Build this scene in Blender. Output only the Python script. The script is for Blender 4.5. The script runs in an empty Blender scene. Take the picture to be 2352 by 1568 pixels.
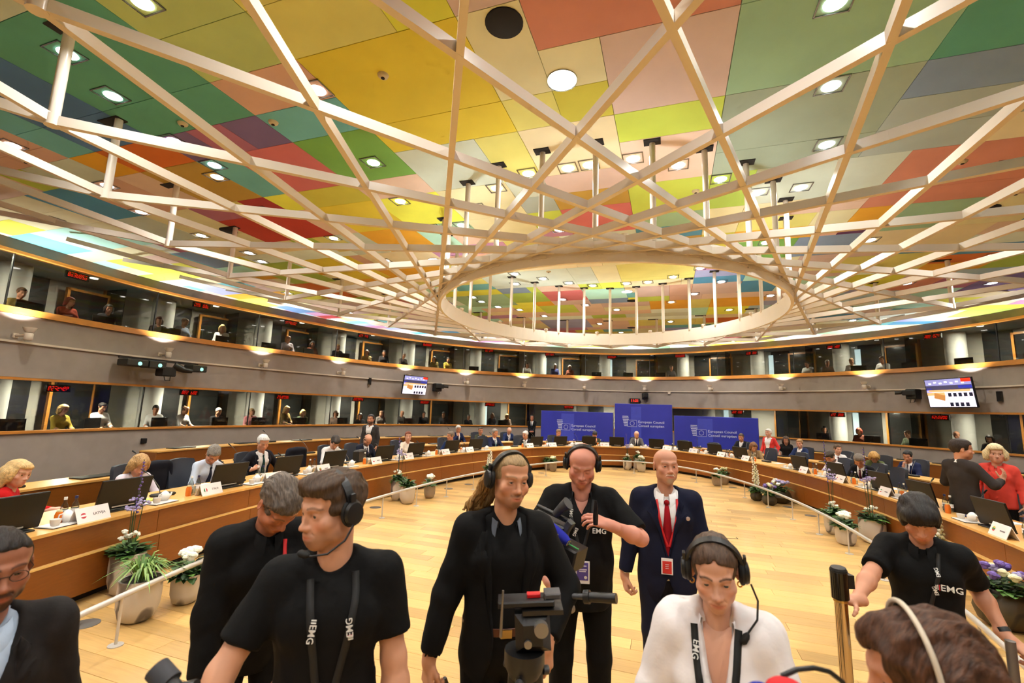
import bpy, bmesh, math, random, zlib
import numpy as np
from mathutils import Vector, Matrix
sc = bpy.context.scene
C = sc.collection
random.seed(7)

# ---------------------------------------------------------------- camera
FPX, CX, CY, HC = 1060.0, 1176.0, 784.0, 2.0
ROLL, HZ = 0.0315, 156.0
def _basis():
    n = np.array([ROLL, -1.0, HZ / FPX]); up = n / np.linalg.norm(n)
    va = np.array([(1540 - CX) / FPX, 0, 1.0]); va[1] = HZ / FPX + ROLL * va[0]
    fy = va / np.linalg.norm(va); fx = np.cross(fy, up)
    if fx[0] < 0: fx = -fx
    return np.array([fx, fy, up])
BAS = _basis()
def ray(x, y): return BAS @ np.array([(x - CX) / FPX, (y - CY) / FPX, 1.0])
def at_z(x, y, z):
    r = ray(x, y); t = (z - HC) / r[2]; return np.array([r[0] * t, r[1] * t, z])
def at_dist(x, y, d):
    r = ray(x, y); t = d / math.hypot(r[0], r[1]); return np.array([r[0] * t, r[1] * t, HC + r[2] * t])
cd = bpy.data.cameras.new('camera'); cam = bpy.data.objects.new('camera', cd); C.objects.link(cam)
cd.sensor_width = 36.0; cd.lens = FPX / 2352.0 * 36.0; cd.clip_start = 0.05; cd.clip_end = 200
_r, _d, _f = BAS[:, 0], BAS[:, 1], BAS[:, 2]
M = Matrix.Identity(4)
for i in range(3):
    M[i][0] = _r[i]; M[i][1] = -_d[i]; M[i][2] = -_f[i]
M[2][3] = HC
cam.matrix_world = M
cd.dof.use_dof = True; cd.dof.focus_distance = 7.0; cd.dof.aperture_fstop = 3.2
sc.camera = cam

# ---------------------------------------------------------------- world, exposure
w = bpy.data.worlds.new('world'); sc.world = w; w.use_nodes = True
w.node_tree.nodes['Background'].inputs[0].default_value = (0.75, 0.85, 1.0, 1)
w.node_tree.nodes['Background'].inputs[1].default_value = 1.0
vs = sc.view_settings
vs.view_transform = 'Standard'; vs.look = 'None'; vs.gamma = 1.0; vs.use_curve_mapping = False
vs.exposure = 0.0
sc.cycles.use_denoising = True
sc.cycles.max_bounces = 5; sc.cycles.diffuse_bounces = 3; sc.cycles.glossy_bounces = 2; sc.cycles.transmission_bounces = 2
sc.cycles.use_adaptive_sampling = True; sc.cycles.adaptive_threshold = 0.15; sc.cycles.adaptive_min_samples = 12; sc.cycles.use_light_tree = True
sc.cycles.transparent_max_bounces = 8; sc.cycles.sample_clamp_indirect = 4.0
sc.cycles.caustics_reflective = False; sc.cycles.caustics_refractive = False

# ---------------------------------------------------------------- helpers
def lin(c):
    return tuple(((v / 255.0) / 12.92 if v / 255.0 <= 0.04045 else ((v / 255.0 + 0.055) / 1.055) ** 2.4) for v in c)
MATS = {}
def mat(name, col=(200, 200, 200), rough=0.6, metal=0.0, emit=None, estr=0.0, noise=0.0, nscale=8.0, bump=0.0, bscale=60.0, spec=0.5, sheen=0.0, alpha=None, stretch=None):
    if name in MATS: return MATS[name]
    m = bpy.data.materials.new(name); m.use_nodes = True; nt = m.node_tree
    b = nt.nodes['Principled BSDF']
    c = lin(col)
    b.inputs['Base Color'].default_value = (*c, 1); b.inputs['Roughness'].default_value = rough
    b.inputs['Metallic'].default_value = metal; b.inputs['Specular IOR Level'].default_value = spec
    if sheen: b.inputs['Sheen Weight'].default_value = sheen
    if emit is not None:
        b.inputs['Emission Color'].default_value = (*lin(emit), 1); b.inputs['Emission Strength'].default_value = estr
    if noise or bump:
        tc = nt.nodes.new('ShaderNodeTexCoord'); mp = nt.nodes.new('ShaderNodeMapping')
        nt.links.new(tc.outputs['Object'], mp.inputs[0])
        if stretch: mp.inputs['Scale'].default_value = stretch
    if noise:
        n = nt.nodes.new('ShaderNodeTexNoise'); n.inputs['Scale'].default_value = nscale; n.inputs['Detail'].default_value = 4
        nt.links.new(mp.outputs[0], n.inputs['Vector'])
        mr = nt.nodes.new('ShaderNodeMapRange'); mr.inputs[1].default_value = 0.3; mr.inputs[2].default_value = 0.7
        mr.inputs[3].default_value = 1 - noise; mr.inputs[4].default_value = 1 + noise
        nt.links.new(n.outputs[0], mr.inputs[0])
        mx = nt.nodes.new('ShaderNodeVectorMath'); mx.operation = 'SCALE'; mx.inputs[0].default_value = c
        nt.links.new(mr.outputs[0], mx.inputs['Scale']); nt.links.new(mx.outputs[0], b.inputs['Base Color'])
    if bump:
        n2 = nt.nodes.new('ShaderNodeTexNoise'); n2.inputs['Scale'].default_value = bscale; n2.inputs['Detail'].default_value = 3
        nt.links.new(mp.outputs[0], n2.inputs['Vector'])
        bp = nt.nodes.new('ShaderNodeBump'); bp.inputs['Strength'].default_value = bump; bp.inputs['Distance'].default_value = 0.01
        nt.links.new(n2.outputs[0], bp.inputs['Height']); nt.links.new(bp.outputs[0], b.inputs['Normal'])
    MATS[name] = m; return m

def wood(name, col, rough=0.35, vary=0.12, grain=(1, 22, 22), rnd=0.0):
    if name in MATS: return MATS[name]
    m = bpy.data.materials.new(name); m.use_nodes = True; nt = m.node_tree; b = nt.nodes['Principled BSDF']
    b.inputs['Roughness'].default_value = rough
    tc = nt.nodes.new('ShaderNodeTexCoord'); mp = nt.nodes.new('ShaderNodeMapping'); mp.inputs['Scale'].default_value = grain
    oi = nt.nodes.new('ShaderNodeObjectInfo'); ge = nt.nodes.new('ShaderNodeNewGeometry')
    ad = nt.nodes.new('ShaderNodeMath'); ad.operation = 'ADD'
    nt.links.new(oi.outputs['Random'], ad.inputs[0]); nt.links.new(ge.outputs['Random Per Island'], ad.inputs[1])
    fr = nt.nodes.new('ShaderNodeMath'); fr.operation = 'FRACT'; nt.links.new(ad.outputs[0], fr.inputs[0])
    ms = nt.nodes.new('ShaderNodeMath'); ms.operation = 'MULTIPLY'; ms.inputs[1].default_value = 37.0
    nt.links.new(fr.outputs[0], ms.inputs[0])
    cb = nt.nodes.new('ShaderNodeCombineXYZ'); nt.links.new(ms.outputs[0], cb.inputs[0]); nt.links.new(ms.outputs[0], cb.inputs[1])
    nt.links.new(cb.outputs[0], mp.inputs['Location']); nt.links.new(tc.outputs['Object'], mp.inputs[0])
    n = nt.nodes.new('ShaderNodeTexNoise'); n.inputs['Scale'].default_value = 3.0; n.inputs['Detail'].default_value = 6
    nt.links.new(mp.outputs[0], n.inputs['Vector'])
    mr = nt.nodes.new('ShaderNodeMapRange'); mr.inputs[1].default_value = 0.3; mr.inputs[2].default_value = 0.7
    mr.inputs[3].default_value = 1 - vary; mr.inputs[4].default_value = 1 + vary
    nt.links.new(n.outputs[0], mr.inputs[0])
    m2 = nt.nodes.new('ShaderNodeMapRange'); m2.inputs[3].default_value = 1 - rnd; m2.inputs[4].default_value = 1 + rnd
    nt.links.new(fr.outputs[0], m2.inputs[0])
    mu = nt.nodes.new('ShaderNodeMath'); mu.operation = 'MULTIPLY'
    nt.links.new(mr.outputs[0], mu.inputs[0]); nt.links.new(m2.outputs[0], mu.inputs[1])
    vm = nt.nodes.new('ShaderNodeVectorMath'); vm.operation = 'SCALE'; vm.inputs[0].default_value = lin(col)
    nt.links.new(mu.outputs[0], vm.inputs['Scale']); nt.links.new(vm.outputs[0], b.inputs['Base Color'])
    MATS[name] = m; return m

def glassmat(name, tint=(200, 205, 200), refl=0.10):
    if name in MATS: return MATS[name]
    m = bpy.data.materials.new(name); m.use_nodes = True; nt = m.node_tree
    for n in list(nt.nodes):
        if n.type != 'OUTPUT_MATERIAL': nt.nodes.remove(n)
    out = [n for n in nt.nodes if n.type == 'OUTPUT_MATERIAL'][0]
    t = nt.nodes.new('ShaderNodeBsdfTransparent'); t.inputs[0].default_value = (*lin(tint), 1)
    g = nt.nodes.new('ShaderNodeBsdfGlossy'); g.inputs['Roughness'].default_value = 0.03
    lw = nt.nodes.new('ShaderNodeLayerWeight'); lw.inputs[0].default_value = 0.25
    mr = nt.nodes.new('ShaderNodeMapRange'); mr.inputs[3].default_value = refl * 0.6; mr.inputs[4].default_value = min(1.0, refl * 6)
    nt.links.new(lw.outputs['Fresnel'], mr.inputs[0])
    mx = nt.nodes.new('ShaderNodeMixShader')
    nt.links.new(mr.outputs[0], mx.inputs[0]); nt.links.new(t.outputs[0], mx.inputs[1]); nt.links.new(g.outputs[0], mx.inputs[2])
    nt.links.new(mx.outputs[0], out.inputs[0])
    MATS[name] = m; return m

def mesh_obj(name, verts, faces, m=None, parent=None, smooth=False, loc=None):
    me = bpy.data.meshes.new(name); me.from_pydata([tuple(v) for v in verts], [], [tuple(f) for f in faces]); me.update()
    if smooth: me.polygons.foreach_set('use_smooth', [True] * len(me.polygons))
    if m is not None:
        for mm in (m if isinstance(m, (list, tuple)) else [m]): me.materials.append(mm)
    o = bpy.data.objects.new(name, me); C.objects.link(o)
    if parent is not None: o.parent = parent
    if loc is not None: o.location = loc
    return o
def link(name, me, parent=None, loc=None, rz=None, mtx=None):
    o = bpy.data.objects.new(name, me); C.objects.link(o)
    if parent is not None: o.parent = parent
    if mtx is not None: o.matrix_local = mtx
    else:
        if loc is not None: o.location = loc
        if rz is not None: o.rotation_euler = (0, 0, rz)
    return o
def tag(o, label, cat, group=None, kind=None):
    o['label'] = label; o['category'] = cat
    if group: o['group'] = group
    if kind: o['kind'] = kind
    return o
def thing(name, label, cat, loc=(0, 0, 0), rz=0.0, group=None):
    o = bpy.data.objects.new(name, None); C.objects.link(o); o.empty_display_size = 0.05
    o.location = tuple(loc); o.rotation_euler = (0, 0, rz)
    return tag(o, label, cat, group)
def struct(o): o['kind'] = 'structure'; return o

class MB:
    """collects shapes into one mesh"""
    def __init__(s): s.v = []; s.f = []; s.mi = []
    def add(s, vs_, fs, mi=0):
        b = len(s.v); s.v += [tuple(p) for p in vs_]; s.f += [tuple(i + b for i in f) for f in fs]; s.mi += [mi] * len(fs); return s
    def box(s, c, size, rz=0.0, mi=0, mtx=None, bev=0.0):
        x, y, z = [d / 2 for d in size]
        if bev > 0:
            bv = min(bev, x * .9, y * .9, z * .9); P = []
            for zz, ins in ((-z, bv), (-z + bv, 0), (z - bv, 0), (z, bv)):
                P += [(-x + ins, -y + ins, zz), (x - ins, -y + ins, zz), (x - ins, y - ins, zz), (-x + ins, y - ins, zz)]
            F = [(3, 2, 1, 0), (12, 13, 14, 15)]
            for k in range(3):
                for i in range(4):
                    j = (i + 1) % 4; F.append((k * 4 + i, k * 4 + j, k * 4 + 4 + j, k * 4 + 4 + i))
        else:
            P = [(-x, -y, -z), (x, -y, -z), (x, y, -z), (-x, y, -z), (-x, -y, z), (x, -y, z), (x, y, z), (-x, y, z)]
            F = [(3, 2, 1, 0), (4, 5, 6, 7), (0, 1, 5, 4), (1, 2, 6, 5), (2, 3, 7, 6), (3, 0, 4, 7)]
        cs, sn = math.cos(rz), math.sin(rz)
        P = [(px * cs - py * sn + c[0], px * sn + py * cs + c[1], pz + c[2]) for px, py, pz in P]
        if mtx is not None: P = [tuple(mtx @ Vector(p)) for p in P]
        return s.add(P, F, mi)
    def tube(s, pts, r, n=10, mi=0, cap=True, closed=False):
        pts = [Vector(p) for p in pts]; N = len(pts); P = []; F = []
        rr = r if isinstance(r, (list, tuple)) else [r] * N
        prev = None
        for i, p in enumerate(pts):
            if closed: t = pts[(i + 1) % N] - pts[i - 1]
            else: t = pts[min(i + 1, N - 1)] - pts[max(i - 1, 0)]
            t.normalize()
            if prev is None:
                a = Vector((0, 0, 1)) if abs(t.z) < .9 else Vector((1, 0, 0)); u = t.cross(a).normalized()
            else:
                u = (prev - t * prev.dot(t)); u = u.normalized() if u.length > 1e-6 else t.orthogonal().normalized()
            prev = u; v = t.cross(u)
            for k in range(n):
                an = 2 * math.pi * k / n; P.append(p + (u * math.cos(an) + v * math.sin(an)) * rr[i])
        for i in range(N if closed else N - 1):
            j = (i + 1) % N
            for k in range(n):
                l = (k + 1) % n; F.append((i * n + k, i * n + l, j * n + l, j * n + k))
        if cap and not closed: F += [tuple(range(n - 1, -1, -1)), tuple((N - 1) * n + k for k in range(n))]
        return s.add(P, F, mi)
    def lathe(s, prof, n=16, c=(0, 0, 0), mi=0, mtx=None, cap=True):
        P = []; F = []
        for r, z in prof:
            for k in range(n):
                a = 2 * math.pi * k / n; P.append((c[0] + r * math.cos(a), c[1] + r * math.sin(a), c[2] + z))
        for i in range(len(prof) - 1):
            for k in range(n):
                l = (k + 1) % n; F.append((i * n + k, i * n + l, i * n + n + l, i * n + n + k))
        if cap: F += [tuple(range(n - 1, -1, -1)), tuple((len(prof) - 1) * n + k for k in range(n))]
        if mtx is not None: P = [tuple(mtx @ Vector(p)) for p in P]
        return s.add(P, F, mi)
    def ball(s, c, r, n=10, m=7, mi=0, mtx=None):
        rx, ry, rz_ = r if isinstance(r, (tuple, list)) else (r, r, r); P = [(c[0], c[1], c[2] - rz_)]; F = []
        for i in range(1, m):
            ph = math.pi * i / m
            for k in range(n):
                a = 2 * math.pi * k / n
                P.append((c[0] + rx * math.sin(ph) * math.cos(a), c[1] + ry * math.sin(ph) * math.sin(a), c[2] - rz_ * math.cos(ph)))
        P.append((c[0], c[1], c[2] + rz_)); T = len(P) - 1
        for k in range(n):
            l = (k + 1) % n; F.append((0, 1 + l, 1 + k)); F.append((T, T - n + k, T - n + l))
            for i in range(m - 2): F.append((1 + i * n + k, 1 + i * n + l, 1 + (i + 1) * n + l, 1 + (i + 1) * n + k))
        if mtx is not None: P = [tuple(mtx @ Vector(p)) for p in P]
        return s.add(P, F, mi)
    def prism(s, poly, z0, z1, mi=0, mtx=None):
        n = len(poly); P = [(x, y, z0) for x, y in poly] + [(x, y, z1) for x, y in poly]
        F = [tuple(range(n - 1, -1, -1)), tuple(range(n, 2 * n))] + [(i, (i + 1) % n, n + (i + 1) % n, n + i) for i in range(n)]
        if mtx is not None: P = [tuple(mtx @ Vector(p)) for p in P]
        return s.add(P, F, mi)
    def mesh(s, name, mats, smooth=False):
        me = bpy.data.meshes.new(name); me.from_pydata(s.v, [], s.f); me.update()
        for mm in (mats if isinstance(mats, (list, tuple)) else [mats]): me.materials.append(mm)
        if any(s.mi): me.polygons.foreach_set('material_index', s.mi)
        if smooth:
            me.polygons.foreach_set('use_smooth', [True] * len(me.polygons))
            try: me.set_sharp_from_angle(angle=math.radians(40))
            except Exception: pass
        return me
    def build(s, name, mats, parent=None, smooth=False, loc=None, rz=None, mtx=None):
        return link(name, s.mesh(name, mats, smooth), parent, loc, rz, mtx)

def text_mesh(name, txt, size, m, parent=None, mtx=None, align='CENTER', ext=0.0008, bold=False):
    cu = bpy.data.curves.new(name, 'FONT'); cu.body = txt; cu.size = size; cu.align_x = align; cu.align_y = 'CENTER'; cu.extrude = ext
    cu.resolution_u = 2
    if bold: cu.offset = size * 0.008
    o = bpy.data.objects.new('tmp', cu); C.objects.link(o)
    dg = bpy.context.evaluated_depsgraph_get(); me = bpy.data.meshes.new_from_object(o.evaluated_get(dg))
    bpy.data.objects.remove(o); bpy.data.curves.remove(cu); me.materials.clear(); me.materials.append(m)
    return link(name, me, parent, mtx=mtx) if mtx is not None else link(name, me, parent)

def frame_mtx(o, x, y, z=None):
    x = Vector(x).normalized(); y = Vector(y); y = (y - x * y.dot(x)).normalized(); z = x.cross(y)
    return Matrix(((x.x, y.x, z.x, o[0]), (x.y, y.y, z.y, o[1]), (x.z, y.z, z.z, o[2]), (0, 0, 0, 1)))

# ---------------------------------------------------------------- plan curves
class Curve:
    def __init__(s, pts, closed=True):
        s.p = np.array(pts, float); s.closed = closed
        q = np.vstack([s.p, s.p[:1]]) if closed else s.p
        s.L = np.concatenate([[0], np.cumsum(np.hypot(*(q[1:] - q[:-1]).T))]); s.q = q; s.len = s.L[-1]
    def at(s, d):
        if s.closed: d = d % s.len
        return np.array([np.interp(d, s.L, s.q[:, 0]), np.interp(d, s.L, s.q[:, 1])])
    def tan(s, d):
        t = s.at(d + .05) - s.at(d - .05) if s.closed else s.at(min(d + .05, s.len)) - s.at(max(d - .05, 0)); return t / np.hypot(*t)
    def nor(s, d):   # outward (away from room centre)
        t = s.tan(d); n = np.array([t[1], -t[0]]); c = s.at(d) - np.array([-1.3, 8.5]); return n if n @ c > 0 else -n
    def off(s, d, o): return s.at(d) + s.nor(d) * o
    def hit(s, px):
        """arc position where the sight line through image column px crosses the curve (far side)"""
        x, y = px; r = ray(x, y); u = np.array([r[0], r[1]]); u /= np.hypot(*u); n = np.array([-u[1], u[0]])
        best = None
        sd = s.q @ n; fd = s.q @ u
        for i in range(len(s.q) - 1):
            if sd[i] * sd[i + 1] <= 0 and fd[i] > 0:
                t = sd[i] / (sd[i] - sd[i + 1]) if sd[i] != sd[i + 1] else 0
                dd = fd[i] + t * (fd[i + 1] - fd[i])
                if best is None or dd > best[0]: best = (dd, s.L[i] + t * (s.L[i + 1] - s.L[i]))
        return best[1]
def catmull(P, closed=True, n=10):
    P = np.array(P, float); N = len(P); out = []
    for i in range(N if closed else N - 1):
        p0, p1, p2, p3 = (P[(i - 1) % N], P[i], P[(i + 1) % N], P[(i + 2) % N]) if closed else (P[max(i - 1, 0)], P[i], P[i + 1], P[min(i + 2, N - 1)])
        for k in range(n):
            t = k / n; out.append(.5 * ((2 * p1) + (-p0 + p2) * t + (2 * p0 - 5 * p1 + 4 * p2 - p3) * t * t + (-p0 + 3 * p1 - 3 * p2 + p3) * t ** 3))
    if not closed: out.append(P[-1])
    return np.array(out)
def ell(cx, cy, a, b, t): t = math.radians(t); return np.array([cx + a * math.cos(t), cy + b * math.sin(t)])

def sweep(curve, d0, d1, prof, name, m, parent=None, step=0.4, smooth=False, closedprof=True, caps=True):
    """prof: list of (outward offset, z); swept along the curve between arc positions"""
    n = max(2, int(abs(d1 - d0) / step) + 1); V = []; F = []; k = len(prof)
    for i in range(n):
        d = d0 + (d1 - d0) * i / (n - 1); p = curve.at(d); no = curve.nor(d)
        for o, z in prof: V.append((p[0] + no[0] * o, p[1] + no[1] * o, z))
    for i in range(n - 1):
        for j in range(k if closedprof else k - 1):
            l = (j + 1) % k; F.append((i * k + j, i * k + l, i * k + k + l, i * k + k + j))
    if caps and closedprof: F += [tuple(range(k - 1, -1, -1)), tuple((n - 1) * k + j for j in range(k))]
    o = mesh_obj(name, V, F, m, parent, smooth)
    bm = bmesh.new(); bm.from_mesh(o.data); bmesh.ops.recalc_face_normals(bm, faces=bm.faces); bm.to_mesh(o.data); bm.free()
    return o

# ---------------------------------------------------------------- lights of the room are built with their lamps
def area_light(name, loc, size, power, col=(1, .9, .78), rot=None, shape='DISK', spread=None, parent=None):
    l = bpy.data.lights.new(name, 'AREA'); l.energy = power; l.size = size; l.shape = shape; l.color = col
    if spread: l.spread = spread
    o = bpy.data.objects.new(name, l); C.objects.link(o); o.location = tuple(loc)
    if rot is not None: o.rotation_euler = rot
    if parent is not None: o.parent = parent
    return o
# ================================================================ ROOM SHELL
WALLP = [(-13.3, 5.6), (-13.75, 8.9), (-13.3, 12.4), (-11.9, 17.2), (-9.5, 20.8), (-6.1, 23.2), (-1.8, 24.55), (1.85, 23.7), (4.7, 22.2), (7.1, 20.4), (8.7, 18.3), (9.5, 16.6), (10.5, 12.8), (10.9, 8.5), (10.3, 3.5), (8.3, -1.2), (4.2, -5), (-1.3, -6.2), (-7, -5), (-11, -1.2), (-12.7, 2.8)]
W = Curve(catmull(WALLP))
CEIL = 5.3
m_fabric = mat('grey_wall_fabric', (160, 147, 137), 0.9, noise=0.06, nscale=3, bump=0.15, bscale=220)
m_oak = wood('oak_trim', (205, 135, 58), 0.32, 0.10, (2, 2, 14))
m_booth = mat('booth_plaster', (205, 197, 184), 0.8)
m_dark = mat('black_plastic', (16, 14, 13), 0.45)
m_charc = mat('dark_panel', (38, 36, 34), 0.5)
m_white = mat('white_plaster', (236, 232, 224), 0.6)
m_glass = glassmat('booth_glass', (205, 208, 202), 0.045)
m_dglass = glassmat('partition_glass', (185, 188, 184), 0.06)
m_carpet = mat('booth_carpet', (70, 62, 56), 0.95)
# bands of the curved wall
def band(o0, o1, z0, z1): return [(o0, z0), (o1, z0), (o1, z1), (o0, z1)]
for nm, z0, z1 in (('wall_lower', 0, 1.14), ('wall_middle', 2.36, 3.70), ('wall_upper', 5.07, 5.32)):
    struct(sweep(W, 0, W.len, band(0, .12, z0, z1), nm, m_fabric, caps=False))
struct(sweep(W, 0, W.len, [(-.05, 1.145), (.16, 1.145), (.16, 1.20), (-.05, 1.20)], 'trim_1', m_oak, caps=False))
struct(sweep(W, 0, W.len, [(-.03, 2.30), (.14, 2.30), (.14, 2.355), (-.03, 2.355)], 'trim_2', m_oak, caps=False))
struct(sweep(W, 0, W.len, [(-.07, 3.705), (.18, 3.705), (.18, 3.85), (-.05, 3.85)], 'trim_3', m_oak, caps=False))
struct(sweep(W, 0, W.len, [(-.06, 5.0), (.14, 5.0), (.14, 5.065), (-.06, 5.065)], 'trim_4', m_oak, caps=False))
# floors and back walls of the booths behind the glass
for k, (zf, zs, zt) in enumerate(((.48, 1.2, 2.3), (2.93, 3.85, 5.0))):
    struct(sweep(W, 0, W.len, [(.13, zf - .1), (2.75, zf - .1), (2.75, zf), (.13, zf)], 'floor_booth_%s' % ('lower', 'upper')[k], m_carpet, caps=False, step=.8))
    struct(sweep(W, 0, W.len, [(2.5, zf), (2.65, zf), (2.65, zt + .3), (2.5, zt + .3)], 'wall_back_%s' % ('lower', 'upper')[k], m_booth, caps=False, step=.8))
    struct(sweep(W, 0, W.len, [(.13, zt + .16), (2.75, zt + .16), (2.75, zt + .24), (.13, zt + .24)], 'ceiling_booth_%s' % ('lower', 'upper')[k], mat('booth_ceiling', (150, 146, 138), .9), caps=False, step=.8))
    struct(sweep(W, 0, W.len, [(.16, zs - .12), (.72, zs - .12), (.72, zs - .08), (.16, zs - .08)], 'trim_%d' % (5 + k), mat('booth_counter', (60, 48, 38), .5), caps=False, step=.8))

UPD = [(203, 637), (478, 700), (680, 742), (845, 771), (989, 790), (1127, 805), (1266, 814), (1408, 820), (1558, 817), (1720, 811), (1907, 797), (2126, 773)]
LOD = [(160, 893), (450, 902), (662, 912), (833, 917), (983, 924), (1130, 929), (1309, 935), (1688, 946), (1915, 952), (2143, 958)]
def ordered(ds):
    # arc positions measured from the left edge of the picture clockwise
    base = W.hit((-400, 900)); sgn = 1 if ((W.hit((600, 900)) - base) % W.len) < W.len / 2 else -1
    return [((d - base) * sgn) % W.len for d in ds], base, sgn
def seg_bounds(px):
    ds, base, sgn = ordered([W.hit(p) for p in px]); ds = sorted(ds)
    b = [ds[0] - 2.6, ds[0] - 0] ; mids = [(ds[i] + ds[i + 1]) / 2 for i in range(len(ds) - 1)]
    bounds = [ds[0] - 3.4, ds[0] - 1.5 if ds[0] > 1.5 else 0] + [m_ + .2 for m_ in mids] + [ds[-1] + 1.9, ds[-1] + 5.2, ds[-1] + 8.5]
    bounds = [bounds[0] - 3.3] + bounds
    return bounds, ds, base, sgn
m_red = mat('red_led', (255, 20, 10), 0.5, emit=(255, 25, 12), estr=2.2)
m_day = mat('daylight_window', (220, 235, 240), 0.4, emit=(205, 228, 240), estr=1.6)
m_lampw = mat('booth_lamp', (255, 250, 235), 0.4, emit=(255, 244, 225), estr=6)
ORD = ['leftmost', 'second', 'third', 'fourth', 'fifth', 'sixth', 'seventh', 'eighth', 'ninth', 'tenth', 'eleventh', 'twelfth', 'thirteenth']
def wpos(s_, base, sgn, o, z):
    d = base + sgn * s_; p = W.off(d, o); return (p[0], p[1], z)
def wang(s_, base, sgn):
    n = W.nor(base + sgn * s_); return math.atan2(n[1], n[0]) - math.pi / 2     # local +Y points outward
rb = random.Random(5)
DC = [0, 0]
for k, (zf, zs, zt, PX) in enumerate(((.48, 1.2, 2.3, LOD), (2.93, 3.85, 5.0, UPD))):
    tier = ('lower', 'upper')[k]
    bounds, ds, base, sgn = seg_bounds(PX)
    win = struct(bpy.data.objects.new('window_%d' % (k + 1), None)); C.objects.link(win)
    # panes all round, split at the booth bounds where the photograph shows them
    cuts = [base + sgn * b for b in bounds]
    rest = (W.len - (bounds[-1] - bounds[0])); nrest = 10
    allb = bounds + [bounds[-1] + rest * (i + 1) / nrest for i in range(nrest)]
    for i in range(len(allb) - 1):
        a, b = base + sgn * (allb[i] + .012), base + sgn * (allb[i + 1] - .012)
        sweep(W, a, b, [(.045, zs), (.057, zs), (.057, zt), (.045, zt)], 'pane', m_glass, win, step=.8)
        p = wpos(allb[i], base, sgn, .05, (zs + zt) / 2)
        MB().box(p, (.022, .04, zt - zs), wang(allb[i], base, sgn)).build('mullion', m_dark, win)
    for i in range(len(bounds) - 1):
        s0, s1 = bounds[i], bounds[i + 1]; wd = s1 - s0
        if (s0 + s1) / 2 < -4: continue
        h = zt + .16 - zf; DC[k] += 1
        nm = ORD[min(i, 12)]
        # white round column
        c = s0 + wd * .36
        struct(MB().lathe([(.30, 0), (.30, h)], 20, wpos(c, base, sgn, 1.75, zf)).build('wall_column', m_white, smooth=True))
        # dark wall panels
        for fr_, ww in ((.58, .80),):
            cc = s0 + wd * fr_
            struct(MB().box(wpos(cc, base, sgn, 2.44, zf + h * .5), (ww, .08, h * .98), wang(cc, base, sgn)).build('wall_panel', m_charc))
        # door with oak frame
        cc = s0 + wd * .88; a_ = wang(cc, base, sgn)
        dr = struct(bpy.data.objects.new('door_%d' % (sum(DC)), None)); C.objects.link(dr); dr.location = wpos(cc, base, sgn, 2.1, zf); dr.rotation_euler = (0, 0, a_)
        fm = MB(); hh = min(2.05, h - .02)
        fm.box((-.52, 0, hh / 2), (.07, .10, hh)).box((.52, 0, hh / 2), (.07, .10, hh)).box((0, 0, hh - .035), (1.11, .10, .07)); fm.build('door_frame', m_oak, dr)
        MB().box((0, .01, hh / 2), (.96, .03, hh - .05)).build('door_leaf', mat('door_glass_dark', (42, 42, 40), .15), dr)
        # booth partition: glass sheet running back from the window, with an oak post
        pa = wang(s0, base, sgn)
        struct(MB().box(wpos(s0, base, sgn, 1.9, zf + h / 2), (.012, 1.0, h), pa).build('wall_partition', m_dglass))
        struct(MB().box(wpos(s0, base, sgn, 2.3, zf + h / 2), (.08, .10, h), pa).build('trim_post', m_oak))
        # slit of daylight
        if (i + k) % 3 != 2:
            c2 = s0 + wd * .47
            struct(MB().box(wpos(c2, base, sgn, 2.42, zf + h * .52), (.20, .10, h * .8), wang(c2, base, sgn)).build('window_slit', m_day))
        # ceiling lamp of the booth
        cl = s0 + wd * .70; p = wpos(cl, base, sgn, 1.0, zt + .15)
        lp = tag(MB().lathe([(.09, -.012), (.09, .01)], 14, p).build('booth_ceiling_lamp', m_lampw), 'small round ceiling lamp in the %s booth of the %s gallery%s' % (nm, tier, (', right edge', ', past the edge', ', out of frame', ', last')[(i - 12) % 4] if i > 11 else ''), 'lamp', '%s booth lamps' % tier)
        al = area_light('booth_lamp_light', (p[0], p[1], p[2] - .03), .18, (190 if k == 0 else 170) * (.35 + .9 * rb.random()), (1, .93, .82))
        # number display hanging from the booth ceiling
    for i, (s_, px) in enumerate(zip(ds, sorted(PX))):
        a_ = wang(s_, base, sgn); p = wpos(s_, base, sgn, .34, 0)
        d0 = np.hypot(p[0], p[1]); zc = at_dist(px[0], px[1], d0)[2]; zc = min(zc, zt - .06)
        t = thing('led_display', '%s red number display hanging in the %s booth windows, counted from the left' % (ORD[i], tier), 'display', (p[0], p[1], zc), a_, 'red displays of the %s booths' % tier)
        MB().box((0, 0, 0), (.52, .06, .17), bev=.01).build('casing', m_dark, t)
        MB().box((0, .02, (zt + .16 - zc + .08) / 2), (.02, .02, zt + .16 - zc - .08)).build('hanger', m_dark, t)
        g = MB(); r_ = random.Random(i * 7 + k)
        for q in range(7):
            x0 = -.2 + q * .064
            if q == 3 and r_.random() < .5: continue
            for zz, sx in ((.045, .04), (0, .034), (-.045, .04)):
                if r_.random() < .85: g.box((x0 + zz * .2, -.033, zz), (sx, .004, .012))
            for xx in (-.02, .02):
                for zz in (.022, -.022):
                    if r_.random() < .7: g.box((x0 + xx + zz * .2, -.033, zz), (.009, .004, .034))
        g.build('digits', m_red, t)['kind'] = 'stuff'
ORDBASE = (base, sgn)

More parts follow.
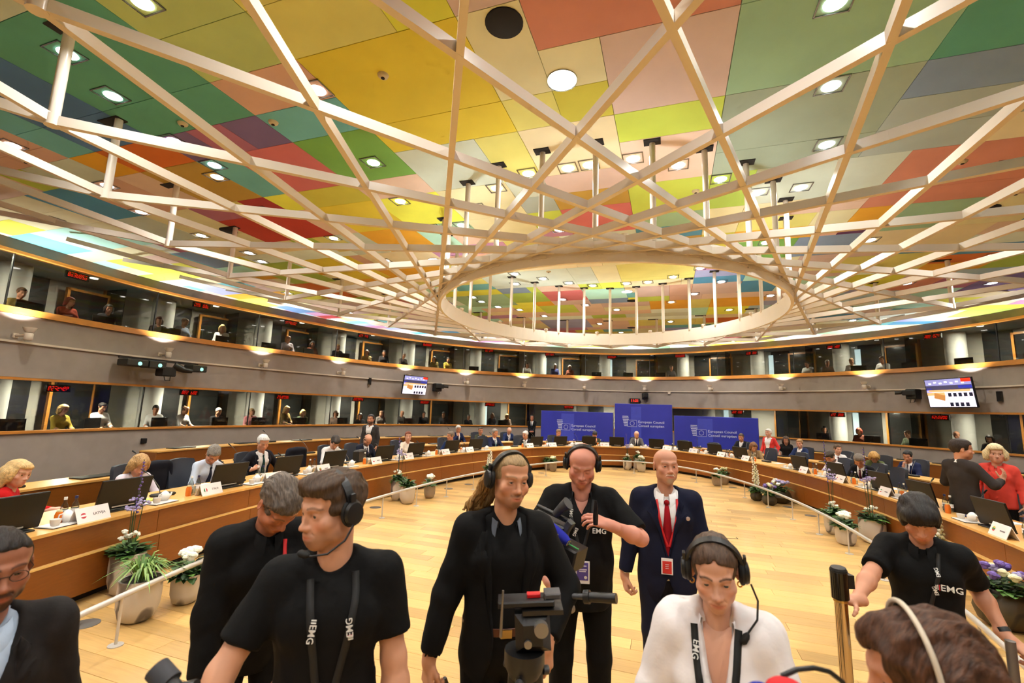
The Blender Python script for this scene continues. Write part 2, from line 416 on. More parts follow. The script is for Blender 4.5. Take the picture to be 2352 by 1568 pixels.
# ---------------------------------------------------------------- floor of planks
struct(sweep(W, 0, W.len, [(-9, -.16), (.2, -.16), (.2, -.03), (-9, -.03)], 'tmp', None, caps=False)); bpy.data.objects.remove(bpy.data.objects['tmp'])
fl = struct(MB().prism([tuple(W.off(d, .15)) for d in np.linspace(0, W.len, 60, endpoint=False)], -.2, -.016).build('floor', mat('floor_base', (120, 80, 40), .8)))
m_plank = wood('beech_planks', (206, 164, 100), 0.33, 0.09, (1.2, 16, 16), 0.24)
PWID = .19
plank_cache = {}
def plank_mesh(L):
    if L not in plank_cache:
        plank_cache[L] = MB().box((0, 0, -.008), (L - .003, PWID - .003, .016), bev=.0015).mesh('plank', m_plank)
    return plank_cache[L]
rf = random.Random(11); farmb = MB(); nearp = []
y = -1.0
while y < 18.4:
    hw = 5.3 * math.sqrt(max(0, 1 - ((y - 7.74) / 10.9) ** 2)); x0, x1 = -1.27 - hw, -1.27 + hw
    x = x0 - rf.random() * 1.5
    while x < x1:
        L = rf.choice((1.1, 1.4, 1.7, 2.0)); nearp.append((x + L / 2, y, L)); x += L
    y += PWID
vis = [p for p in nearp if 1.2 < p[1] < 12.0]
vis.sort(key=lambda p: p[1]); near = set(vis[:300])
for p in nearp:
    if p in near: link('plank', plank_mesh(p[2]), fl, (p[0], p[1], 0))
    else: farmb.box((p[0], p[1], -.008), (p[2] - .003, PWID - .003, .016))
o = farmb.build('planks_far', m_plank, fl); o['kind'] = 'stuff'
# carpet outside the table ring
struct(MB().prism([tuple(W.off(d, .05)) for d in np.linspace(0, W.len, 80, endpoint=False)], -.015, -.012).build('floor_outer', mat('brown_carpet', (88, 66, 48), .95, noise=.1, nscale=20)))
# ================================================================ CEILING OF COLOURED PANELS
G = .57; GX0, GY0 = -1.68, 3.12
H2 = G / 2
NX, NY = 96, 124; OX, OY = -16.5, -6.0
OX = GX0 + round((OX - GX0) / G) * G; OY = GY0 + round((OY - GY0) / G) * G
PAL = dict(G1=(70, 130, 106), B1=(60, 92, 146), O1=(176, 170, 92), Y1=(226, 172, 24), YL=(220, 184, 84), Y2=(222, 192, 36), S1=(212, 138, 116), P1=(106, 70, 118), P2=(168, 76, 104), T1=(92, 152, 158), G2=(100, 142, 48), R1=(206, 80, 82), OR=(216, 82, 12), OG=(232, 138, 12), BR=(178, 118, 32), RD=(186, 32, 18), DR=(160, 24, 26), PK=(228, 166, 146), GY=(196, 182, 168), GS=(160, 152, 148), PE=(60, 120, 160), BE=(228, 190, 142), PC=(234, 186, 142), MI=(172, 206, 186), LI=(190, 184, 50), MA=(208, 152, 142), LA=(150, 136, 182), SL=(116, 122, 152), OL=(198, 164, 36), DP=(84, 24, 70), SA=(140, 160, 124), S2=(146, 142, 122), CR=(206, 104, 80), MG=(186, 110, 150), LB=(160, 174, 200), WH=(232, 222, 206), G3=(160, 168, 48), YB=(240, 212, 46), BL=(80, 104, 150), TG=(96, 160, 130))
for _k in PAL:
    _c = PAL[_k]; _l = .3 * _c[0] + .59 * _c[1] + .11 * _c[2]; PAL[_k] = tuple(int(min(248, max(6, 255 * (((v * .86 + _l * .14) * f_) / 255) ** .90))) for v, f_ in zip(_c, (.98, 1.14, 1.16)))
grid = np.full((NX, NY), -1, int); KEYS = list(PAL)
rc = random.Random(3)
fillk = ['PK', 'PC', 'BE', 'MI', 'YL', 'S1', 'GY', 'SA', 'LI', 'YB', 'MA', 'LA', 'OG', 'T1', 'PE', 'G3', 'R1', 'LB', 'WH', 'BE', 'PC', 'Y2', 'PK', 'MG', 'GY', 'WH', 'PC', 'BE', 'PK', 'MA', 'YL', 'MI', 'WH']
# base pattern: rows of rectangles, two to seven modules long
jy = 0
while jy < NY:
    hgt = rc.choice((2, 2, 4)); ix = -rc.randint(0, 6)
    while ix < NX:
        ln = rc.choice((4, 4, 6, 8, 10)); kcol = KEYS.index(rc.choice(fillk))
        grid[max(0, ix):ix + ln, jy:jy + hgt] = kcol
        if hgt == 4 and rc.random() < .5: grid[max(0, ix):ix + ln, jy:jy + 2] = KEYS.index(rc.choice(fillk))
        ix += ln
    jy += hgt
CR_ = dict(C2=(0, 0, 2.904), C3=(700, 0, 2.904), C4=(1500, 0, 2.761), C9=(880, 0, 2.613), D=(150, 380, 4.276), E=(1900, 380, 4.126), F=(0, 300, 3.733), G=(500, 400, 3.733), H=(900, 400, 3.733), I=(1400, 400, 3.733), J=(950, 520, 4.276), K=(1450, 520, 4.276), L=(560, 560, 4.704), M=(1780, 560, 4.112))
def cp(c, x, y):
    o = CR_[c]; return at_z(o[0] + x / o[2], o[1] + y / o[2], CEIL)
def paint(col, L_, R_, N_, F_):
    """edges given as points seen on them (crop, x, y) or as plan values"""
    g = lambda e, i: (e if isinstance(e, (int, float)) else cp(*e)[i])
    x0, x1, y0, y1 = g(L_, 0), g(R_, 0), g(N_, 1), g(F_, 1)
    i0, i1 = round((min(x0, x1) - OX) / H2), round((max(x0, x1) - OX) / H2); j0, j1 = round((min(y0, y1) - OY) / H2), round((max(y0, y1) - OY) / H2)
    i1 = max(i1, i0 + 1); j1 = max(j1, j0 + 1)
    grid[max(0, i0):max(0, i1), max(0, j0):max(0, j1)] = KEYS.index(col)
XA, XB, XC, Y0_, Y1_, Y2_ = -4.53, -1.68, .60, 3.12, 3.70, 4.84
PT = [
 ('GY', -12, XA, -2, ('C2', 200, 70)), ('G1', ('C2', 700, 760), XA, ('C2', 200, 70), Y1_), ('B1', ('C2', 400, 900), ('C2', 700, 760), ('C2', 200, 70), Y1_), ('T1', ('C2', 250, 960), ('C2', 400, 900), ('C2', 200, 70), Y1_),
 ('S1', -11.2, ('C2', 250, 960), 1.0, Y1_), ('GY', ('F', 60, 360), ('F', 800, 320), Y1_, ('F', 990, 405)), ('OG', ('F', 800, 320), ('F', 1000, 260), Y1_, ('F', 990, 405)), ('OR', ('F', 1000, 260), ('F', 1450, 180), Y1_, ('F', 1200, 360)),
 ('P1', ('F', 1450, 180), XA, Y1_, ('C2', 1950, 950)), ('P2', ('C2', 1400, 960), ('C2', 1590, 910), Y1_, ('C2', 1950, 950)), ('BR', ('F', 1500, 480), ('F', 1960, 430), ('F', 1200, 360), ('F', 2050, 610)), ('T1', ('F', 1960, 430), ('C2', 1750, 1180), ('C2', 1310, 1080), ('C2', 1830, 1300)),
 ('R1', ('C2', 1750, 1180), ('C2', 2100, 1060), ('C2', 1950, 950), ('C2', 2100, 1260)), ('T1', XA, ('C3', 300, 740), Y1_, ('C3', 230, 885)), ('G2', ('C2', 2100, 1060), ('C3', 600, 1015), ('C3', 230, 885), ('C3', 600, 1180)), ('S1', XA, ('C3', 200, 650), ('C2', 1650, 470), Y1_),
 ('O1', XA, ('C2', 1720, 200), -1, ('C2', 1650, 470)), ('YL', ('C2', 1720, 200), ('C3', 540, 100), -1, Y0_), ('Y2', ('C3', 540, 100), XB, -1, Y0_), ('Y1', ('C3', 300, 740), XB, Y0_, Y2_), ('MA', XB, ('C3', 1430, 50), -1, ('C3', 1010, 108)),
 ('BE', XB, ('C3', 1600, 480), ('C3', 1010, 108), ('C3', 1400, 660)), ('BE', ('C3', 1600, 480), ('C3', 1990, 400), ('C3', 1750, 300), ('C3', 1800, 585)), ('CR', ('C3', 1490, 180), XC, -1, ('C3', 1750, 300)), ('YL', XB, ('C3', 1690, 720), ('C3', 1480, 650), Y2_), ('OL', ('C3', 1690, 720), ('C3', 2035, 650), ('C3', 1800, 585), Y2_),
 ('MA', ('C3', 2000, 450), XC, ('C9', 1600, 160), ('C9', 1700, 630)), ('LI', ('C9', 1395, 770), XC, ('C9', 1700, 630), ('C9', 1700, 815)), ('PK', ('C9', 1430, 980), XC, ('C9', 1700, 815), ('C9', 1650, 1090)), ('GY', ('C3', 740, 1150), ('C3', 1190, 1040), Y2_, ('C3', 1100, 1240)), ('YL', ('C3', 1190, 1040), ('C3', 1480, 1020), Y2_, ('C3', 1430, 1200)),
 ('PC', ('C3', 1480, 1020), ('C9', 1400, 800), Y2_, ('C9', 1150, 1050)), ('PK', ('G', 1240, 130), ('C3', 740, 1155), ('C3', 600, 1180), ('G', 1600, 180)), ('OL', ('G', 780, 220), ('G', 1200, 150), ('G', 850, 130), ('G', 1050, 250)), ('YB', ('G', 520, 260), ('G', 780, 220), ('G', 520, 190), ('G', 680, 310)),
 ('PK', ('G', 640, 380), ('G', 1060, 420), ('G', 740, 300), ('G', 1080, 515)), ('Y1', ('G', 930, 350), ('G', 1480, 330), ('G', 1050, 255), ('G', 1250, 495)), ('YB', ('G', 1480, 330), ('H', 560, 340), ('G', 1860, 160), ('H', 300, 440)), ('DR', ('G', 250, 280), ('G', 520, 260), ('G', 300, 215), ('G', 600, 345)),
 ('P2', ('D', 1350, 490), ('D', 1720, 430), ('D', 1650, 365), ('D', 1650, 540)), ('RD', ('G', 220, 500), ('G', 880, 470), ('D', 1650, 540), ('G', 700, 560)), ('RD', ('D', 2000, 450), ('G', 880, 470), ('G', 400, 360), ('G', 700, 560)), ('OG', ('G', 1330, 570), ('G', 1790, 560), ('G', 1400, 490), ('G', 1650, 645)), ('GY', ('G', 1130, 580), ('G', 1330, 570), ('G', 1130, 515), ('G', 1400, 645)),
 ('YL', ('G', 880, 590), ('G', 1130, 580), ('G', 950, 530), ('G', 1100, 640)), ('MI', ('G', 1790, 560), ('H', 530, 560), ('H', 250, 440), ('H', 300, 635)), ('BE', ('H', 560, 340), ('H', 1100, 280), ('H', 650, 110), ('H', 900, 590)), ('GY', ('H', 1030, 150), ('H', 1310, 120), ('H', 1100, 60), ('H', 1200, 205)), ('GS', ('H', 1120, 280), ('H', 1400, 260), ('H', 1200, 205), ('H', 1300, 330)),
 ('LI', ('H', 1210, 410), ('H', 1480, 390), ('H', 1300, 332), ('H', 1400, 475)), ('MA', ('H', 1360, 100), ('H', 1995, 50), ('C9', 1150, 1050), ('H', 1650, 150)), ('BR', ('H', 1410, 250), ('H', 2010, 180), ('H', 1650, 150), ('H', 1700, 285)), ('R1', ('H', 1480, 390), ('H', 2045, 320), ('H', 1700, 285), ('H', 1800, 490)),
 ('LI', ('I', 180, 250), ('I', 830, 150), ('I', 500, 80), ('I', 500, 330)), ('G3', ('I', 830, 150), ('I', 1180, 150), ('I', 900, 20), ('I', 900, 295)), ('SA', ('I', 200, 420), ('I', 790, 370), ('I', 500, 330), ('I', 500, 450)), ('PE', ('I', 215, 510), ('I', 775, 480), ('I', 500, 450), ('I', 500, 540)), ('BR', ('I', 215, 510), ('I', 775, 480), ('I', 500, 545), ('I', 500, 590)),
 ('GY', ('H', 1810, 520), ('I', 215, 510), ('H', 1900, 490), ('H', 1950, 570)), ('BE', ('I', 790, 370), ('I', 1120, 330), ('I', 950, 295), ('I', 900, 400)), ('PC', ('I', 1120, 330), ('I', 1780, 300), ('I', 1400, 240), ('I', 1400, 330)), ('YL', ('I', 1060, 450), ('I', 1720, 400), ('I', 1400, 340), ('I', 1300, 470)), ('OG', ('I', 1060, 520), ('I', 1660, 460), ('I', 1300, 475), ('I', 1200, 545)),
 ('OL', ('I', 770, 540), ('I', 1030, 600), ('I', 900, 520), ('I', 900, 640)), ('G2', ('I', 1010, 640), ('I', 1550, 620), ('I', 1300, 560), ('I', 1300, 715)), ('SL', ('I', 1560, 600), ('I', 2170, 560), ('I', 1900, 520), ('I', 1900, 690)), ('GY', ('C4', 610, 1150), ('C4', 1500, 1090), ('C4', 900, 1055), ('C4', 900, 1270)),
 ('SA', XC, ('C4', 1750, 300), -1, ('C4', 1100, 490)), ('S2', XC, ('C4', 1520, 660), ('C4', 1100, 490), ('C4', 900, 1055)), ('G1', ('C4', 1850, 260), 8, -1, ('C4', 2100, 330)), ('SL', ('C4', 1740, 500), 8, ('C4', 2100, 330), ('C4', 2000, 570)), ('GS', ('C4', 1550, 700), 8, ('C4', 2000, 570), ('C4', 1800, 935)), ('PC', ('C4', 2150, 790), 8, ('C4', 2300, 670), ('C4', 2120, 905)),
 ('CR', ('E', 480, 220), ('E', 1700, 220), ('C4', 1900, 925), ('E', 700, 375)), ('OG', ('E', 230, 480), ('E', 610, 450), ('E', 480, 395), ('E', 350, 540)), ('DP', ('I', 1980, 490), ('E', 460, 580), ('E', 350, 540), ('E', 250, 650)), ('BE', ('E', 1480, 360), ('E', 2100, 350), ('E', 1700, 290), ('E', 1300, 540)), ('SA', ('E', 560, 500), ('E', 1480, 370), ('E', 1000, 345), ('E', 800, 605)),
 ('PC', ('E', 330, 700), ('E', 1350, 670), ('E', 800, 605), ('E', 700, 780)), ('YL', ('E', 100, 890), ('E', 970, 890), ('E', 700, 825), ('E', 500, 1000)), ('OR', ('E', 950, 900), ('E', 1620, 880), ('E', 1300, 850), ('E', 1200, 930)), ('OG', ('E', 850, 980), ('E', 1560, 950), ('E', 1200, 930), ('E', 1000, 1010)), ('Y2', ('E', 140, 1090), ('E', 660, 1080), ('E', 400, 1040), ('E', 300, 1170)),
 ('CR', ('E', 560, 1140), ('E', 1060, 1120), ('E', 800, 1060), ('E', 700, 1180)), ('P1', ('E', 1300, 1150), 9, ('E', 1700, 980), ('E', 1500, 1190)), ('P2', ('E', 1060, 1120), ('E', 1400, 1100), ('E', 1250, 1060), ('E', 1100, 1170)), ('G3', ('E', 1600, 890), 9, ('E', 1800, 840), ('E', 1700, 960)),
 ('PE', ('F', 560, 680), ('F', 900, 610), ('F', 400, 525), ('F', 1050, 760)), ('PK', ('D', 850, 300), ('D', 1100, 240), ('D', 620, 105), ('D', 1350, 415)), ('S1', ('D', 500, 380), ('D', 850, 300), ('D', 350, 160), ('D', 900, 480)), ('BE', ('D', 1050, 620), ('D', 1700, 640), ('D', 1100, 460), ('D', 1950, 770)), ('LI', ('F', 200, 440), ('F', 420, 450), ('F', 100, 370), ('F', 500, 500)),
 ('GY', ('D', 700, 660), ('D', 1050, 620), ('D', 900, 480), ('D', 1000, 740)), ('MI', ('F', 300, 900), ('F', 800, 850), ('F', 200, 890), ('F', 900, 1000)), ('Y2', ('F', -100, 850), ('F', 250, 810), ('F', 50, 770), ('F', 260, 880)), ('YB', ('D', 640, 1000), ('D', 1040, 1000), ('D', 600, 920), ('D', 1200, 1100)), ('LA', ('D', 1380, 1230), ('D', 1620, 1220), ('D', 1320, 1175), ('D', 1680, 1270)),
 ('T1', ('D', 1150, 950), ('D', 1250, 940), ('D', 1000, 875), ('D', 1390, 1015)), ('P2', ('D', 980, 820), ('D', 1130, 805), ('D', 900, 770), ('D', 1200, 855)), ('SL', ('D', 1300, 930), ('D', 1500, 905), ('D', 1200, 855), ('D', 1600, 990)), ('G3', ('L', 280, 330), ('L', 720, 290), ('L', 220, 220), ('L', 780, 415)), ('Y1', ('L', 850, 290), ('L', 1350, 250), ('L', 900, 160), ('L', 1300, 380)),
 ('S1', ('L', 1270, 200), ('L', 1440, 190), ('L', 1250, 125), ('L', 1470, 270)), ('PC', ('L', 1440, 190), ('L', 2260, 200), ('L', 1800, 90), ('L', 1900, 270)), ('OR', ('L', 720, 510), ('L', 1050, 490), ('L', 660, 430), ('L', 1100, 575)), ('YB', ('L', 1170, 620), ('L', 1420, 600), ('L', 1200, 590), ('L', 1400, 650)), ('BL', ('L', 480, 710), ('L', 770, 700), ('L', 500, 672), ('L', 750, 738)), ('MG', ('L', 700, 765), ('L', 930, 755), ('L', 750, 743), ('L', 900, 778)), ('DR', ('L', 830, 798), ('L', 1010, 783), ('L', 860, 780), ('L', 1000, 800)),
 ('GY', ('J', 770, 580), ('J', 1770, 480), ('J', 1300, 430), ('J', 1500, 580)), ('BE', ('J', 1770, 480), ('J', 2010, 460), ('J', 1850, 380), ('J', 1920, 548)), ('YL', ('J', 2010, 460), ('K', 600, 460), ('J', 2100, 370), ('K', 300, 520)), ('YB', ('J', 1825, 585), ('J', 2045, 575), ('J', 1930, 552), ('J', 1930, 606)), ('MI', ('J', 1690, 660), ('J', 2070, 650), ('J', 1850, 612), ('J', 1850, 706)), ('SL', ('J', 1725, 732), ('J', 2095, 722), ('J', 1900, 708), ('J', 1900, 745)), ('R1', ('J', 1290, 690), ('J', 1665, 670), ('J', 1450, 636), ('J', 1500, 726)), ('SL', ('J', 850, 642), ('J', 1180, 625), ('J', 980, 610), ('J', 1050, 656)), ('G3', ('J', 940, 710), ('J', 1285, 695), ('J', 1060, 660), ('J', 1160, 743)), ('OG', ('J', 1205, 762), ('J', 1365, 752), ('J', 1280, 740), ('J', 1300, 775)), ('YB', ('J', 1000, 800), ('J', 1215, 795), ('J', 1090, 750), ('J', 1120, 850)), ('LI', ('J', 1255, 820), ('J', 1590, 800), ('J', 1400, 778), ('J', 1450, 845)), ('LA', ('J', 1295, 960), ('J', 1715, 945), ('J', 1470, 915), ('J', 1540, 990)), ('SA', ('J', 470, 740), ('J', 965, 725), ('J', 640, 675), ('J', 800, 790)), ('PK', ('J', 1200, 600), ('J', 1640, 590), ('J', 1400, 582), ('J', 1450, 632)),
 ('PE', ('K', 590, 535), ('K', 1065, 515), ('K', 830, 498), ('K', 830, 552)), ('MA', ('K', 590, 615), ('K', 1035, 600), ('K', 830, 556), ('K', 800, 658)), ('PE', ('K', 1035, 600), ('K', 1480, 585), ('K', 1270, 537), ('K', 1250, 648)), ('S1', ('K', 352, 650), ('K', 548, 645), ('K', 450, 575), ('K', 450, 725)), ('MA', ('K', 65, 650), ('K', 350, 635), ('K', 200, 590), ('K', 215, 695)), ('LI', ('K', 100, 720), ('K', 350, 705), ('K', 200, 692), ('K', 245, 733)), ('OG', ('K', 165, 775), ('K', 545, 760), ('K', 350, 730), ('K', 357, 805)), ('YL', ('K', 575, 760), ('K', 740, 755), ('K', 670, 717), ('K', 645, 798)), ('MI', ('K', 543, 835), ('K', 715, 832), ('K', 640, 798), ('K', 620, 870)), ('YB', ('K', 705, 825), ('K', 1115, 818), ('K', 900, 788), ('K', 900, 857)), ('OR', ('K', 675, 925), ('K', 1020, 918), ('K', 860, 895), ('K', 835, 948)),
]
for p_ in PT: paint(*p_)
# merge equal cells into rectangles and build each as a panel
used = np.zeros((NX, NY), bool); rects = []
Wpoly = W.p
def inside(x, y):
    q = W.q; c = False
    for i in range(0, len(q) - 1):
        (xa, ya), (xb, yb) = q[i], q[i + 1]
        if (ya > y) != (yb > y) and x < (xb - xa) * (y - ya) / (yb - ya) + xa: c = not c
    return c
for i in range(NX):
    for j in range(NY):
        if used[i, j]: continue
        k = grid[i, j]; wi = 1
        while i + wi < NX and wi < 8 and grid[i + wi, j] == k and not used[i + wi, j]: wi += 1
        hj = 1
        while j + hj < NY and hj < 4 and all(grid[i + a, j + hj] == k and not used[i + a, j + hj] for a in range(wi)): hj += 1
        used[i:i + wi, j:j + hj] = True
        x0, y0 = OX + i * H2, OY + j * H2; rects.append((x0, y0, x0 + wi * H2, y0 + hj * H2, k))
keep = []
for r in rects:
    cs_ = [inside(r[0], r[1]), inside(r[2], r[1]), inside(r[0], r[3]), inside(r[2], r[3])]
    if any(cs_) or inside((r[0] + r[2]) / 2, (r[1] + r[3]) / 2): keep.append(r)
ce = struct(MB().prism([tuple(W.off(d, .5)) for d in np.linspace(0, W.len, 70, endpoint=False)], CEIL + .03, CEIL + .12).build('ceiling', mat('ceiling_void', (60, 55, 50), .9)))
def vis_size(r):
    cx_, cy_ = (r[0] + r[2]) / 2, (r[1] + r[3]) / 2
    if cy_ < .8: return 0
    return (r[2] - r[0]) * (r[3] - r[1]) / (cx_ ** 2 + cy_ ** 2 + 10) ** 1.5
keep.sort(key=vis_size, reverse=True)
cmats = [mat('felt_' + k.lower(), PAL[k], 0.85, noise=0.07, nscale=1.6, bump=.05, bscale=90) for k in KEYS]
pcache = {}; far = MB()
def pbox(mb, x, y, z, sx, sy, mi=0): mb.box((x, y, z), (sx - .005, sy - .005, .03), mi=mi, bev=.002)
for n_, r in enumerate(keep):
    sx, sy = r[2] - r[0], r[3] - r[1]; cx_, cy_ = (r[0] + r[2]) / 2, (r[1] + r[3]) / 2
    if n_ < 298:
        key = (round(sx, 3), round(sy, 3), r[4])
        if key not in pcache:
            mb = MB(); pbox(mb, 0, 0, 0, sx, sy); pcache[key] = mb.mesh('panel', cmats[r[4]])
        link('panel', pcache[key], ce, (cx_, cy_, CEIL + .014))
    else: far.box((cx_, cy_, CEIL + .014), (sx - .005, sy - .005, .03), mi=r[4])
o = far.build('panels_far', cmats, ce); o['kind'] = 'stuff'
# ================================================================ RECESSED LIGHTS, SPEAKER DISCS, BEAMS
m_chrome = mat('lamp_reflector', (150, 155, 160), .25, metal=1.0)
m_lamp = mat('lamp_glow', (255, 255, 255), .3, emit=(255, 250, 244), estr=22)
m_hole = mat('ceiling_slot', (14, 10, 8), .9)
LPX = [(150, 120), (255, 218), (297, 210), (727, 205), (856, 372), (490, 378), (496, 405), (918, 461), (1213, 397), (1304, 385), (1353, 377), (1454, 363), (1558, 378), (1655, 410), (1910, 195), (1900, 330), (1920, 2), (2310, 377), (1840, 429), (1743, 440), (1140, 431), (1097, 475), (995, 521), (1060, 516), (604, 481), (664, 491), (765, 546), (460, 540), (322, 486), (243, 425), (25, 332), (397, 322), (600, 600), (570, 580), (2000, 550), (1760, 556), (1720, 569), (1775, 535), (885, 598), (920, 640), (2280, 586), (2085, 650), (1181, 628), (1246, 639), (1306, 649), (1361, 655), (1183, 651), (1438, 650), (1488, 647), (1546, 635), (1608, 615), (1657, 646), (1595, 674), (1770, 678), (1542, 693), (1675, 711), (1292, 687), (1085, 682), (1105, 692), (1143, 704), (1193, 711), (1250, 725), (1377, 743), (1345, 700), (1416, 711), (1540, 738), (1945, 705), (1960, 735)]
lampmesh = None
def lamp_parts(t):
    global lampmesh
    if lampmesh is None:
        a = MB(); s_ = .125
        for sx, sy, wx, wy in ((0, s_, .26, .012), (0, -s_, .26, .012), (s_, 0, .012, .26), (-s_, 0, .012, .26)): a.box((sx, sy, -.002), (wx, wy, .012))
        b = MB().box((0, 0, .012), (.25, .25, .01)); 
        c = MB().lathe([(.078, -.004), (.084, .002), (.078, .008)], 18, (0, .018, 0))
        lampmesh = (a.mesh('frame', m_chrome), b.mesh('reflector', mat('lamp_dark_inside', (60, 62, 70), .2, metal=.9)), c.mesh('bulb', m_lamp, True))
    link('frame', lampmesh[0], t); link('bulb', lampmesh[2], link('reflector', lampmesh[1], t))
lamp_xy = []
CNAME = dict(G1='dark green', B1='slate blue', O1='olive', Y1='gold', YL='straw yellow', Y2='yellow', S1='salmon', P1='dark purple', P2='plum', T1='teal', G2='leaf green', R1='raspberry', OR='orange red', OG='orange', BR='brown', RD='red', DR='dark red', PK='pink', GY='light grey', GS='grey', PE='petrol blue', BE='beige', PC='peach', MI='mint', LI='lime', MA='dusty rose', LA='lavender', SL='slate', OL='mustard', DP='deep purple', SA='sage', S2='khaki', CR='coral', MG='mauve', LB='pale blue', WH='cream', G3='moss green', YB='bright yellow', BL='blue', TG='sea green')
DLS = {}
def dl_label(p):
    i, j = int((p[0] - OX) / H2), int((p[1] - OY) / H2); c = CNAME[KEYS[grid[max(0, min(NX - 1, i)), max(0, min(NY - 1, j))]]]
    e = math.hypot((p[0] + 1.15) / 3.05, (p[1] - 8.8) / 3.48)
    row = 'behind the camera' if p[1] < .5 else 'nearest the camera' if p[1] < 3.2 else 'in front of the ring' if p[1] < 5.3 else 'inside the ring' if e < 1 else 'level with the ring' if p[1] < 9 else 'past the ring centre' if p[1] < 13 else 'beyond the ring' if p[1] < 17 else 'by the far wall'
    x = p[0] + 1.2; col = 'far left' if x < -7 else 'left' if x < -4 else 'left of centre' if x < -1.2 else 'at the centre' if x < 1.2 else 'right of centre' if x < 4 else 'right' if x < 7 else 'far right'
    l = 'square downlight in a %s panel, %s, %s' % (c, row, col); n = DLS.get(l, 0); DLS[l] = n + 1
    return l if n == 0 else l + ', ' + ('the next one', 'the third one', 'the fourth one', 'the fifth one')[min(n - 1, 3)]
for i, (x, y) in enumerate(LPX):
    p = at_z(x, y, CEIL); lamp_xy.append(p)
    if lamp_xy and any(abs(p[0] - q[0]) < .27 and abs(p[1] - q[1]) < .27 for q in lamp_xy[:-1]): lamp_xy.pop(); continue
    t = thing('downlight', dl_label(p), 'downlight', (p[0], p[1], CEIL - .004), 0, 'square ceiling downlights')
    lamp_parts(t)
# light given off by the downlights (regular grid of the same lamps over the room, those behind the camera too)
extra = []
for gx in np.arange(-11, 9.1, 2.28):
    for gy in np.arange(-3.5, 22.5, 2.85):
        if inside(gx, gy) and inside(gx + 1.2, gy) and inside(gx - 1.2, gy) and inside(gx, gy + 1) and inside(gx, gy - 1): extra.append((gx, gy))
for (gx, gy) in extra:
    best = min(lamp_xy, key=lambda q: (q[0] - gx) ** 2 + (q[1] - gy) ** 2)
    dd = math.hypot(best[0] - gx, best[1] - gy)
    if dd < 1.3: px_, py_ = best[0], best[1]
    else:
        px_, py_ = gx, gy
        t = thing('downlight', dl_label((gx, gy)), 'downlight', (gx, gy, CEIL - .004), 0, 'square ceiling downlights'); lamp_parts(t)
    area_light('downlight_beam', (px_, py_ + .02, CEIL - .02), .16, 40, (1, .985, .94), spread=math.radians(140))
# round flush lamps and black speaker discs
for i, (x, y, r) in enumerate(((1291, 184, .145), (998, 597, .14), (1910, 521, .14), (1440, 669, .14), (2345, 655, .14))):
    p = at_z(x, y, CEIL); t = thing('round_ceiling_lamp', ['large round flush lamp on the beige panel near the middle top', 'round flush lamp left of the ring on a peach panel', 'round flush lamp right of the ring beside the orange panel', 'round flush lamp seen inside the far part of the ring', 'round flush lamp by the right picture edge'][i], 'lamp', (p[0], p[1], CEIL), 0, 'round ceiling lamps')
    MB().lathe([(r + .012, -.012), (r + .012, 0), (r, 0), (r, -.012)], 24, cap=False).build('rim', m_chrome, t)
    MB().lathe([(r, -.008), (r, 0)], 24).build('diffuser', mat('round_glow', (255, 255, 255), .3, emit=(255, 248, 240), estr=9), t)
for i, (x, y, r) in enumerate(((1158, 52, .165), (525, 529, .16), (2268, 478, .15), (1452, 690, .15), (2037, 700, .15), (1450, 752, .15))):
    p = at_z(x, y, CEIL); tag(MB().lathe([(r * .96, -.016), (r, -.012), (r, 0)], 28, (p[0], p[1], CEIL)).build('ceiling_speaker', m_hole, smooth=True), 'black round speaker disc in the ceiling, ' + ['big one near the top middle', 'beside the red panels on the left', 'on the beige panel far right', 'inside the far part of the ring', 'low on the right over the windows', 'deepest inside the ring'][i], 'speaker', 'black ceiling discs')
for i, (x, y) in enumerate(((880, 172), (628, 280), (1598, 438), (420, 283), (2210, 370), (2332, 442), (60, 369), (797, 530), (1260, 623), (2240, 547))):
    p = at_z(x, y, CEIL); t = thing('smoke_detector', 'small round detector on the ceiling, ' + ['on the gold panel', 'on the teal panel', 'on the lime panel', 'on the dark green panel', 'on the coral panel', 'on the beige panel at right', 'on the salmon panel at left edge', 'on the pink strip left of ring', 'on the grey panel inside the ring', 'on the grey panel far right'][i], 'detector', (p[0], p[1], CEIL), 0, 'ceiling detectors')
    MB().lathe([(.03, -.035), (.05, -.02), (.058, 0)], 16).build('housing', mat('detector_cream', (200, 185, 150), .5), t, True); MB().lathe([(.02, -.04), (.02, -.034)], 10).build('sensor', m_hole, t)

# ---- white beam structure
m_beam = mat('white_beam', (226, 216, 202), .26)
RCX, RCY, RA, RB = -1.15, 8.80, 3.05, 3.48
OCX, OCY, OA, OB = -1.22, 8.86, 7.02, 7.93
NN = 28; TH0 = 173.34; ZN = 4.33; ZR = 3.90
ring = thing('ceiling_ring_frame', 'white oval ring and crossing beams hung below the coloured ceiling', 'ceiling frame', (RCX, RCY, 3.78))
def rel(p): return (p[0] - RCX, p[1] - RCY, p[2] - 3.78)
V = []; F = []; nseg = 112
for i in range(nseg):
    a = 360.0 * i / nseg
    for da, z in ((0, 3.765), (.045, 3.765), (.045, 4.06), (0, 4.06)):
        q = ell(RCX, RCY, RA - .02 + da, RB - .02 + da, a); V.append(rel((q[0], q[1], z)))
for i in range(nseg):
    j = (i + 1) % nseg
    for k in range(4): l = (k + 1) % 4; F.append((i * 4 + k, j * 4 + k, j * 4 + l, i * 4 + l))
mesh_obj('ring_band', V, F, mat('ring_white', (244, 238, 228), .3), ring)
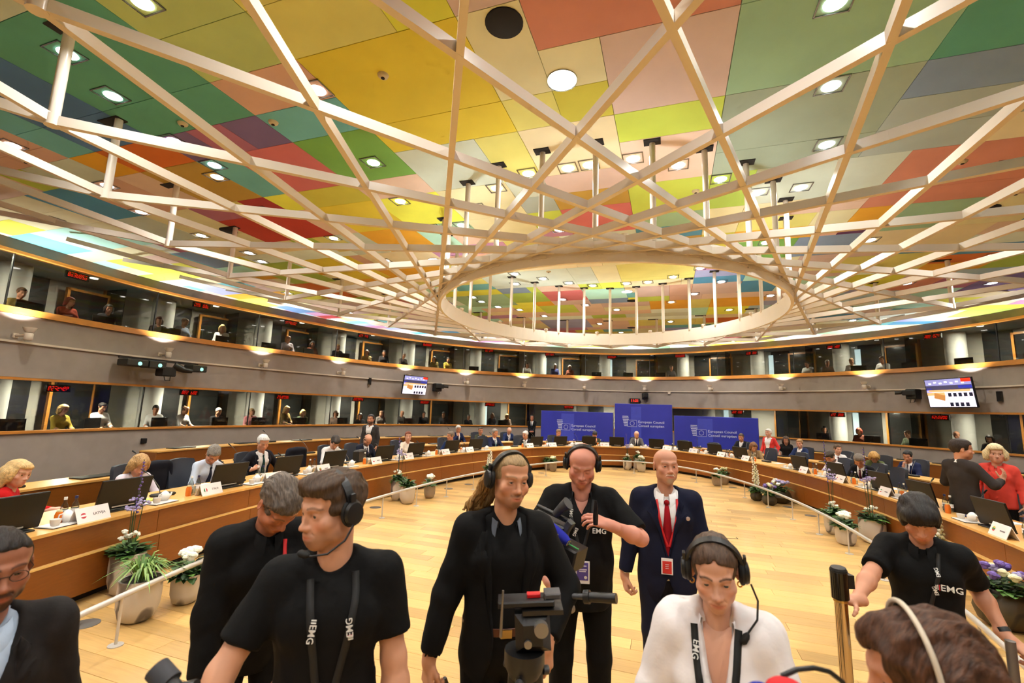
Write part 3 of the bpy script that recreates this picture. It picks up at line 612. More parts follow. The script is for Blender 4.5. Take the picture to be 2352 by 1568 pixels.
def beam_mesh(a, b, wd=.052, hg=.085):
    a, b = Vector(a), Vector(b); t = (b - a).normalized(); s_ = t.cross(Vector((0, 0, 1))).normalized() * wd / 2; u = s_.cross(t).normalized() * hg / 2
    if u.z < 0: u = -u
    P = [a + x * s_ + y * u for x, y in ((-1, -1), (1, -1), (1, 1), (-1, 1))] + [b + x * s_ + y * u for x, y in ((-1, -1), (1, -1), (1, 1), (-1, 1))]
    return [rel(p) for p in P], [(3, 2, 1, 0), (4, 5, 6, 7), (0, 1, 5, 4), (1, 2, 6, 5), (2, 3, 7, 6), (3, 0, 4, 7)]
for i in range(NN):
    th = TH0 + 360.0 / NN * i; n0 = ell(OCX, OCY, OA, OB, th)
    for sg in (1, -1):
        q = ell(RCX, RCY, RA + .01, RB + .01, th + sg * 360.0 / NN * 5)
        d_ = (q - n0) / np.hypot(*(q - n0)); e = q + d_ * .10
        v_, f_ = beam_mesh((n0[0] + d_[0] * .05, n0[1] + d_[1] * .05, ZN - (.002 if sg > 0 else 0)), (e[0], e[1], ZR - .01 + (0.004 if sg > 0 else 0)))
        mesh_obj('beam', v_, f_, m_beam, ring)
        L_ = 0.4
        while L_ < 4.2 and inside(n0[0] - d_[0] * (L_ + .7), n0[1] - d_[1] * (L_ + .7)): L_ += .2
        if L_ > .7:
            v_, f_ = beam_mesh((n0[0] + d_[0] * .04, n0[1] + d_[1] * .04, ZN - (.003 if sg > 0 else -.002)), (n0[0] - d_[0] * L_, n0[1] - d_[1] * L_, min(CEIL - .08, ZN + .20 * L_)))
            mesh_obj('outer_beam', v_, f_, m_beam, ring)
    # rounded node, hanger post and ceiling slot
    nb = MB().lathe([(.055, -.05), (.055, .05)], 14, rel((n0[0], n0[1], ZN))); nb.build('node', m_beam, ring, True)
    MB().lathe([(.042, 0), (.042, CEIL - ZN - .03)], 12, rel((n0[0], n0[1], ZN + .03))).build('outer_post', m_beam, ring, True)
    MB().box(rel((n0[0] - .12, n0[1], CEIL - .006)), (.34, .13, .012)).build('post_slot', m_hole, ring)
    q = ell(RCX, RCY, RA, RB, th)
    MB().lathe([(.036, 0), (.036, CEIL - 4.03)], 12, rel((q[0], q[1], 4.03))).build('inner_post', m_beam, ring, True)
    MB().box(rel((q[0], q[1] - .03, CEIL - .006)), (.2, .14, .012)).build('post_slot', m_hole, ring)

# small uplights sitting on the ring band
m_rl = mat('ring_lamp_glow', (255, 255, 255), .3, emit=(255, 246, 232), estr=8)
for i in range(14):
    th = TH0 + 360.0 / NN * (2 * i + .5); q = ell(RCX, RCY, RA, RB, th)
    t = thing('ring_uplight', 'small uplight sitting on the white ring, %s round from the left' % ORD[min(i, 12)].replace('leftmost', 'first') if i < 13 else 'small uplight sitting on the white ring, last one round', 'uplight', (q[0], q[1], 4.05), math.radians(th), 'uplights on the ring')
    MB().lathe([(.035, 0), (.05, .05), (.05, .06)], 12).build('housing', m_beam, t, True); MB().lathe([(.044, .056), (.044, .062)], 12).build('bulb', m_rl, t)
    area_light('ring_uplight_beam', (q[0], q[1], 4.125), .09, 8.5, (1, .97, .92), rot=(math.pi, 0, 0))
# ================================================================ TABLES, CHAIRS AND WHAT STANDS ON THEM
T1C = (-1.27, 7.74, 4.73, 10.18); T2C = (-1.27, 7.74, 7.2, 12.4)
def ecurve(c, off, t0, t1, n=120):
    return Curve([ell(c[0], c[1], c[2] + off, c[3] + off, t0 + (t1 - t0) * i / n) for i in range(n + 1)], closed=False)
m_tfront = wood('table_veneer', (132, 74, 22), 0.36, 0.08, (3, 3, 22), .03)
m_ttop = wood('table_top_veneer', (222, 168, 92), 0.3, 0.07, (6, 6, 2))
m_ledge = wood('table_ledge', (236, 190, 112), 0.3, 0.05)
m_kick = mat('table_kick', (26, 18, 12), .8)
def desk(name, label, cv, top, depth, rows, pw, d0=0, d1=None, ledge=None):
    """curved desk standing on its front line cv (outward = towards the sitters)"""
    d1 = cv.len if d1 is None else d1
    t = thing(name, label, 'table', (0, 0, 0))
    sweep(cv, d0, d1, [(-.015, top - .03), (depth, top - .03), (depth, top), (-.015, top)], 'worktop', m_ttop, t, step=.25)
    n = max(1, round((d1 - d0) / pw))
    for i in range(n):
        a, b = d0 + (d1 - d0) * i / n + .003, d0 + (d1 - d0) * (i + 1) / n - .003
        for o, z0, z1 in rows: sweep(cv, a, b, [(o, z0), (o + .025, z0), (o + .025, z1), (o, z1)], 'front_panel', m_tfront, t, step=.25)
    if ledge: sweep(cv, d0, d1, [(-.035, ledge - .014), (.05, ledge - .014), (.05, ledge), (-.035, ledge)], 'ledge', m_ledge, t, step=.25)
    sweep(cv, d0, d1, [(.07, 0), (depth - .2, 0), (depth - .2, .08), (.07, .08)], 'plinth', m_kick, t, step=.25)
    for d in (d0 + .02, d1 - .02):
        p = cv.at(d); nn = cv.nor(d); a_ = math.atan2(nn[1], nn[0])
        MB().box((p[0] + nn[0] * (depth / 2 + .02), p[1] + nn[1] * (depth / 2 + .02), top / 2 + .02), (depth - .02, .03, top - .08), a_).build('end_panel', m_tfront, t)
    return t
E1 = ecurve(T1C, 0, 230, -40)
desk('conference_table', 'large oval wooden conference table curving round the open floor', E1, .75, .86, [(.02, .46, .715), (-.03, .085, .445)], 1.45, ledge=.46)
E2L = ecurve(T2C, 0, 226, 95.5); E2R = ecurve(T2C, 0, 85, -24)
desk('second_row_desk', 'long curved wooden desk of the second row on the left', E2L, .75, .55, [(0, .38, .715), (0, .09, .372)], 1.6)
desk('second_row_desk', 'long curved wooden desk of the second row on the right', E2R, .75, .55, [(0, .38, .715), (0, .09, .372)], 1.6)
E3L = Curve(catmull([(-11.3, 7.75), (-11.5, 10.2), (-10.9, 13.96), (-9.5, 17.3), (-7.3, 19.9), (-6.2, 20.7)], False), False)
E3R = Curve(catmull([(4.4, 20.9), (5.8, 19.6), (7.35, 17.7), (8.3, 15.6), (8.9, 12.5), (9.0, 9.0)], False), False)
desk('third_row_desk', 'curved wooden desk of the back row on the left', E3L, .78, .5, [(0, .09, .745)], 1.8)
desk('third_row_desk', 'curved wooden desk of the back row on the right', E3R, .78, .5, [(0, .09, .745)], 1.8)

m_leather = mat('slate_leather', (46, 50, 60), .45, bump=.1, bscale=80)
m_metal = mat('brushed_metal', (150, 148, 142), .35, metal=.9)
chair_me = None
def make_chair(label, pos, rz, group=None, name='conference_chair'):
    """rz: direction the sitter faces is local +Y"""
    global chair_me
    if chair_me is None:
        s_ = MB().box((0, 0, .46), (.50, .48, .08), bev=.03).mesh('seat', m_leather, True)
        bk = MB(); P = []; F = []
        nx, nz = 8, 8
        for side in (0, 1):
            for j in range(nz + 1):
                for i in range(nx + 1):
                    u = -1 + 2 * i / nx; v = j / nz; wd_ = .255 - .03 * v - .02 * (v > .95)
                    P.append((u * wd_, -.235 - .10 * v + .035 * u * u - (.06 if side else 0), .48 + .58 * v - (.02 * u * u if v > .9 else 0)))
        S = (nx + 1) * (nz + 1)
        for j in range(nz):
            for i in range(nx):
                a = j * (nx + 1) + i; F.append((a, a + nx + 1, a + nx + 2, a + 1)); F.append((S + a, S + a + 1, S + a + nx + 2, S + a + nx + 1))
        for j in range(nz):
            a = j * (nx + 1); F.append((a, S + a, S + a + nx + 1, a + nx + 1)); b = a + nx; F.append((b, b + nx + 1, S + b + nx + 1, S + b))
        for i in range(nx):
            F.append((i, i + 1, S + i + 1, S + i)); a = nz * (nx + 1) + i; F.append((a, S + a, S + a + 1, a + 1))
        bk.add(P, F); b_ = bk.mesh('backrest', m_leather, True)
        ar = MB().box((.28, -.02, .64), (.05, .3, .03), bev=.01).box((.28, -.1, .55), (.03, .03, .18)).mesh('armrest', m_dark)
        al = MB().box((-.28, -.02, .64), (.05, .3, .03), bev=.01).box((-.28, -.1, .55), (.03, .03, .18)).mesh('armrest', m_dark)
        ps = MB().lathe([(.03, .06), (.03, .42)], 10).mesh('column', m_metal, True)
        ft = MB()
        for k in range(5):
            a = 2 * math.pi * k / 5; ft.box((.15 * math.cos(a), .15 * math.sin(a), .05), (.3, .04, .03), a)
        ft = ft.mesh('base', m_dark)
        chair_me = [('seat', s_), ('backrest', b_), ('armrest', ar), ('armrest', al), ('column', ps), ('base', ft)]
    t = thing(name, label, 'chair', pos, rz, group)
    for n_, me in chair_me: link(n_, me, t)
    return t
m_screen = mat('monitor_black', (20, 16, 13), .42, spec=.35)
m_lightstrip = mat('monitor_strip', (214, 205, 190), .4)
mon_me = None
def make_monitor(label, pos, rz, group, sc_=1.0, name='monitor'):
    """screen faces local +Y (towards the sitter); tilted back"""
    global mon_me
    if mon_me is None:
        R = Matrix.Translation((0, 0, .015)) @ Matrix.Rotation(math.radians(14), 4, 'X')
        a = MB().box((0, 0, .175), (.54, .022, .34), mtx=R, bev=.006).mesh('housing', m_screen)
        b = MB().box((0, .013, .175), (.50, .003, .30), mtx=R).mesh('screen', mat('screen_glass', (30, 34, 40), .15))
        c = MB().box((.02, -.013, .035), (.24, .006, .012), mtx=R).mesh('handle_strip', m_lightstrip)
        d = MB().box((0, -.01, .008), (.40, .14, .016), bev=.004).mesh('foot', m_dark)
        mon_me = [('housing', a), ('screen', b), ('handle_strip', c), ('foot', d)]
    t = thing(name, label, 'monitor', pos, rz, group); t.scale = (sc_,) * 3
    hs_o = link('housing', mon_me[0][1], t)
    for n_, me in mon_me[1:]: link(n_, me, t if n_ == 'foot' else hs_o)
    return t
mic_me = None
def make_mic(label, pos, rz, group):
    """gooseneck leans towards the sitter (local +Y)"""
    global mic_me
    if mic_me is None:
        a = MB().box((0, 0, .02), (.26, .13, .04), bev=.012).mesh('base', m_dark)
        b = MB().tube([(-.04, 0, .03), (-.05, .02, .12), (-.09, .1, .24), (-.13, .17, .31)], .005, 6).mesh('gooseneck', mat('mic_stem', (90, 88, 84), .4))
        c = MB().tube([(-.125, .16, .30), (-.155, .21, .345)], [.009, .013], 8).mesh('capsule', m_dark)
        mic_me = [('base', a), ('gooseneck', b), ('capsule', c)]
    t = thing('microphone', label, 'microphone', pos, rz, group)
    for n_, me in mic_me: link(n_, me, t)
    return t
m_card = mat('card_white', (240, 234, 232), .6); m_ink = mat('card_ink', (120, 112, 112), .7)
card_me = None
def make_card(label, pos, rz, group, txt=None, flag=((190, 60, 70), (230, 230, 230), (190, 60, 70)), vertical=False, lines=True):
    """front faces local -Y (towards the open floor)"""
    global card_me
    t = thing('name_card', label, 'name card', pos, rz, group)
    if card_me is None:
        card_me = MB().add([(-.17, -.06, 0), (.17, -.06, 0), (.17, 0, .14), (-.17, 0, .14), (-.17, .06, 0), (.17, .06, 0), (-.17, -.054, 0), (.17, -.054, 0), (-.17, .054, 0), (.17, .054, 0), (.17, 0, .128), (-.17, 0, .128)], [(0, 1, 2, 3), (5, 4, 3, 2), (7, 6, 11, 10), (8, 9, 10, 11), (0, 6, 7, 1), (4, 5, 9, 8), (1, 7, 10, 2), (2, 10, 9, 5), (0, 3, 11, 6), (3, 4, 8, 11)]).mesh('folded_card', m_card)
    link('folded_card', card_me, t)
    fm = frame_mtx((0, -.0315, .0665), (1, 0, 0), (0, .06, .14))
    f_ = MB(); n = len(flag); r = .028
    for i, c in enumerate(flag):
        a0, a1 = -r + 2 * r * i / n, -r + 2 * r * (i + 1) / n; pts = []
        for q in range(7):
            v = a0 + (a1 - a0) * q / 6; h = math.sqrt(max(0, r * r - v * v)); pts.append((v, h))
        poly = pts + [(v, -h) for v, h in reversed(pts)]
        poly = [(p[0] - .10, p[1]) for p in poly] if vertical else [(p[1] - .10, -p[0]) for p in poly]
        f_.prism(poly[::-1] if not vertical else poly, 0.0006, .0016, i, fm)
    f_.build('emblem', [mat('flag_%d_%d_%d' % c, c, .7) for c in flag], t)
    if txt: text_mesh('lettering', txt, .036, m_ink, t, fm @ Matrix.Translation((.06, 0, .001)))
    elif lines: MB().box((.06, 0, .001), (.09, .014, .001), mtx=fm).build('lettering', m_ink, t)
    return t
m_water = glassmat('bottle_glass', (228, 232, 228), .12); m_juice = mat('orange_juice', (214, 110, 30), .25, spec=.6)
m_bluecap = mat('blue_cap', (40, 44, 90), .4); m_white2 = mat('porcelain', (240, 236, 230), .25); m_paper = mat('paper', (244, 240, 238), .7)
bot_me = None
def make_bottle(label, pos, group, cap='blue'):
    global bot_me
    if bot_me is None:
        b = MB().lathe([(.03, 0), (.032, .02), (.032, .12), (.026, .15), (.013, .18), (.013, .21)], 12).mesh('glass_body', m_water, True)
        c = MB().lathe([(.015, .205), (.015, .23)], 10).mesh('cap', m_bluecap); c2 = MB().lathe([(.015, .205), (.015, .23)], 10).mesh('cap', m_white2)
        l = MB().lathe([(.0325, .06), (.0325, .11)], 12, cap=False).mesh('label_band', m_paper)
        bot_me = (b, c, l, c2)
    t = thing('water_bottle', label, 'bottle', pos, 0, group)
    gb = link('glass_body', bot_me[0], t); link('cap', bot_me[1] if cap == 'blue' else bot_me[3], gb); link('label_band', bot_me[2], gb); return t
jb = None
def make_juice(label, pos, group):
    global jb
    if jb is None: jb = (MB().lathe([(.03, 0), (.034, .03), (.033, .09), (.024, .12)], 12).mesh('juice_bottle_body', m_juice, True), MB().lathe([(.022, .118), (.022, .135)], 10).mesh('lid', mat('cream_lid', (220, 205, 150), .4)))
    t = thing('juice_bottle', label, 'bottle', pos, 0, group); link('lid', jb[1], link('body', jb[0], t)); return t
gl = None
def make_glass(label, pos, group):
    global gl
    if gl is None: gl = MB().lathe([(.026, 0), (.03, .02), (.034, .11), (.031, .11), (.026, .02)], 12).mesh('tumbler', m_water, True)
    o = link('drinking_glass', gl, None, pos); return tag(o, label, 'glass', group)
cupm = None
def make_tray(label, pos, rz, group):
    """tray > nothing; the cups on it are things"""
    global cupm
    if cupm is None:
        tr = MB().box((0, 0, .008), (.30, .2, .012), bev=.004).mesh('tray', mat('tray_white', (225, 220, 215), .4)), MB().box((0, 0, .003), (.31, .21, .006)).mesh('rim', m_dark)
        cp_ = MB().lathe([(.03, 0), (.04, .03), (.043, .06), (.039, .06), (.03, .01)], 12).mesh('cup', m_white2, True)
        pt = MB().lathe([(.035, 0), (.055, .03), (.055, .07), (.03, .10), (.012, .115)], 12).tube([(.05, 0, .03), (.085, 0, .055), (.095, 0, .085)], .01, 6).tube([(-.05, 0, .03), (-.085, 0, .045), (-.08, 0, .08), (-.045, 0, .085)], .006, 6).mesh('pot', m_white2, True)
        cupm = tr + (cp_, pt)
    t = thing('serving_tray', label, 'tray', pos, rz, group); link('plate', cupm[0], t); link('rim', cupm[1], t)
    R = Matrix.Rotation(rz, 3, 'Z')
    for n_, me, q in (('coffee_cup', cupm[2], (-.08, -.03, .014)), ('coffee_pot', cupm[3], (.07, .02, .014))):
        v = R @ Vector(q); o = link(n_, me, None, (pos[0] + v.x, pos[1] + v.y, pos[2] + v.z), rz); tag(o, '%s on the %s' % (n_.replace('_', ' '), label), n_.split('_')[1], group + ' ' + n_)
    return t
papr = None
def make_paper(label, pos, rz, group, col=None):
    global papr
    if papr is None: papr = MB().box((0, 0, .004), (.21, .30, .008)).mesh('document', m_paper)
    if col: o = MB().box((0, 0, .006), (.23, .31, .012), bev=.002).build('folder', col, None, loc=pos, rz=rz); return tag(o, label, 'folder', group)
    o = link('document', papr, None, pos, rz); return tag(o, label, 'document', group)

ET = {o: ecurve(T1C, o, 232, -42) for o in (.10, .22, .30, .45, .62, 1.02, 1.12)}
def onT(off, d_main, z=.75):
    """point at outward offset from the table front at arc d_main, and the angle whose +Y points outward"""
    p = E1.off(d_main, off); n = E1.nor(d_main); return (p[0], p[1], z), math.atan2(n[1], n[0]) - math.pi / 2
def arcT(px, off=.3):
    """arc position on E1 for an image column, at the given offset"""
    q = ET[off].at(ET[off].hit(px)); i = np.argmin(((E1.q - q) ** 2).sum(1)); return E1.L[i]
SEATS = [  # head px, monitor px, who, kind
 ((45, 1095), (-20, 1200), 'the blonde in red'), ((325, 1078), (293, 1150), 'the woman in stripes'), ((490, 1050), (507, 1105), 'the man in light blue'),
 ((603, 1020), (662, 1080), 'the man pulling on his jacket'), ((770, 1020), (775, 1060), 'the young man with red tie'), ((843, 1010), (872, 1048), 'the man with the bag'),
 ((940, 1005), (955, 1035), 'the woman in cream'), ((1037, 1002), (1038, 1022), 'the man turned away'), ((1137, 993), (1095, 1020), 'the man with folded hands'),
 ((1208, 1000), (1223, 1010), 'the white-haired man in charcoal'), ((1283, 993), (1282, 1008), 'the man resting his chin'), ((1365, 1005), (1345, 1010), 'the man in olive'),
 ((1462, 1003), (1413, 1013), 'the grey-suited chairman'), ((1553, 1018), (1507, 1018), 'the first empty chair'), ((1625, 1025), (1578, 1025), 'the second empty chair'),
 ((1732, 1035), (1640, 1033), 'the woman in tan'), ((1820, 1060), (1708, 1045), 'the third empty chair'), ((1905, 1050), (1850, 1075), 'the man with the tablet'), ((1968, 1060), (1932, 1090), 'the writing man'),
 ((2035, 1075), (2028, 1115), 'the fourth empty chair'), ((2205, 1100), (2148, 1140), 'the fifth empty chair'), ((2262, 1130), (2293, 1185), 'the last empty chair')]
FL = [((190, 60, 70), (235, 235, 235), (190, 60, 70)), ((60, 130, 80), (235, 235, 235), (200, 60, 60)), ((70, 90, 170), (235, 235, 235), (70, 90, 170)), ((220, 180, 60), (60, 130, 80), (190, 50, 50)), ((200, 60, 60), (235, 235, 235), (60, 80, 160)), ((235, 235, 235), (200, 60, 70))]
CARDT = {0: 'LATVIJA', 1: 'ITALIA'}
OCC = {}
for i, (hp, mp, who) in enumerate(SEATS):
    right = mp[0] > 1450; sg = 1 if right else -1     # towards the camera along the arc
    dm = arcT(mp)
    p, a = onT(.26, dm); make_monitor('black monitor seen from behind, beside %s' % who, p, a + (0.12 if right else -.12), 'monitors on the oval table')
    dc = dm + sg * (.47 if i < 13 else .44)
    vert = i == 1
    nm = SEATS[i - 1][2] if not right and i > 0 else who
    p, a = onT(.09, dc); make_card('white folded name card next to the monitor of %s' % who, p, a, 'name cards', {1: 'LATVIJA', 2: 'ITALIA'}.get(i), FL[{1: 0, 2: 1, 3: 2, 4: 3}.get(i, i % 6)], i == 2)
    p, a = onT(.30, dc - sg * .02); make_bottle('blue-capped water bottle behind the name card of %s' % who, p, 'water bottles')
    p, a = onT(.32, dc + sg * .07); make_bottle('white-capped water bottle behind the name card of %s' % who, p, 'white-capped bottles', 'white')
    p, a = onT(.22, dc + sg * .20); make_juice('small bottle of orange juice by the name card of %s' % who, p, 'juice bottles')
    p, a = onT(.24, dc + sg * .12); make_glass('clear tumbler by the juice of %s' % who, p, 'tumblers')
    p, a = onT(.50, dc + sg * .30); make_mic('black gooseneck microphone near the monitor of %s' % who, p, a, 'table microphones')
    p, a = onT(.17, dm - sg * .42); make_tray('white tray by the monitor of %s' % who, p, a, 'trays')
    if i % 2 == 0 or i in (1, 3): p, a = onT(.62, dc + sg * .62); make_paper('white papers on the table in front of %s' % who, p, a + .3, 'papers')
    # chair
    dh = arcT(hp, 1.12); OCC[i] = dh
    p, a = onT(1.24 if 'empty' not in who else 1.12, dh, 0)
    ch = make_chair('slate leather chair of %s' % who if 'empty' not in who else 'slate leather chair, %s right of the chairman' % who.replace('the ', '', 1), p, a + math.pi, 'chairs at the oval table')
# second and third rows: chairs, desk pads, microphones
def onC(cv, d, off, z=.75):
    p = cv.off(d, off); n = cv.nor(d); return (p[0], p[1], z), math.atan2(n[1], n[0]) - math.pi / 2
pad = MB().box((0, 0, .012), (.62, .26, .022), bev=.006).mesh('desk_pad', m_screen)
n_ = 0
for cv, nm, st, rg in ((E2L, 'second row on the left', 1.9, 'second'), (E2R, 'second row on the right', 1.9, 'second'), (E3L, 'back row on the left', 1.9, 'back'), (E3R, 'back row on the right', 1.9, 'back')):
    k = 0; d = .9
    while d < cv.len - .5:
        p, a = onC(cv, d, .27, .75 if rg == 'second' else .78)
        o = link('folded_screen', pad, None, p, a); tag(o, 'flat black folded screen on the %s, %s along the desk' % (nm, ORD[min(k, 12)].replace('leftmost', 'first')), 'screen', 'folded screens ' + nm)
        if rg == 'second' or k % 2: 
            p, a = onC(cv, d + .75, .2, .75 if rg == 'second' else .78); make_mic('black desk microphone on the %s, %s along the desk' % (nm, ORD[min(k, 12)].replace('leftmost', 'first')), p, a, 'microphones ' + nm)
        k += 1; d += st
# ================================================================ SCULPTING TOOLS (distance fields -> smooth meshes)
class SDF:
    def __init__(s, lo, hi, h):
        s.h = h; s.lo = np.array(lo, float); n = np.ceil((np.array(hi, float) - s.lo) / h).astype(int) + 1; s.n = n
        s.ax = [s.lo[i] + h * np.arange(n[i]) for i in range(3)]; s.d = np.full(n, 1.0, np.float32)
        s.M = np.eye(4)
    def _tp(s, p): return s.M[:3, :3] @ np.array(p, float) + s.M[:3, 3]
    def _sl(s, lo, hi):
        a = np.maximum(np.floor((lo - s.lo) / s.h).astype(int), 0); b = np.minimum(np.ceil((hi - s.lo) / s.h).astype(int) + 1, s.n)
        if np.any(b <= a): return None
        sl = tuple(slice(a[i], b[i]) for i in range(3))
        X, Y, Z = np.meshgrid(*[s.ax[i][sl[i]] for i in range(3)], indexing='ij'); return sl, X, Y, Z
    def _mix(s, sl, v, k, sub):
        a = s.d[sl]
        if sub:
            v = -v
            if k > 0: hh = np.maximum(k - np.abs(a - v), 0) / k; s.d[sl] = np.maximum(a, v) + hh * hh * k * .25
            else: s.d[sl] = np.maximum(a, v)
        else:
            if k > 0: hh = np.maximum(k - np.abs(a - v), 0) / k; s.d[sl] = np.minimum(a, v) - hh * hh * k * .25
            else: s.d[sl] = np.minimum(a, v)
    def cap(s, a, b, ra, rb=None, k=.02, sub=False):
        rb = ra if rb is None else rb; a, b = s._tp(a), s._tp(b); m = max(ra, rb) + k + 2 * s.h
        g = s._sl(np.minimum(a, b) - m, np.maximum(a, b) + m)
        if g is None: return s
        sl, X, Y, Z = g; ba = b - a; L2 = max(ba @ ba, 1e-12)
        t = np.clip(((X - a[0]) * ba[0] + (Y - a[1]) * ba[1] + (Z - a[2]) * ba[2]) / L2, 0, 1)
        v = np.sqrt((X - a[0] - t * ba[0]) ** 2 + (Y - a[1] - t * ba[1]) ** 2 + (Z - a[2] - t * ba[2]) ** 2) - (ra + (rb - ra) * t)
        s._mix(sl, v.astype(np.float32), k, sub); return s
    def ell(s, c, r, k=.02, sub=False, R=None):
        cc = s._tp(c); r = np.array(r if isinstance(r, (list, tuple)) else (r, r, r), float)
        Rm = s.M[:3, :3] if R is None else s.M[:3, :3] @ np.array(R)
        m = r.max() + k + 2 * s.h; g = s._sl(cc - m, cc + m)
        if g is None: return s
        sl, X, Y, Z = g; X = X - cc[0]; Y = Y - cc[1]; Z = Z - cc[2]
        q = [(Rm[0, i] * X + Rm[1, i] * Y + Rm[2, i] * Z) for i in range(3)]
        k0 = np.sqrt(sum((q[i] / r[i]) ** 2 for i in range(3))); k1 = np.sqrt(sum((q[i] / r[i] ** 2) ** 2 for i in range(3)))
        v = np.where(k1 > 1e-9, k0 * (k0 - 1) / np.maximum(k1, 1e-9), -r.min())
        s._mix(sl, v.astype(np.float32), k, sub); return s
    def func(s, f, k=.01, sub=True, lo=None, hi=None):
        """f(x, y, z) in the current local frame"""
        sl = tuple(slice(0, n) for n in s.n); X, Y, Z = np.meshgrid(*s.ax, indexing='ij')
        Mi = np.linalg.inv(s.M); q = [Mi[i, 0] * X + Mi[i, 1] * Y + Mi[i, 2] * Z + Mi[i, 3] for i in range(3)]
        s._mix(sl, f(*q).astype(np.float32), k, sub); return s
    def cyl(s, a, b, r, k=0.0, sub=True):
        a, b = s._tp(a), s._tp(b); m = r + k + 2 * s.h; g = s._sl(np.minimum(a, b) - m, np.maximum(a, b) + m)
        if g is None: return s
        sl, X, Y, Z = g; ba = b - a; L = math.sqrt(ba @ ba); ba = ba / L
        t = (X - a[0]) * ba[0] + (Y - a[1]) * ba[1] + (Z - a[2]) * ba[2]
        rad = np.sqrt(np.maximum((X - a[0]) ** 2 + (Y - a[1]) ** 2 + (Z - a[2]) ** 2 - t * t, 0))
        v = np.maximum(rad - r, np.abs(t - L / 2) - L / 2); s._mix(sl, v.astype(np.float32), k, sub); return s
    def front(s, x, z, dflt=0.1):
        """largest y of the surface in the column (x, z)"""
        i = int(round((x - s.lo[0]) / s.h)); k = int(round((z - s.lo[2]) / s.h))
        if not (0 <= i < s.n[0] and 0 <= k < s.n[2]): return dflt
        col = s.d[i, :, k]; w_ = np.where(col < 0)[0]
        if len(w_) == 0: return dflt
        j = w_[-1]
        if j + 1 >= s.n[1]: return s.ax[1][j]
        return s.ax[1][j] + s.h * (-col[j]) / (col[j + 1] - col[j])
    def mesh(s):
        D = s.d; h = s.h; S = D < 0; nx, ny, nz = [n - 1 for n in s.n]
        cnt = np.zeros((nx, ny, nz), np.int8); acc = np.zeros((nx, ny, nz, 3), np.float32)
        for ax in range(3):
            o = [(0, 0), (0, 1), (1, 0), (1, 1)]
            for (u, v) in o:
                st = [0, 0, 0]; oth = [i for i in range(3) if i != ax]; st[oth[0]] = u; st[oth[1]] = v
                en = list(st); en[ax] = 1
                A = D[st[0]:st[0] + nx, st[1]:st[1] + ny, st[2]:st[2] + nz]; B = D[en[0]:en[0] + nx, en[1]:en[1] + ny, en[2]:en[2] + nz]
                c = (A < 0) != (B < 0); t = A[c] / (A[c] - B[c]); cnt[c] += 1
                for q in range(3): acc[..., q][c] += (t if q == ax else st[q])
        act = cnt > 0; idx = np.full(act.shape, -1, np.int64); N = int(act.sum()); idx[act] = np.arange(N)
        ijk = np.argwhere(act); V = s.lo + h * (ijk + acc[act] / cnt[act][:, None])
        Q = []
        for ax in range(3):
            b, c = (ax + 1) % 3, (ax + 2) % 3
            A = np.moveaxis(S, (ax, b, c), (0, 1, 2)); I = np.moveaxis(idx, (ax, b, c), (0, 1, 2))
            e = A[:-1, 1:-1, 1:-1] != A[1:, 1:-1, 1:-1]; f = A[:-1, 1:-1, 1:-1]
            w_ = np.argwhere(e); 
            if len(w_) == 0: continue
            x, y, z = w_[:, 0], w_[:, 1], w_[:, 2]
            q = np.stack([I[x, y, z], I[x, y + 1, z], I[x, y + 1, z + 1], I[x, y, z + 1]], 1)
            fl_ = ~f[e]; q[fl_] = q[fl_][:, ::-1]; Q.append(q)
        return V, (np.concatenate(Q) if Q else np.zeros((0, 4), int))
def relax(V, Q, it=1, lam=.5):
    for _ in range(it):
        acc = np.zeros_like(V); c = np.zeros(len(V))
        for a, b in ((0, 1), (1, 2), (2, 3), (3, 0)):
            np.add.at(acc, Q[:, a], V[Q[:, b]]); np.add.at(acc, Q[:, b], V[Q[:, a]]); np.add.at(c, Q[:, a], 1); np.add.at(c, Q[:, b], 1)
        V = V + lam * (acc / np.maximum(c, 1)[:, None] - V)
    return V
def vnormals(V, Q):
    n = np.cross(V[Q[:, 2]] - V[Q[:, 0]], V[Q[:, 3]] - V[Q[:, 1]]); N = np.zeros_like(V)
    for a in range(4): np.add.at(N, Q[:, a], n)
    return N / np.maximum(np.linalg.norm(N, axis=1), 1e-9)[:, None]
def vnoise(P, seed=0, octv=5, f=1.0):
    r = np.random.default_rng(seed); o = np.zeros(len(P))
    for k in range(octv):
        d = r.normal(size=3); d /= np.linalg.norm(d); o += np.sin((P @ d) * f * (1 + .7 * k) + r.random() * 6.3) / (1 + .5 * k)
    return o / 2.2
def quad_obj(name, V, Q, m, parent=None, col=None):
    me = bpy.data.meshes.new(name); n, q = len(V), len(Q)
    me.vertices.add(n); me.vertices.foreach_set('co', np.ascontiguousarray(V, np.float32).ravel())
    me.loops.add(4 * q); me.loops.foreach_set('vertex_index', np.ascontiguousarray(Q, np.int32).ravel())
    me.polygons.add(q); me.polygons.foreach_set('loop_start', np.arange(q, dtype=np.int32) * 4)
    me.update(calc_edges=True); me.validate()
    me.polygons.foreach_set('use_smooth', np.ones(len(me.polygons), bool))
    if col is not None:
        at = me.color_attributes.new('Col', 'FLOAT_COLOR', 'POINT'); c4 = np.ones((n, 4), np.float32); c4[:, :3] = col; at.data.foreach_set('color', c4.ravel())
    me.materials.append(m); o = bpy.data.objects.new(name, me); C.objects.link(o)
    if parent is not None: o.parent = parent
    return o
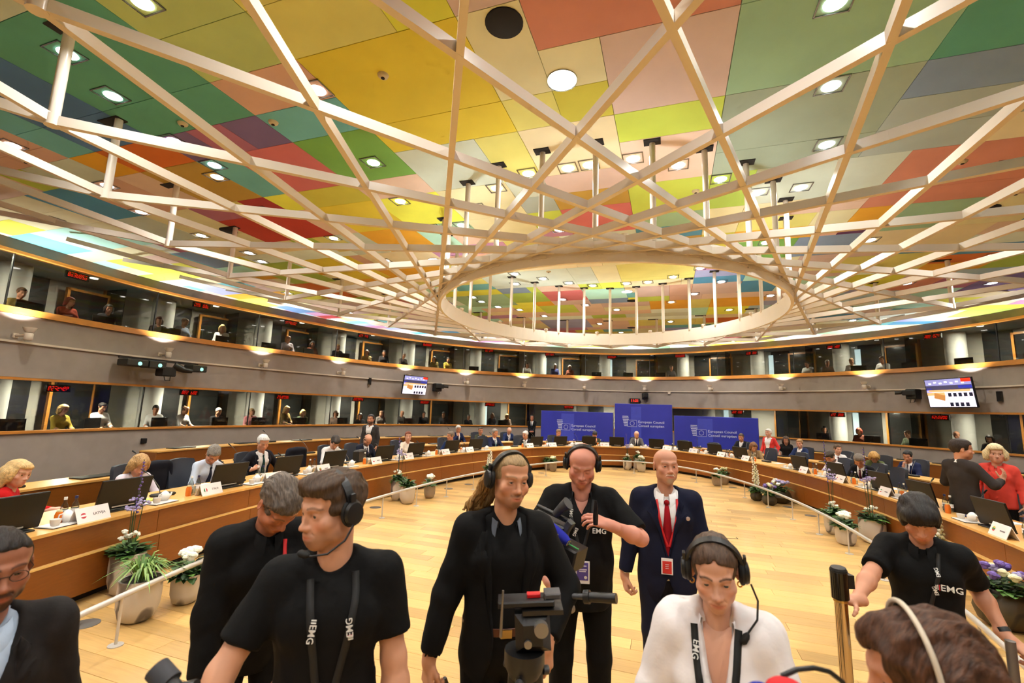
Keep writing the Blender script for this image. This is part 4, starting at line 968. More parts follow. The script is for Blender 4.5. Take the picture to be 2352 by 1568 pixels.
def skinmat():
    if 'skin' in MATS: return MATS['skin']
    m = bpy.data.materials.new('skin'); m.use_nodes = True; nt = m.node_tree; b = nt.nodes['Principled BSDF']
    a = nt.nodes.new('ShaderNodeVertexColor'); a.layer_name = 'Col'; nt.links.new(a.outputs[0], b.inputs['Base Color'])
    b.inputs['Roughness'].default_value = .48; b.inputs['Specular IOR Level'].default_value = .35
    n2 = nt.nodes.new('ShaderNodeTexNoise'); n2.inputs['Scale'].default_value = 260; bp = nt.nodes.new('ShaderNodeBump'); bp.inputs['Strength'].default_value = .12; bp.inputs['Distance'].default_value = .002
    nt.links.new(n2.outputs[0], bp.inputs['Height']); nt.links.new(bp.outputs[0], b.inputs['Normal'])
    MATS['skin'] = m; return m
def hairmat(col, streak=.35):
    name = 'hair_%d_%d_%d' % col
    if name in MATS: return MATS[name]
    m = mat(name, col, .55, noise=streak, nscale=3.0, stretch=(60, 14, 14), bump=.5, bscale=3.0, spec=.3); return m
def clothmat(name, col, noise=.06, rough=.85, sheen=.0, bump=.25, bscale=26):
    return mat('cloth_' + name, col, rough, noise=noise, nscale=7, bump=bump, bscale=bscale, spec=.2, sheen=sheen)
def rot(yaw=0, pitch=0, roll=0):
    """yaw to the own left positive, pitch down positive, roll to the own right positive (degrees)"""
    y, p, r = math.radians(yaw), math.radians(-pitch), math.radians(roll)
    Rz = np.array([[math.cos(y), -math.sin(y), 0], [math.sin(y), math.cos(y), 0], [0, 0, 1]])
    Rx = np.array([[1, 0, 0], [0, math.cos(p), -math.sin(p)], [0, math.sin(p), math.cos(p)]])
    Ry = np.array([[math.cos(r), 0, math.sin(r)], [0, 1, 0], [-math.sin(r), 0, math.cos(r)]]); return Rz @ Rx @ Ry
def m4(R=None, t=(0, 0, 0)):
    M_ = np.eye(4); 
    if R is not None: M_[:3, :3] = R
    M_[:3, 3] = t; return M_
def apply(M_, V): return V @ M_[:3, :3].T + M_[:3, 3]

# ---------------------------------------------------------------- the figure
def at_dep(x, y, d): return ray(x, y) * d + np.array([0, 0, HC])
def head_prims(S, f):
    """f: face options. Origin between the ears, +Y is where the face looks"""
    wd = f.get('w', 1.0); jaw = f.get('jaw', 1.0); fem = f.get('fem', 0)
    S.ell((0, -.018, .032), (.077 * wd, .098, .086), k=.02)
    S.ell((0, .038, .058), (.064 * wd, .052, .052), k=.03)
    S.ell((0, .030, -.040), (.062 * wd, .066, .078), k=.03)
    for x in (-1, 1):
        S.ell((x * .047 * wd * jaw, .012, -.066), (.020, .038, .028), k=.03)
        S.ell((x * .044 * wd, .060, -.024), (.024, .022, .020), k=.025)
        S.cap((x * .012, .091, .024), (x * .044, .078, .026), .011 - .003 * fem, .009, k=.018)
    S.ell((0, .070, -.099), (.025 * jaw, .022, .020), k=.03)
    S.ell((0, .078, -.066), (.031, .024, .028), k=.025)
    # sockets, then lids
    for x in (-1, 1):
        S.ell((x * .032, .101, .004), (.017, .014, .012), k=.014, sub=True)
        op = f.get('eye', .0045)
        S.ell((x * .032, .0765, .003), (.0175, .0155, .0135), k=.006)
        S.ell((x * .032, .094, .002), (.0142, .012, max(op, .0008)), k=.002, sub=True)
    # nose
    S.cap((0, .091, .014), (0, .109, -.028), .0070, .0095, k=.014); S.ell((0, .1125 + .003 * f.get('nose', 0), -.033), (.0112, .0115, .0098), k=.01)
    for x in (-1, 1): S.ell((x * .0118, .1015, -.037), (.0075, .0105, .0074), k=.008); S.ell((x * .007, .112, -.044), (.0035, .005, .003), k=.002, sub=True)
    # mouth
    for x in (-1, 1): S.cap((x * .024, .0915, -.0640), (0, .1010, -.0612), .0045, .0060, k=.007)
    S.cap((-.020, .0915, -.0735), (.020, .0915, -.0735), .0055, .0055, k=.009); S.ell((0, .0965, -.0735), (.015, .0065, .0062), k=.007)
    sm = f.get('smile', 0)
    for x in (-1, 1): S.cap((x * .026, .0975, -.0672 + .005 * sm), (0, .1065, -.0672), .0016, .0019, k=.003, sub=True)
    if sm:
        for x in (-1, 1): S.ell((x * .046, .062, -.034), (.018, .016, .016), k=.02); S.cap((x * .020, .0995, -.044), (x * .034, .088, -.064), .0012, .0012, k=.006, sub=True)
    else:
        for x in (-1, 1): S.cap((x * .018, .0995, -.044), (x * .030, .088, -.060), .0014, .0014, k=.006, sub=True)
    # ears
    for x in (-1, 1):
        Re = rot(yaw=-x * 22)
        S.ell((x * .080 * wd, -.012, -.004), (.0085, .021, .033), k=.008, R=Re); S.ell((x * .087 * wd, -.006, 0), (.006, .011, .018), k=.004, sub=True, R=Re)
def hair_prims(S, st):
    s = st['style']; th = st.get('th', .012); W_ = .077 + th * .8
    S.ell((0, -.020, .034), (W_, .100 + th, .088 + th), k=.01); S.ell((0, .036, .060), (.064 + th * .8, .054 + th * .9, .052 + th), k=.02)
    if s in ('short', 'quiff', 'crop', 'balding', 'pulled', 'pulledlong'):
        hl = st.get('hl', .070)
        if s == 'pulled': S.func(lambda x, y, z: np.maximum(st.get('hy', .05) - y + .15 * np.abs(x), z - (hl - 7 * x * x + .012 * np.exp(-(x / .007) ** 2))), k=.006)
        else: S.func(lambda x, y, z: np.maximum(st.get('hy', .040) - y + .25 * np.abs(x), z - hl + .5 * np.maximum(np.abs(x) - .04, 0)), k=.012)
        S.func(lambda x, y, z: np.maximum(-.030 - y, z + .012), k=.01)
        S.func(lambda x, y, z: z + .075, k=.01)
        if s == 'quiff':
            S.ell((0, .050, .093), (.062, .046, .030), k=.03); S.ell((.01, .078, .088), (.050, .022, .022), k=.02)
            S.ell((-.03, .03, .105), (.04, .05, .02), k=.02)
        if s == 'balding': S.func(lambda x, y, z: np.maximum(np.maximum(.035 - z, np.abs(x) - .07), -.06 - y), k=.02)
        if s == 'pulled': S.ell((0, -.125, -.02), (.035, .04, .04), k=.03); S.ell((0, -.14, -.06), (.025, .025, .05), k=.03)
        if s == 'pulledlong':
            for i in range(7): a = (i - 3) / 3.0; S.cap((a * .05, -.09, .01), (a * .055 + .02, -.115 - .015 * (i % 2), -.10 - .03 * (i % 3)), .022, .012, k=.02)
    elif s == 'mop':
        S.ell((0, .060, .060), (.078, .045, .045), k=.03); S.ell((0, -.05, .02), (.092, .08, .09), k=.03)
        for x in (-1, 1): S.ell((x * .072, .012, .012), (.022, .05, .055), k=.02)
        S.func(lambda x, y, z: np.maximum(.045 - y + .25 * np.abs(x), z - st.get('hl', .024) + .02 * np.sin(x * 90)), k=.006)
        S.func(lambda x, y, z: np.maximum(-.03 - y, z + .045), k=.01); S.func(lambda x, y, z: z + .095, k=.01)
    else:
        L = st.get('len', -.12)
        for x in (-1, 1):
            S.ell((x * (W_ - .012), -.012, -.02), (.026 + th * .5, .072, .075), k=.03)
            S.cap((x * (W_ - .006), -.02, .0), (x * (W_ + .004), -.015, L), .034 + th * .4, .022 + th * .3, k=.025)
        S.ell((0, -.075, -.02), (W_ * .95, .045 + th, .09), k=.03); S.cap((-.04, -.085, 0), (-.045, -.09, L), .045, .03, k=.02); S.cap((.04, -.085, 0), (.045, -.09, L), .045, .03, k=.02)
        hl = st.get('hl', .066); fw = st.get('fw', .058)
        S.func(lambda x, y, z: np.maximum(np.maximum(.018 - y, z - hl), np.abs(x) - fw - .02 * np.maximum(0, -z * 4)), k=.012)
        if st.get('fringe'): S.ell((.02 * st['fringe'], .062, .072), (.062, .034, .026), k=.015)
def hand_prims(S, Mh, sx, curl=(35, 45, 30), thumb=30, spread=0.0, sc_=1.0):
    """hand frame: +Y along the fingers, +X to the thumb (sx=1) and +Z the back of the hand"""
    M0 = S.M; S.M = M0 @ Mh; k = .008; u = sc_
    kx = [.028, .009, -.010, -.028]; ky = [.090, .095, .089, .079]; ln = [(.040, .025, .020), (.044, .028, .021), (.040, .026, .020), (.032, .020, .018)]
    S.cap((0, -.04 * u, 0), (0, .02 * u, 0), .026 * u, .027 * u, k=.02)
    for i in range(4):
        S.cap((sx * kx[i] * .6 * u, .015 * u, 0), (sx * kx[i] * u, ky[i] * u, 0), .0145 * u, .0118 * u, k=.012)
    S.ell((sx * .018 * u, .045 * u, -.010 * u), (.020 * u, .030 * u, .014 * u), k=.012)
    for i in range(4):
        p = np.array([sx * kx[i] * u, ky[i] * u, 0.0]); a = 0.0; r0 = (.0094 if i < 3 else .0082) * u
        sp = sx * (1.5 - i) * math.radians(4 + spread)
        for j in range(3):
            a += math.radians(curl[j] * (1 + .07 * i)); dv = np.array([math.sin(sp) * math.cos(a), math.cos(sp) * math.cos(a), -math.sin(a)])
            q = p + dv * ln[i][j] * u; S.cap(p, q, r0 * (1 - .07 * j), r0 * (.93 - .08 * j), k=.003); p = q
    b = np.array([sx * .022 * u, .022 * u, -.008 * u]); t1 = math.radians(thumb)
    for L_, r_, a_ in ((.042, .0125, 0), (.032, .0105, .30), (.026, .0092, .55)):
        dv = np.array([sx * math.cos(t1 + a_) * .8, math.sin(t1 + a_) * .9, -.35 - .3 * a_]); dv /= np.linalg.norm(dv)
        q = b + dv * L_ * u; S.cap(b, q, r_ * u, r_ * .93 * u, k=.008); b = q
    S.M = M0
def hand_frame(w_, fdir, dors):
    y = np.array(fdir, float); y /= np.linalg.norm(y); z = np.array(dors, float); z -= y * (z @ y); z /= np.linalg.norm(z); x = np.cross(y, z)
    return m4(np.stack([x, y, z], 1), w_)
def ik(s_, t, l1, l2, hint):
    s_, t = np.array(s_, float), np.array(t, float); d = t - s_; L = np.linalg.norm(d)
    if L > (l1 + l2) * .999: t = s_ + d / L * (l1 + l2) * .999; d = t - s_; L = np.linalg.norm(d)
    a = (l1 * l1 - l2 * l2 + L * L) / (2 * L); h_ = math.sqrt(max(l1 * l1 - a * a, 0)); u = d / L
    hv = np.array(hint, float); hv -= u * (hv @ u); hv /= max(np.linalg.norm(hv), 1e-6); return s_ + u * a + hv * h_, t
EYE_ME = {}
def eye_mesh(col, coarse):
    key = (col, coarse)
    if key in EYE_ME: return EYE_ME[key]
    mb = MB(); R = Matrix.Rotation(-math.pi / 2, 4, 'X'); n, m_ = (16, 14)
    r = .0128; P = []; F = []; mi = []
    for i in range(m_ + 1):
        ph = math.pi * i / m_
        for k in range(n):
            a = 2 * math.pi * k / n; v = Vector((r * math.sin(ph) * math.cos(a), r * math.cos(ph), r * math.sin(ph) * math.sin(a))); P.append(v)
    for i in range(m_):
        for k in range(n):
            l = (k + 1) % n; F.append((i * n + k, i * n + l, i * n + n + l, i * n + n + k)); mi.append(2 if i < 1 else (1 if i < 3 else 0))
    mb.v = [tuple(p) for p in P]; mb.f = F; mb.mi = mi
    EYE_ME[key] = mb.mesh('eye', [mat('eye_white', (208, 198, 190), .25), mat('iris_%d_%d_%d' % col, col, .2), mat('pupil', (8, 6, 6), .1)], True); return EYE_ME[key]

def ribbon(S, pts, wd, off=.004, th=.002, n=16):
    """flat band lying on the front of the sculpted garment; pts are (x, z)"""
    P = np.array(pts, float); t = np.concatenate([[0], np.cumsum(np.hypot(*(P[1:] - P[:-1]).T))]); u = np.linspace(0, t[-1], n)
    X = np.interp(u, t, P[:, 0]); Z = np.interp(u, t, P[:, 1]); Wd = np.interp(u, t, wd) if isinstance(wd, (list, tuple)) else np.full(n, wd)
    V = []; F = []
    ly = None
    for i in range(n):
        a, b = max(i - 1, 0), min(i + 1, n - 1); tx, tz = X[b] - X[a], Z[b] - Z[a]; L = math.hypot(tx, tz); px_, pz_ = -tz / L, tx / L
        e = []
        for sg in (-1, 1):
            x, z = X[i] + sg * px_ * Wd[i] / 2, Z[i] + sg * pz_ * Wd[i] / 2; e.append([x, S.front(x, z, -9), z])
        ym = max(q[1] for q in e)
        if ym < -5: ym = ly if ly is not None else .1
        for q in e:
            if q[1] < ym - .03: q[1] = ym
        ly = ym
        V += [(q[0], q[1] + off, q[2]) for q in e] + [(q[0], q[1] + off - th, q[2]) for q in e]
    for i in range(n - 1):
        a, b = i * 4, i * 4 + 4; F += [(a, a + 1, b + 1, b), (a + 2, b + 2, b + 3, a + 3), (a, b, b + 2, a + 2), (a + 1, a + 3, b + 3, b + 1)]
    return np.array(V), F
def plate(S, poly, off=.004, th=.003, nsub=4):
    """filled polygon (x, z) laid on the front of the garment (lapel, collar wing)"""
    P = np.array(poly, float); c = P.mean(0); V = []; F = []
    m_ = len(P); rings = []
    E = []
    for i in range(m_):
        for k in range(nsub): E.append(P[i] + (P[(i + 1) % m_] - P[i]) * k / nsub)
    E = np.array(E); N = len(E)
    for f_ in (1.0, .5): rings.append([(c + (e - c) * f_) for e in E])
    ys = [S.front(e[0], e[1], -9) for r_ in rings for e in r_]; good = [y for y in ys if y > -5]; md = float(np.median(good)) if good else .1
    def yy(e):
        y = S.front(e[0], e[1], -9); return md if (y < md - .05) else y
    for r_ in rings: V += [(e[0], yy(e) + off, e[1]) for e in r_]
    V.append((c[0], yy(c) + off, c[1])); B = len(V); V += [(v[0], v[1] - th, v[2]) for v in V[:N]]
    for i in range(N):
        j = (i + 1) % N; F += [(i, j, N + j, N + i), (N + i, N + j, 2 * N), (i, B + i, B + j, j)]
    return np.array(V), F
PCOUNT = [0]
def figure(label, pos, heading, H=1.8, sit=False, hip=None, lean=0, side=0, twist=0, head=(0, 0, 0), skin=(200, 150, 122), hair=None, face=None, top=None, legs=None, arms=None, res='mid', bw=1.0, belly=0.0, group=None, shoe=True, cat='person', headup=0.0, headat=None):
    """one person. The upper body is sculpted in a frame whose origin is the hip; +Y forward, +X the person's right"""
    PCOUNT[0] += 1; sd = PCOUNT[0]
    s = H / 1.8; face = face or {}; hair = hair or {'style': 'none'}; top = top or {}; legs = legs or {}; arms = arms or {}
    hh, hb, hn = dict(fg=(.0042, .011, .0038), mid=(.0085, .018, .007), far=(.012, .024, .011), tiny=(.017, .03, .02))[res]
    hipz = hip if hip is not None else (.50 if sit else .94 * s)
    hs0 = (.35 + .65 * s) * 1.01 * face.get('size', 1.0)
    if headat is not None:
        Mu0 = m4(rot(twist, lean, side)); nb0 = np.array([0, -.012, .525]) * s; Mh0 = Mu0 @ (m4(rot(*head), nb0 + np.array([0, .012, .085]) * s) @ m4(None, (0, .014 * s, .092 * s + headup)))
        hx = Mh0 @ np.array([0, -.01, .02, 1]); ztop = max((Mh0 @ np.array([0, y_, z_, 1]))[2] for y_, z_ in ((-.02 * hs0, .120 * hs0), (.03 * hs0, .110 * hs0), (-.08 * hs0, .09 * hs0)))
        hipz = headat[2] - ztop - hair.get('th', 0) * .8 - (pos[2] if pos is not None and len(pos) > 2 else 0); ch, shn = math.cos(heading), math.sin(heading)
        pos = (headat[0] - (hx[0] * ch - hx[1] * shn), headat[1] - (hx[0] * shn + hx[1] * ch), pos[2] if pos is not None and len(pos) > 2 else 0)
    t = thing('person', label, cat, (pos[0], pos[1], pos[2] if len(pos) > 2 else 0), heading, group)
    Mu = m4(rot(twist, lean, side), (0, 0, hipz))           # upper body -> person frame
    base = np.array(lin(skin))
    nb = np.array([0, -.012, .525]) * s
    Mh = m4(rot(*head), nb + np.array([0, .012, .085]) * s) @ m4(None, (0, .014 * s, .092 * s + headup)); Mh[:3, :3] *= 1.0
    hs = (.35 + .65 * s) * 1.01 * face.get('size', 1.0)
    Msc = Mh.copy()
    # ---- skin: head and neck
    lo, hi = np.array([-.11, -.14, -.27]), np.array([.11, .15, .14])
    S = SDF(lo, hi, hh / hs); head_prims(S, face)
    Mhi = np.linalg.inv(Mh); nbl = (Mhi[:3, :3] @ (nb - np.array([0, .0, .03 * s])) + Mhi[:3, 3]) / hs
    ns = face.get('neck', 1.0)
    S.cap((0, -.026, -.04), nbl, .049 * ns, .056 * ns, k=.025); S.cap((0, .004, -.085), nbl + np.array([0, .02, 0]), .030 * ns, .034 * ns, k=.03)
    V, Q = S.mesh(); V = relax(V, Q, 1, .35); x, y, z = V.T
    col = np.tile(base, (len(V), 1))
    lip = np.exp(-((x / .025) ** 2 + ((z + .0675) / .0095) ** 2) ** 2) * (y > .08); col += lip[:, None] * (base * np.array(face.get('lip', (.95, .52, .5))) - base) * .8
    ck = np.exp(-(((np.abs(x) - .045) / .02) ** 2 + ((z + .03) / .022) ** 2)) * (y > .03) + .8 * np.exp(-((x / .014) ** 2 + ((z + .035) / .012) ** 2)) * (y > .1); col *= 1 - ck[:, None] * np.array([.0, .14, .14]) * face.get('flush', 1)
    if face.get('brow'):
        bz = .026 + .006 * (1 - ((np.abs(x) - .032) / .022) ** 2); bm_ = np.exp(-((z - bz) / .0042) ** 4) * (np.abs(np.abs(x) - .033) < .022) * (y > .06); bm_ = bm_ * face.get('browk', .75); col = col * (1 - bm_[:, None]) + np.array(lin(face['brow'])) * bm_[:, None]
    if face.get('stubble'):
        c_, k_ = face['stubble']; sb = np.clip((-.045 - z) / .02, 0, 1) * (z > -.135) * np.clip((y + .01) / .03, 0, 1) * (1 - lip); sb += np.exp(-((z + .052) / .006) ** 2) * (np.abs(x) < .03) * (y > .08) * .8; sb = np.clip(sb, 0, 1) * k_; col = col * (1 - sb[:, None]) + np.array(lin(c_)) * sb[:, None]
    if face.get('goatee'):
        c_, k_ = face['goatee']; sb = np.exp(-((x / .024) ** 2 + ((z + .095) / .022) ** 2) ** 2) * (y > .03) * (1 - .8 * lip) + np.exp(-((z + .053) / .006) ** 2) * (np.abs(x) < .03) * (y > .08) * .7; sb = np.clip(sb, 0, 1) * k_; col = col * (1 - sb[:, None]) + np.array(lin(c_)) * sb[:, None]
    if face.get('scalp'):
        c_, k_ = face['scalp']; sb = np.clip((z - .058 + .9 * np.minimum(0, .03 - y) * 0) / .012, 0, 1) * np.clip((.075 - y + (z - .07) * 0) / .02, 0, 1); sb = np.maximum(sb, np.clip((-.005 - y) / .02, 0, 1) * np.clip((z + .06) / .02, 0, 1)); sb *= k_; col = col * (1 - sb[:, None]) + np.array(lin(c_)) * sb[:, None]
    VS, QS, CS = [apply(Mh, V * hs)], [Q], [col]; off = len(V)
    # ---- arms
    sh = {}; J = {}
    shw = .160 * s * bw
    for sg, nm in ((1, 'R'), (-1, 'L')):
        a = arms.get(nm, {}); Sh = np.array([sg * shw, -.012 * s, .468 * s]); tgt = np.array(a.get('to', (sg * (shw + .07), .04, -.06)), float)
        if 'px' in a:
            wp = at_dep(*a['px']); hm = Matrix.Translation((pos[0], pos[1], pos[2] if len(pos) > 2 else 0)) @ Matrix.Rotation(heading, 4, 'Z') @ Matrix(Mu.tolist()); tgt = np.array((hm.inverted() @ Vector(wp))[:])
        El, Wr = ik(Sh, tgt, .288 * s, .262 * s, a.get('hint', (sg * .4, -1, -.2)))
        fd = a.get('f', None); fd = (Wr - El) if fd is None else np.array(fd, float); dr = np.array(a.get('d', (sg, .15, 0)), float)
        J[nm] = (Sh, El, Wr, fd, dr, a)
        lo = np.minimum.reduce([Sh, El, Wr]) - .16; hi = np.maximum.reduce([Sh, El, Wr]) + .16
        if a.get('bare', False) is False: lo = np.minimum(El * .3 + Wr * .7, Wr) - .24; hi = np.maximum(El * .3 + Wr * .7, Wr) + .24
        if res in ('tiny',): 
            S = SDF(lo, hi, hn); S.cap(El, Wr, .04 * s, .027 * s, k=.02); fdn = fd / np.linalg.norm(fd); S.cap(Wr, Wr + fdn * .09, .03, .03, k=.02)
        else:
            S = SDF(lo, hi, hn)
            if a.get('bare'): S.cap(Sh, El, .052 * s, .040 * s, k=.03); 
            fm_ = El + (Wr - El) * .3
            S.cap(El, fm_, .040 * s, .043 * s, k=.03); S.cap(fm_, Wr, .043 * s, .0265 * s, k=.03)
            Mf = hand_frame(Wr, fd, dr); sxx = a.get('thumbside', None)
            if sxx is None: sxx = -sg
            hand_prims(S, Mf, sxx, a.get('curl', (25, 35, 25)), a.get('thumb', 35), sc_=s * a.get('hs', 1.0), spread=a.get('spread', 0))
        V, Q = S.mesh(); 
        if len(V):
            VS.append(V); QS.append(Q + off); c = np.tile(base, (len(V), 1)); CS.append(c); off += len(V)
    # ---- coarse torso and legs under the clothes
    Hp = {}; 
    for sg in (1, -1):
        h0 = np.array([sg * .088 * s * bw, 0, -.02])
        if sit: kn = np.array([sg * .13, .43 * s, .02]); an = np.array([sg * .13, .40 * s, -hipz + .09])
        else:
            st = legs.get('stance', {}).get('R' if sg > 0 else 'L', (sg * .10, 0.0)); an = np.array([st[0], st[1] - .03, -hipz + .085]); kn = (h0 + an) / 2 + np.array([sg * .005, .03, .02])
        Hp[sg] = (h0, kn, an)
    Mui = np.linalg.inv(Mu[:3, :3])
    SB = SDF((-.40, -.3, -.12), (.40, .3, .62 * s), .028)
    SB.ell((0, 0, .02), (.14 * s * bw, .09, .12 * s), k=.05); SB.ell((0, 0, .30 * s), (.14 * s * bw, .085, .20 * s), k=.05); SB.cap((-shw * .8, -.01, .46 * s), (shw * .8, -.01, .46 * s), .045, k=.04)
    V, Q = SB.mesh(); VS.append(V); QS.append(Q + off); CS.append(np.tile(base, (len(V), 1))); off += len(V)
    Vb = [apply(Mu, v) for v in VS]
    SL = SDF((-.36, -.42, -hipz + .02), (.36, .75, .12), .03)
    for sg in (1, -1): h0, kn, an = Hp[sg]; SL.cap(h0, kn, .07 * s, .048 * s, k=.03); SL.cap(kn, an, .046 * s, .035 * s, k=.02)
    V, Q = SL.mesh(); Vb.append(V + np.array([0, 0, hipz])); QS.append(Q + off); CS.append(np.tile(base, (len(V), 1)))
    quad_obj('body', np.concatenate(Vb), np.concatenate(QS), skinmat(), t, np.clip(np.concatenate(CS), 0, 1))
    MU = Matrix(Mu.tolist()); MH = MU @ Matrix(Mh.tolist()) @ Matrix.Scale(hs, 4)
    if res in ('fg', 'mid') and not face.get('noeyes'):
        for x in (-1, 1):
            e = link('eye', eye_mesh(face.get('iris', (70, 58, 46)), False), t, mtx=MH @ Matrix.Translation((x * .032, .0768, .003)) @ Matrix.Rotation(math.radians(face.get('gaze', 0)), 4, 'Z') @ Matrix.Rotation(math.radians(-face.get('gazed', 0)), 4, 'X'))
    # ---- hair
    if hair['style'] != 'none':
        S = SDF((-.15, -.22, -.36 if hair.get('len', -.1) < -.16 or 'long' in hair['style'] else -.24), (.15, .13, .17), hh * hair.get('hk', 1.1) / hs)
        hair_prims(S, hair); V, Q = S.mesh()
        if len(V):
            N_ = vnormals(V, Q); amp = hair.get('amp', .003); fr = hair.get('freq', 1.0)
            d_ = vnoise(V * np.array([150, 34, 40]) * fr, sd, 6) * amp + vnoise(V * 45 * fr, sd + 9, 4) * amp * hair.get('clump', .8)
            V = V + N_ * d_[:, None]
            quad_obj('hair', apply(Mu, apply(Mh, V * hs)), Q, hairmat(hair['col'], hair.get('streak', .35)), t)
    # ---- garment of the upper body
    def torso(S, i=0.0, hem=-.10):
        S.ell((0, 0, -.05 * s), ((.163 + i) * s * bw, (.118 + i + belly * .5) * s, .25 * s), k=.05)
        S.ell((0, .01 * s + belly * .35, .13 * s), ((.148 + i + belly * .4) * s * bw, (.108 + i + belly * .7) * s, .18 * s), k=.06)
        S.ell((0, .004, .32 * s), ((.163 + i) * s * bw, (.116 + i) * s, .19 * s), k=.06)
        bust = top.get('bust', 0)
        for x in (-1, 1):
            if bust: S.ell((x * .075 * s, .085 * s, .30 * s), (.062 * s, .05 * s + bust, .06 * s), k=.05)
            else: S.ell((x * .075 * s, .065 * s, .36 * s), (.075 * s, .05 * s + i, .07 * s), k=.05)
            S.cap((x * .06 * s, -.02 * s, .49 * s), (x * shw * .86, -.014 * s, .458 * s), (.050 + i) * s, (.056 + i) * s, k=.05)
            S.cap((x * .02 * s, -.02 * s, .525 * s), (x * .09 * s, -.02 * s, .488 * s), (.045 + i * .5) * s, (.045 + i * .5) * s, k=.03)
        S.func(lambda x, y, z: z - hem, k=.004)
    def sleeve(S, sg, frac, r0, r1, i=0.0, r2=None):
        Sh, El, Wr = J['R' if sg > 0 else 'L'][:3]; sc2 = s
        S.ell(Sh + np.array([-sg * .012, 0, -.012]), ((.056 + i * .8) * s,) * 3, k=.05)
        if frac <= 1:
            e = Sh + (El - Sh) * frac; S.cap(Sh, e, (.054 + i) * s, r1 * s, k=.035); u = (El - Sh) / np.linalg.norm(El - Sh); S.cyl(e - u * .0, e + u * (r1 * s + .03), r1 * s * 1.08, sub=True)
        else:
            e = El + (Wr - El) * (frac - 1); S.cap(Sh, El, (.054 + i) * s, r0 * s, k=.035); S.cap(El, e, r0 * s, r1 * s, k=.03); u = (e - El) / np.linalg.norm(e - El); S.cyl(e, e + u * (r1 * s + .03), r1 * s * 1.15, sub=True)
    gl_, gh_ = np.minimum.reduce([np.array([-.33, -.26 - belly, -.30])] + [v - .09 for j in J.values() for v in j[:3]]), np.maximum.reduce([np.array([.33, .30 + belly, .62 * s])] + [v + .09 for j in J.values() for v in j[:3]])
    kind = top.get('kind', 'tshirt'); G_ = None
    def finish(S, name, m, wr=.004, seed=0, fr=16):
        V, Q = S.mesh(); V = relax(V, Q, 1, .4)
        if res in ('fg', 'mid') and wr: N_ = vnormals(V, Q); V = V + N_ * ((np.maximum(0, vnoise(V * np.array([1, 1, .6]), sd * 3 + seed, 7, fr)) + .6 * vnoise(V, sd + 40 + seed, 5, fr * 2.1)) * wr)[:, None]
        return quad_obj(name, apply(Mu, V), Q, m, t)
    def put(name, VF, m):
        V, F = VF; return mesh_obj(name, apply(Mu, V), F, m, t, True)
    mtop = top.get('mat')
    hem = top.get('hem', -.13 if not sit else -.06)
    if kind in ('tshirt', 'polo', 'jumper', 'shirt'):
        S = SDF(gl_, gh_, hb); torso(S, top.get('i', .006), hem)
        ls = kind in ('jumper', 'shirt') and not top.get('short'); fr_ = top.get('sleeve', 1.97 if ls else .62)
        for sg in (1, -1): sleeve(S, sg, fr_, top.get('r0', .050), top.get('r1', .038 if fr_ > 1.5 else .066), top.get('i', .006))
        nz = top.get('neck', .0)
        S.ell((0, .012 + nz * .5, .575 * s), ((.066 + nz) * s, .072 * s, .075 * s + nz), k=.01, sub=True)
        if top.get('vneck'): vd = top['vneck']; S.func(lambda x, y, z: np.maximum(np.abs(x) - np.clip((z - vd) / (.52 * s - vd), 0, 1) * .062, -y + .02) + (z < vd) * .2, k=.006)
        G_ = S; finish(S, 'shirt' if kind != 'jumper' else 'jumper', mtop, top.get('wr', .004))
    elif kind == 'suit':
        S = SDF(gl_, gh_, hb); torso(S, .002, -.05)
        for sg in (1, -1): sleeve(S, sg, 1.95, .045, .034, .0)
        S.ell((0, .012, .585 * s), (.060 * s, .066 * s, .070 * s), k=.01, sub=True)
        SS = S; finish(S, 'shirt', top.get('shirt', clothmat('white_shirt', (232, 228, 226))), .002)
        S = SDF(gl_, gh_, hb); torso(S, .020, top.get('hem', -.20 if not sit else -.07))
        for sg in (1, -1): sleeve(S, sg, top.get('sleeve', 1.90), .060, .048, .014)
        S.ell((0, .012, .590 * s), (.068 * s, .074 * s, .085 * s), k=.01, sub=True)
        vb, vw, ow = top.get('vb', .16), top.get('vw', .075), top.get('open', 0)
        S.func(lambda x, y, z: np.maximum(np.abs(x) - (ow + np.clip((z - vb) / (.50 * s - vb), 0, 1) * vw + (np.maximum(0, -.02 - z) * .35)), .01 - y) * .8 + ((z < vb) & (z > -.02) & (ow == 0)) * .5, k=.005)
        G_ = S; finish(S, 'jacket', mtop, .0045)
        if res != 'tiny':
            for sg in (-1, 1):
                e = vw * .93 + ow
                put('lapel', plate(S, [(sg * (ow + .012), vb * s + .01), (sg * (e * .75), .40 * s), (sg * (e + .005), .50 * s), (sg * (e + .035), .46 * s), (sg * (e + .048), .415 * s), (sg * (e + .058), .40 * s), (sg * (.05 + ow), .25 * s)], .005, .005), top.get('lapel', mtop))
    # collars, ties
    if kind in ('polo', 'shirt', 'suit') and res != 'tiny':
        SS = G_ if kind != 'suit' else SS
        cm = top.get('collar', top.get('shirt', clothmat('white_shirt', (232, 228, 226))) if kind == 'suit' else mtop); co = top.get('copen', 0)
        if cm is None: cm = clothmat('white_shirt', (232, 228, 226))
        # standing collar band with folded wings
        n = 26; V = []; F = []; g0 = 14 + co * 26
        for i in range(n + 1):
            a = math.radians(90 + g0 + (360 - 2 * g0) * i / n); X_, Y_ = math.cos(a), math.sin(a); fz = .5 * (1 + Y_); ed = max(0.0, 1 - min(i, n - i) / 4.0)
            rn = .0605 * (1 + .0 * fz)
            for rr, zz in ((rn, .500 - .035 * fz), (rn, .553 - .040 * fz), (rn + .006, .556 - .040 * fz), (rn + .024 + .006 * ed, .518 - .052 * fz - .030 * ed)):
                V.append((X_ * rr * s * 1.04, (Y_ * rr * 1.08 - .002 + .012 * fz) * s, zz * s))
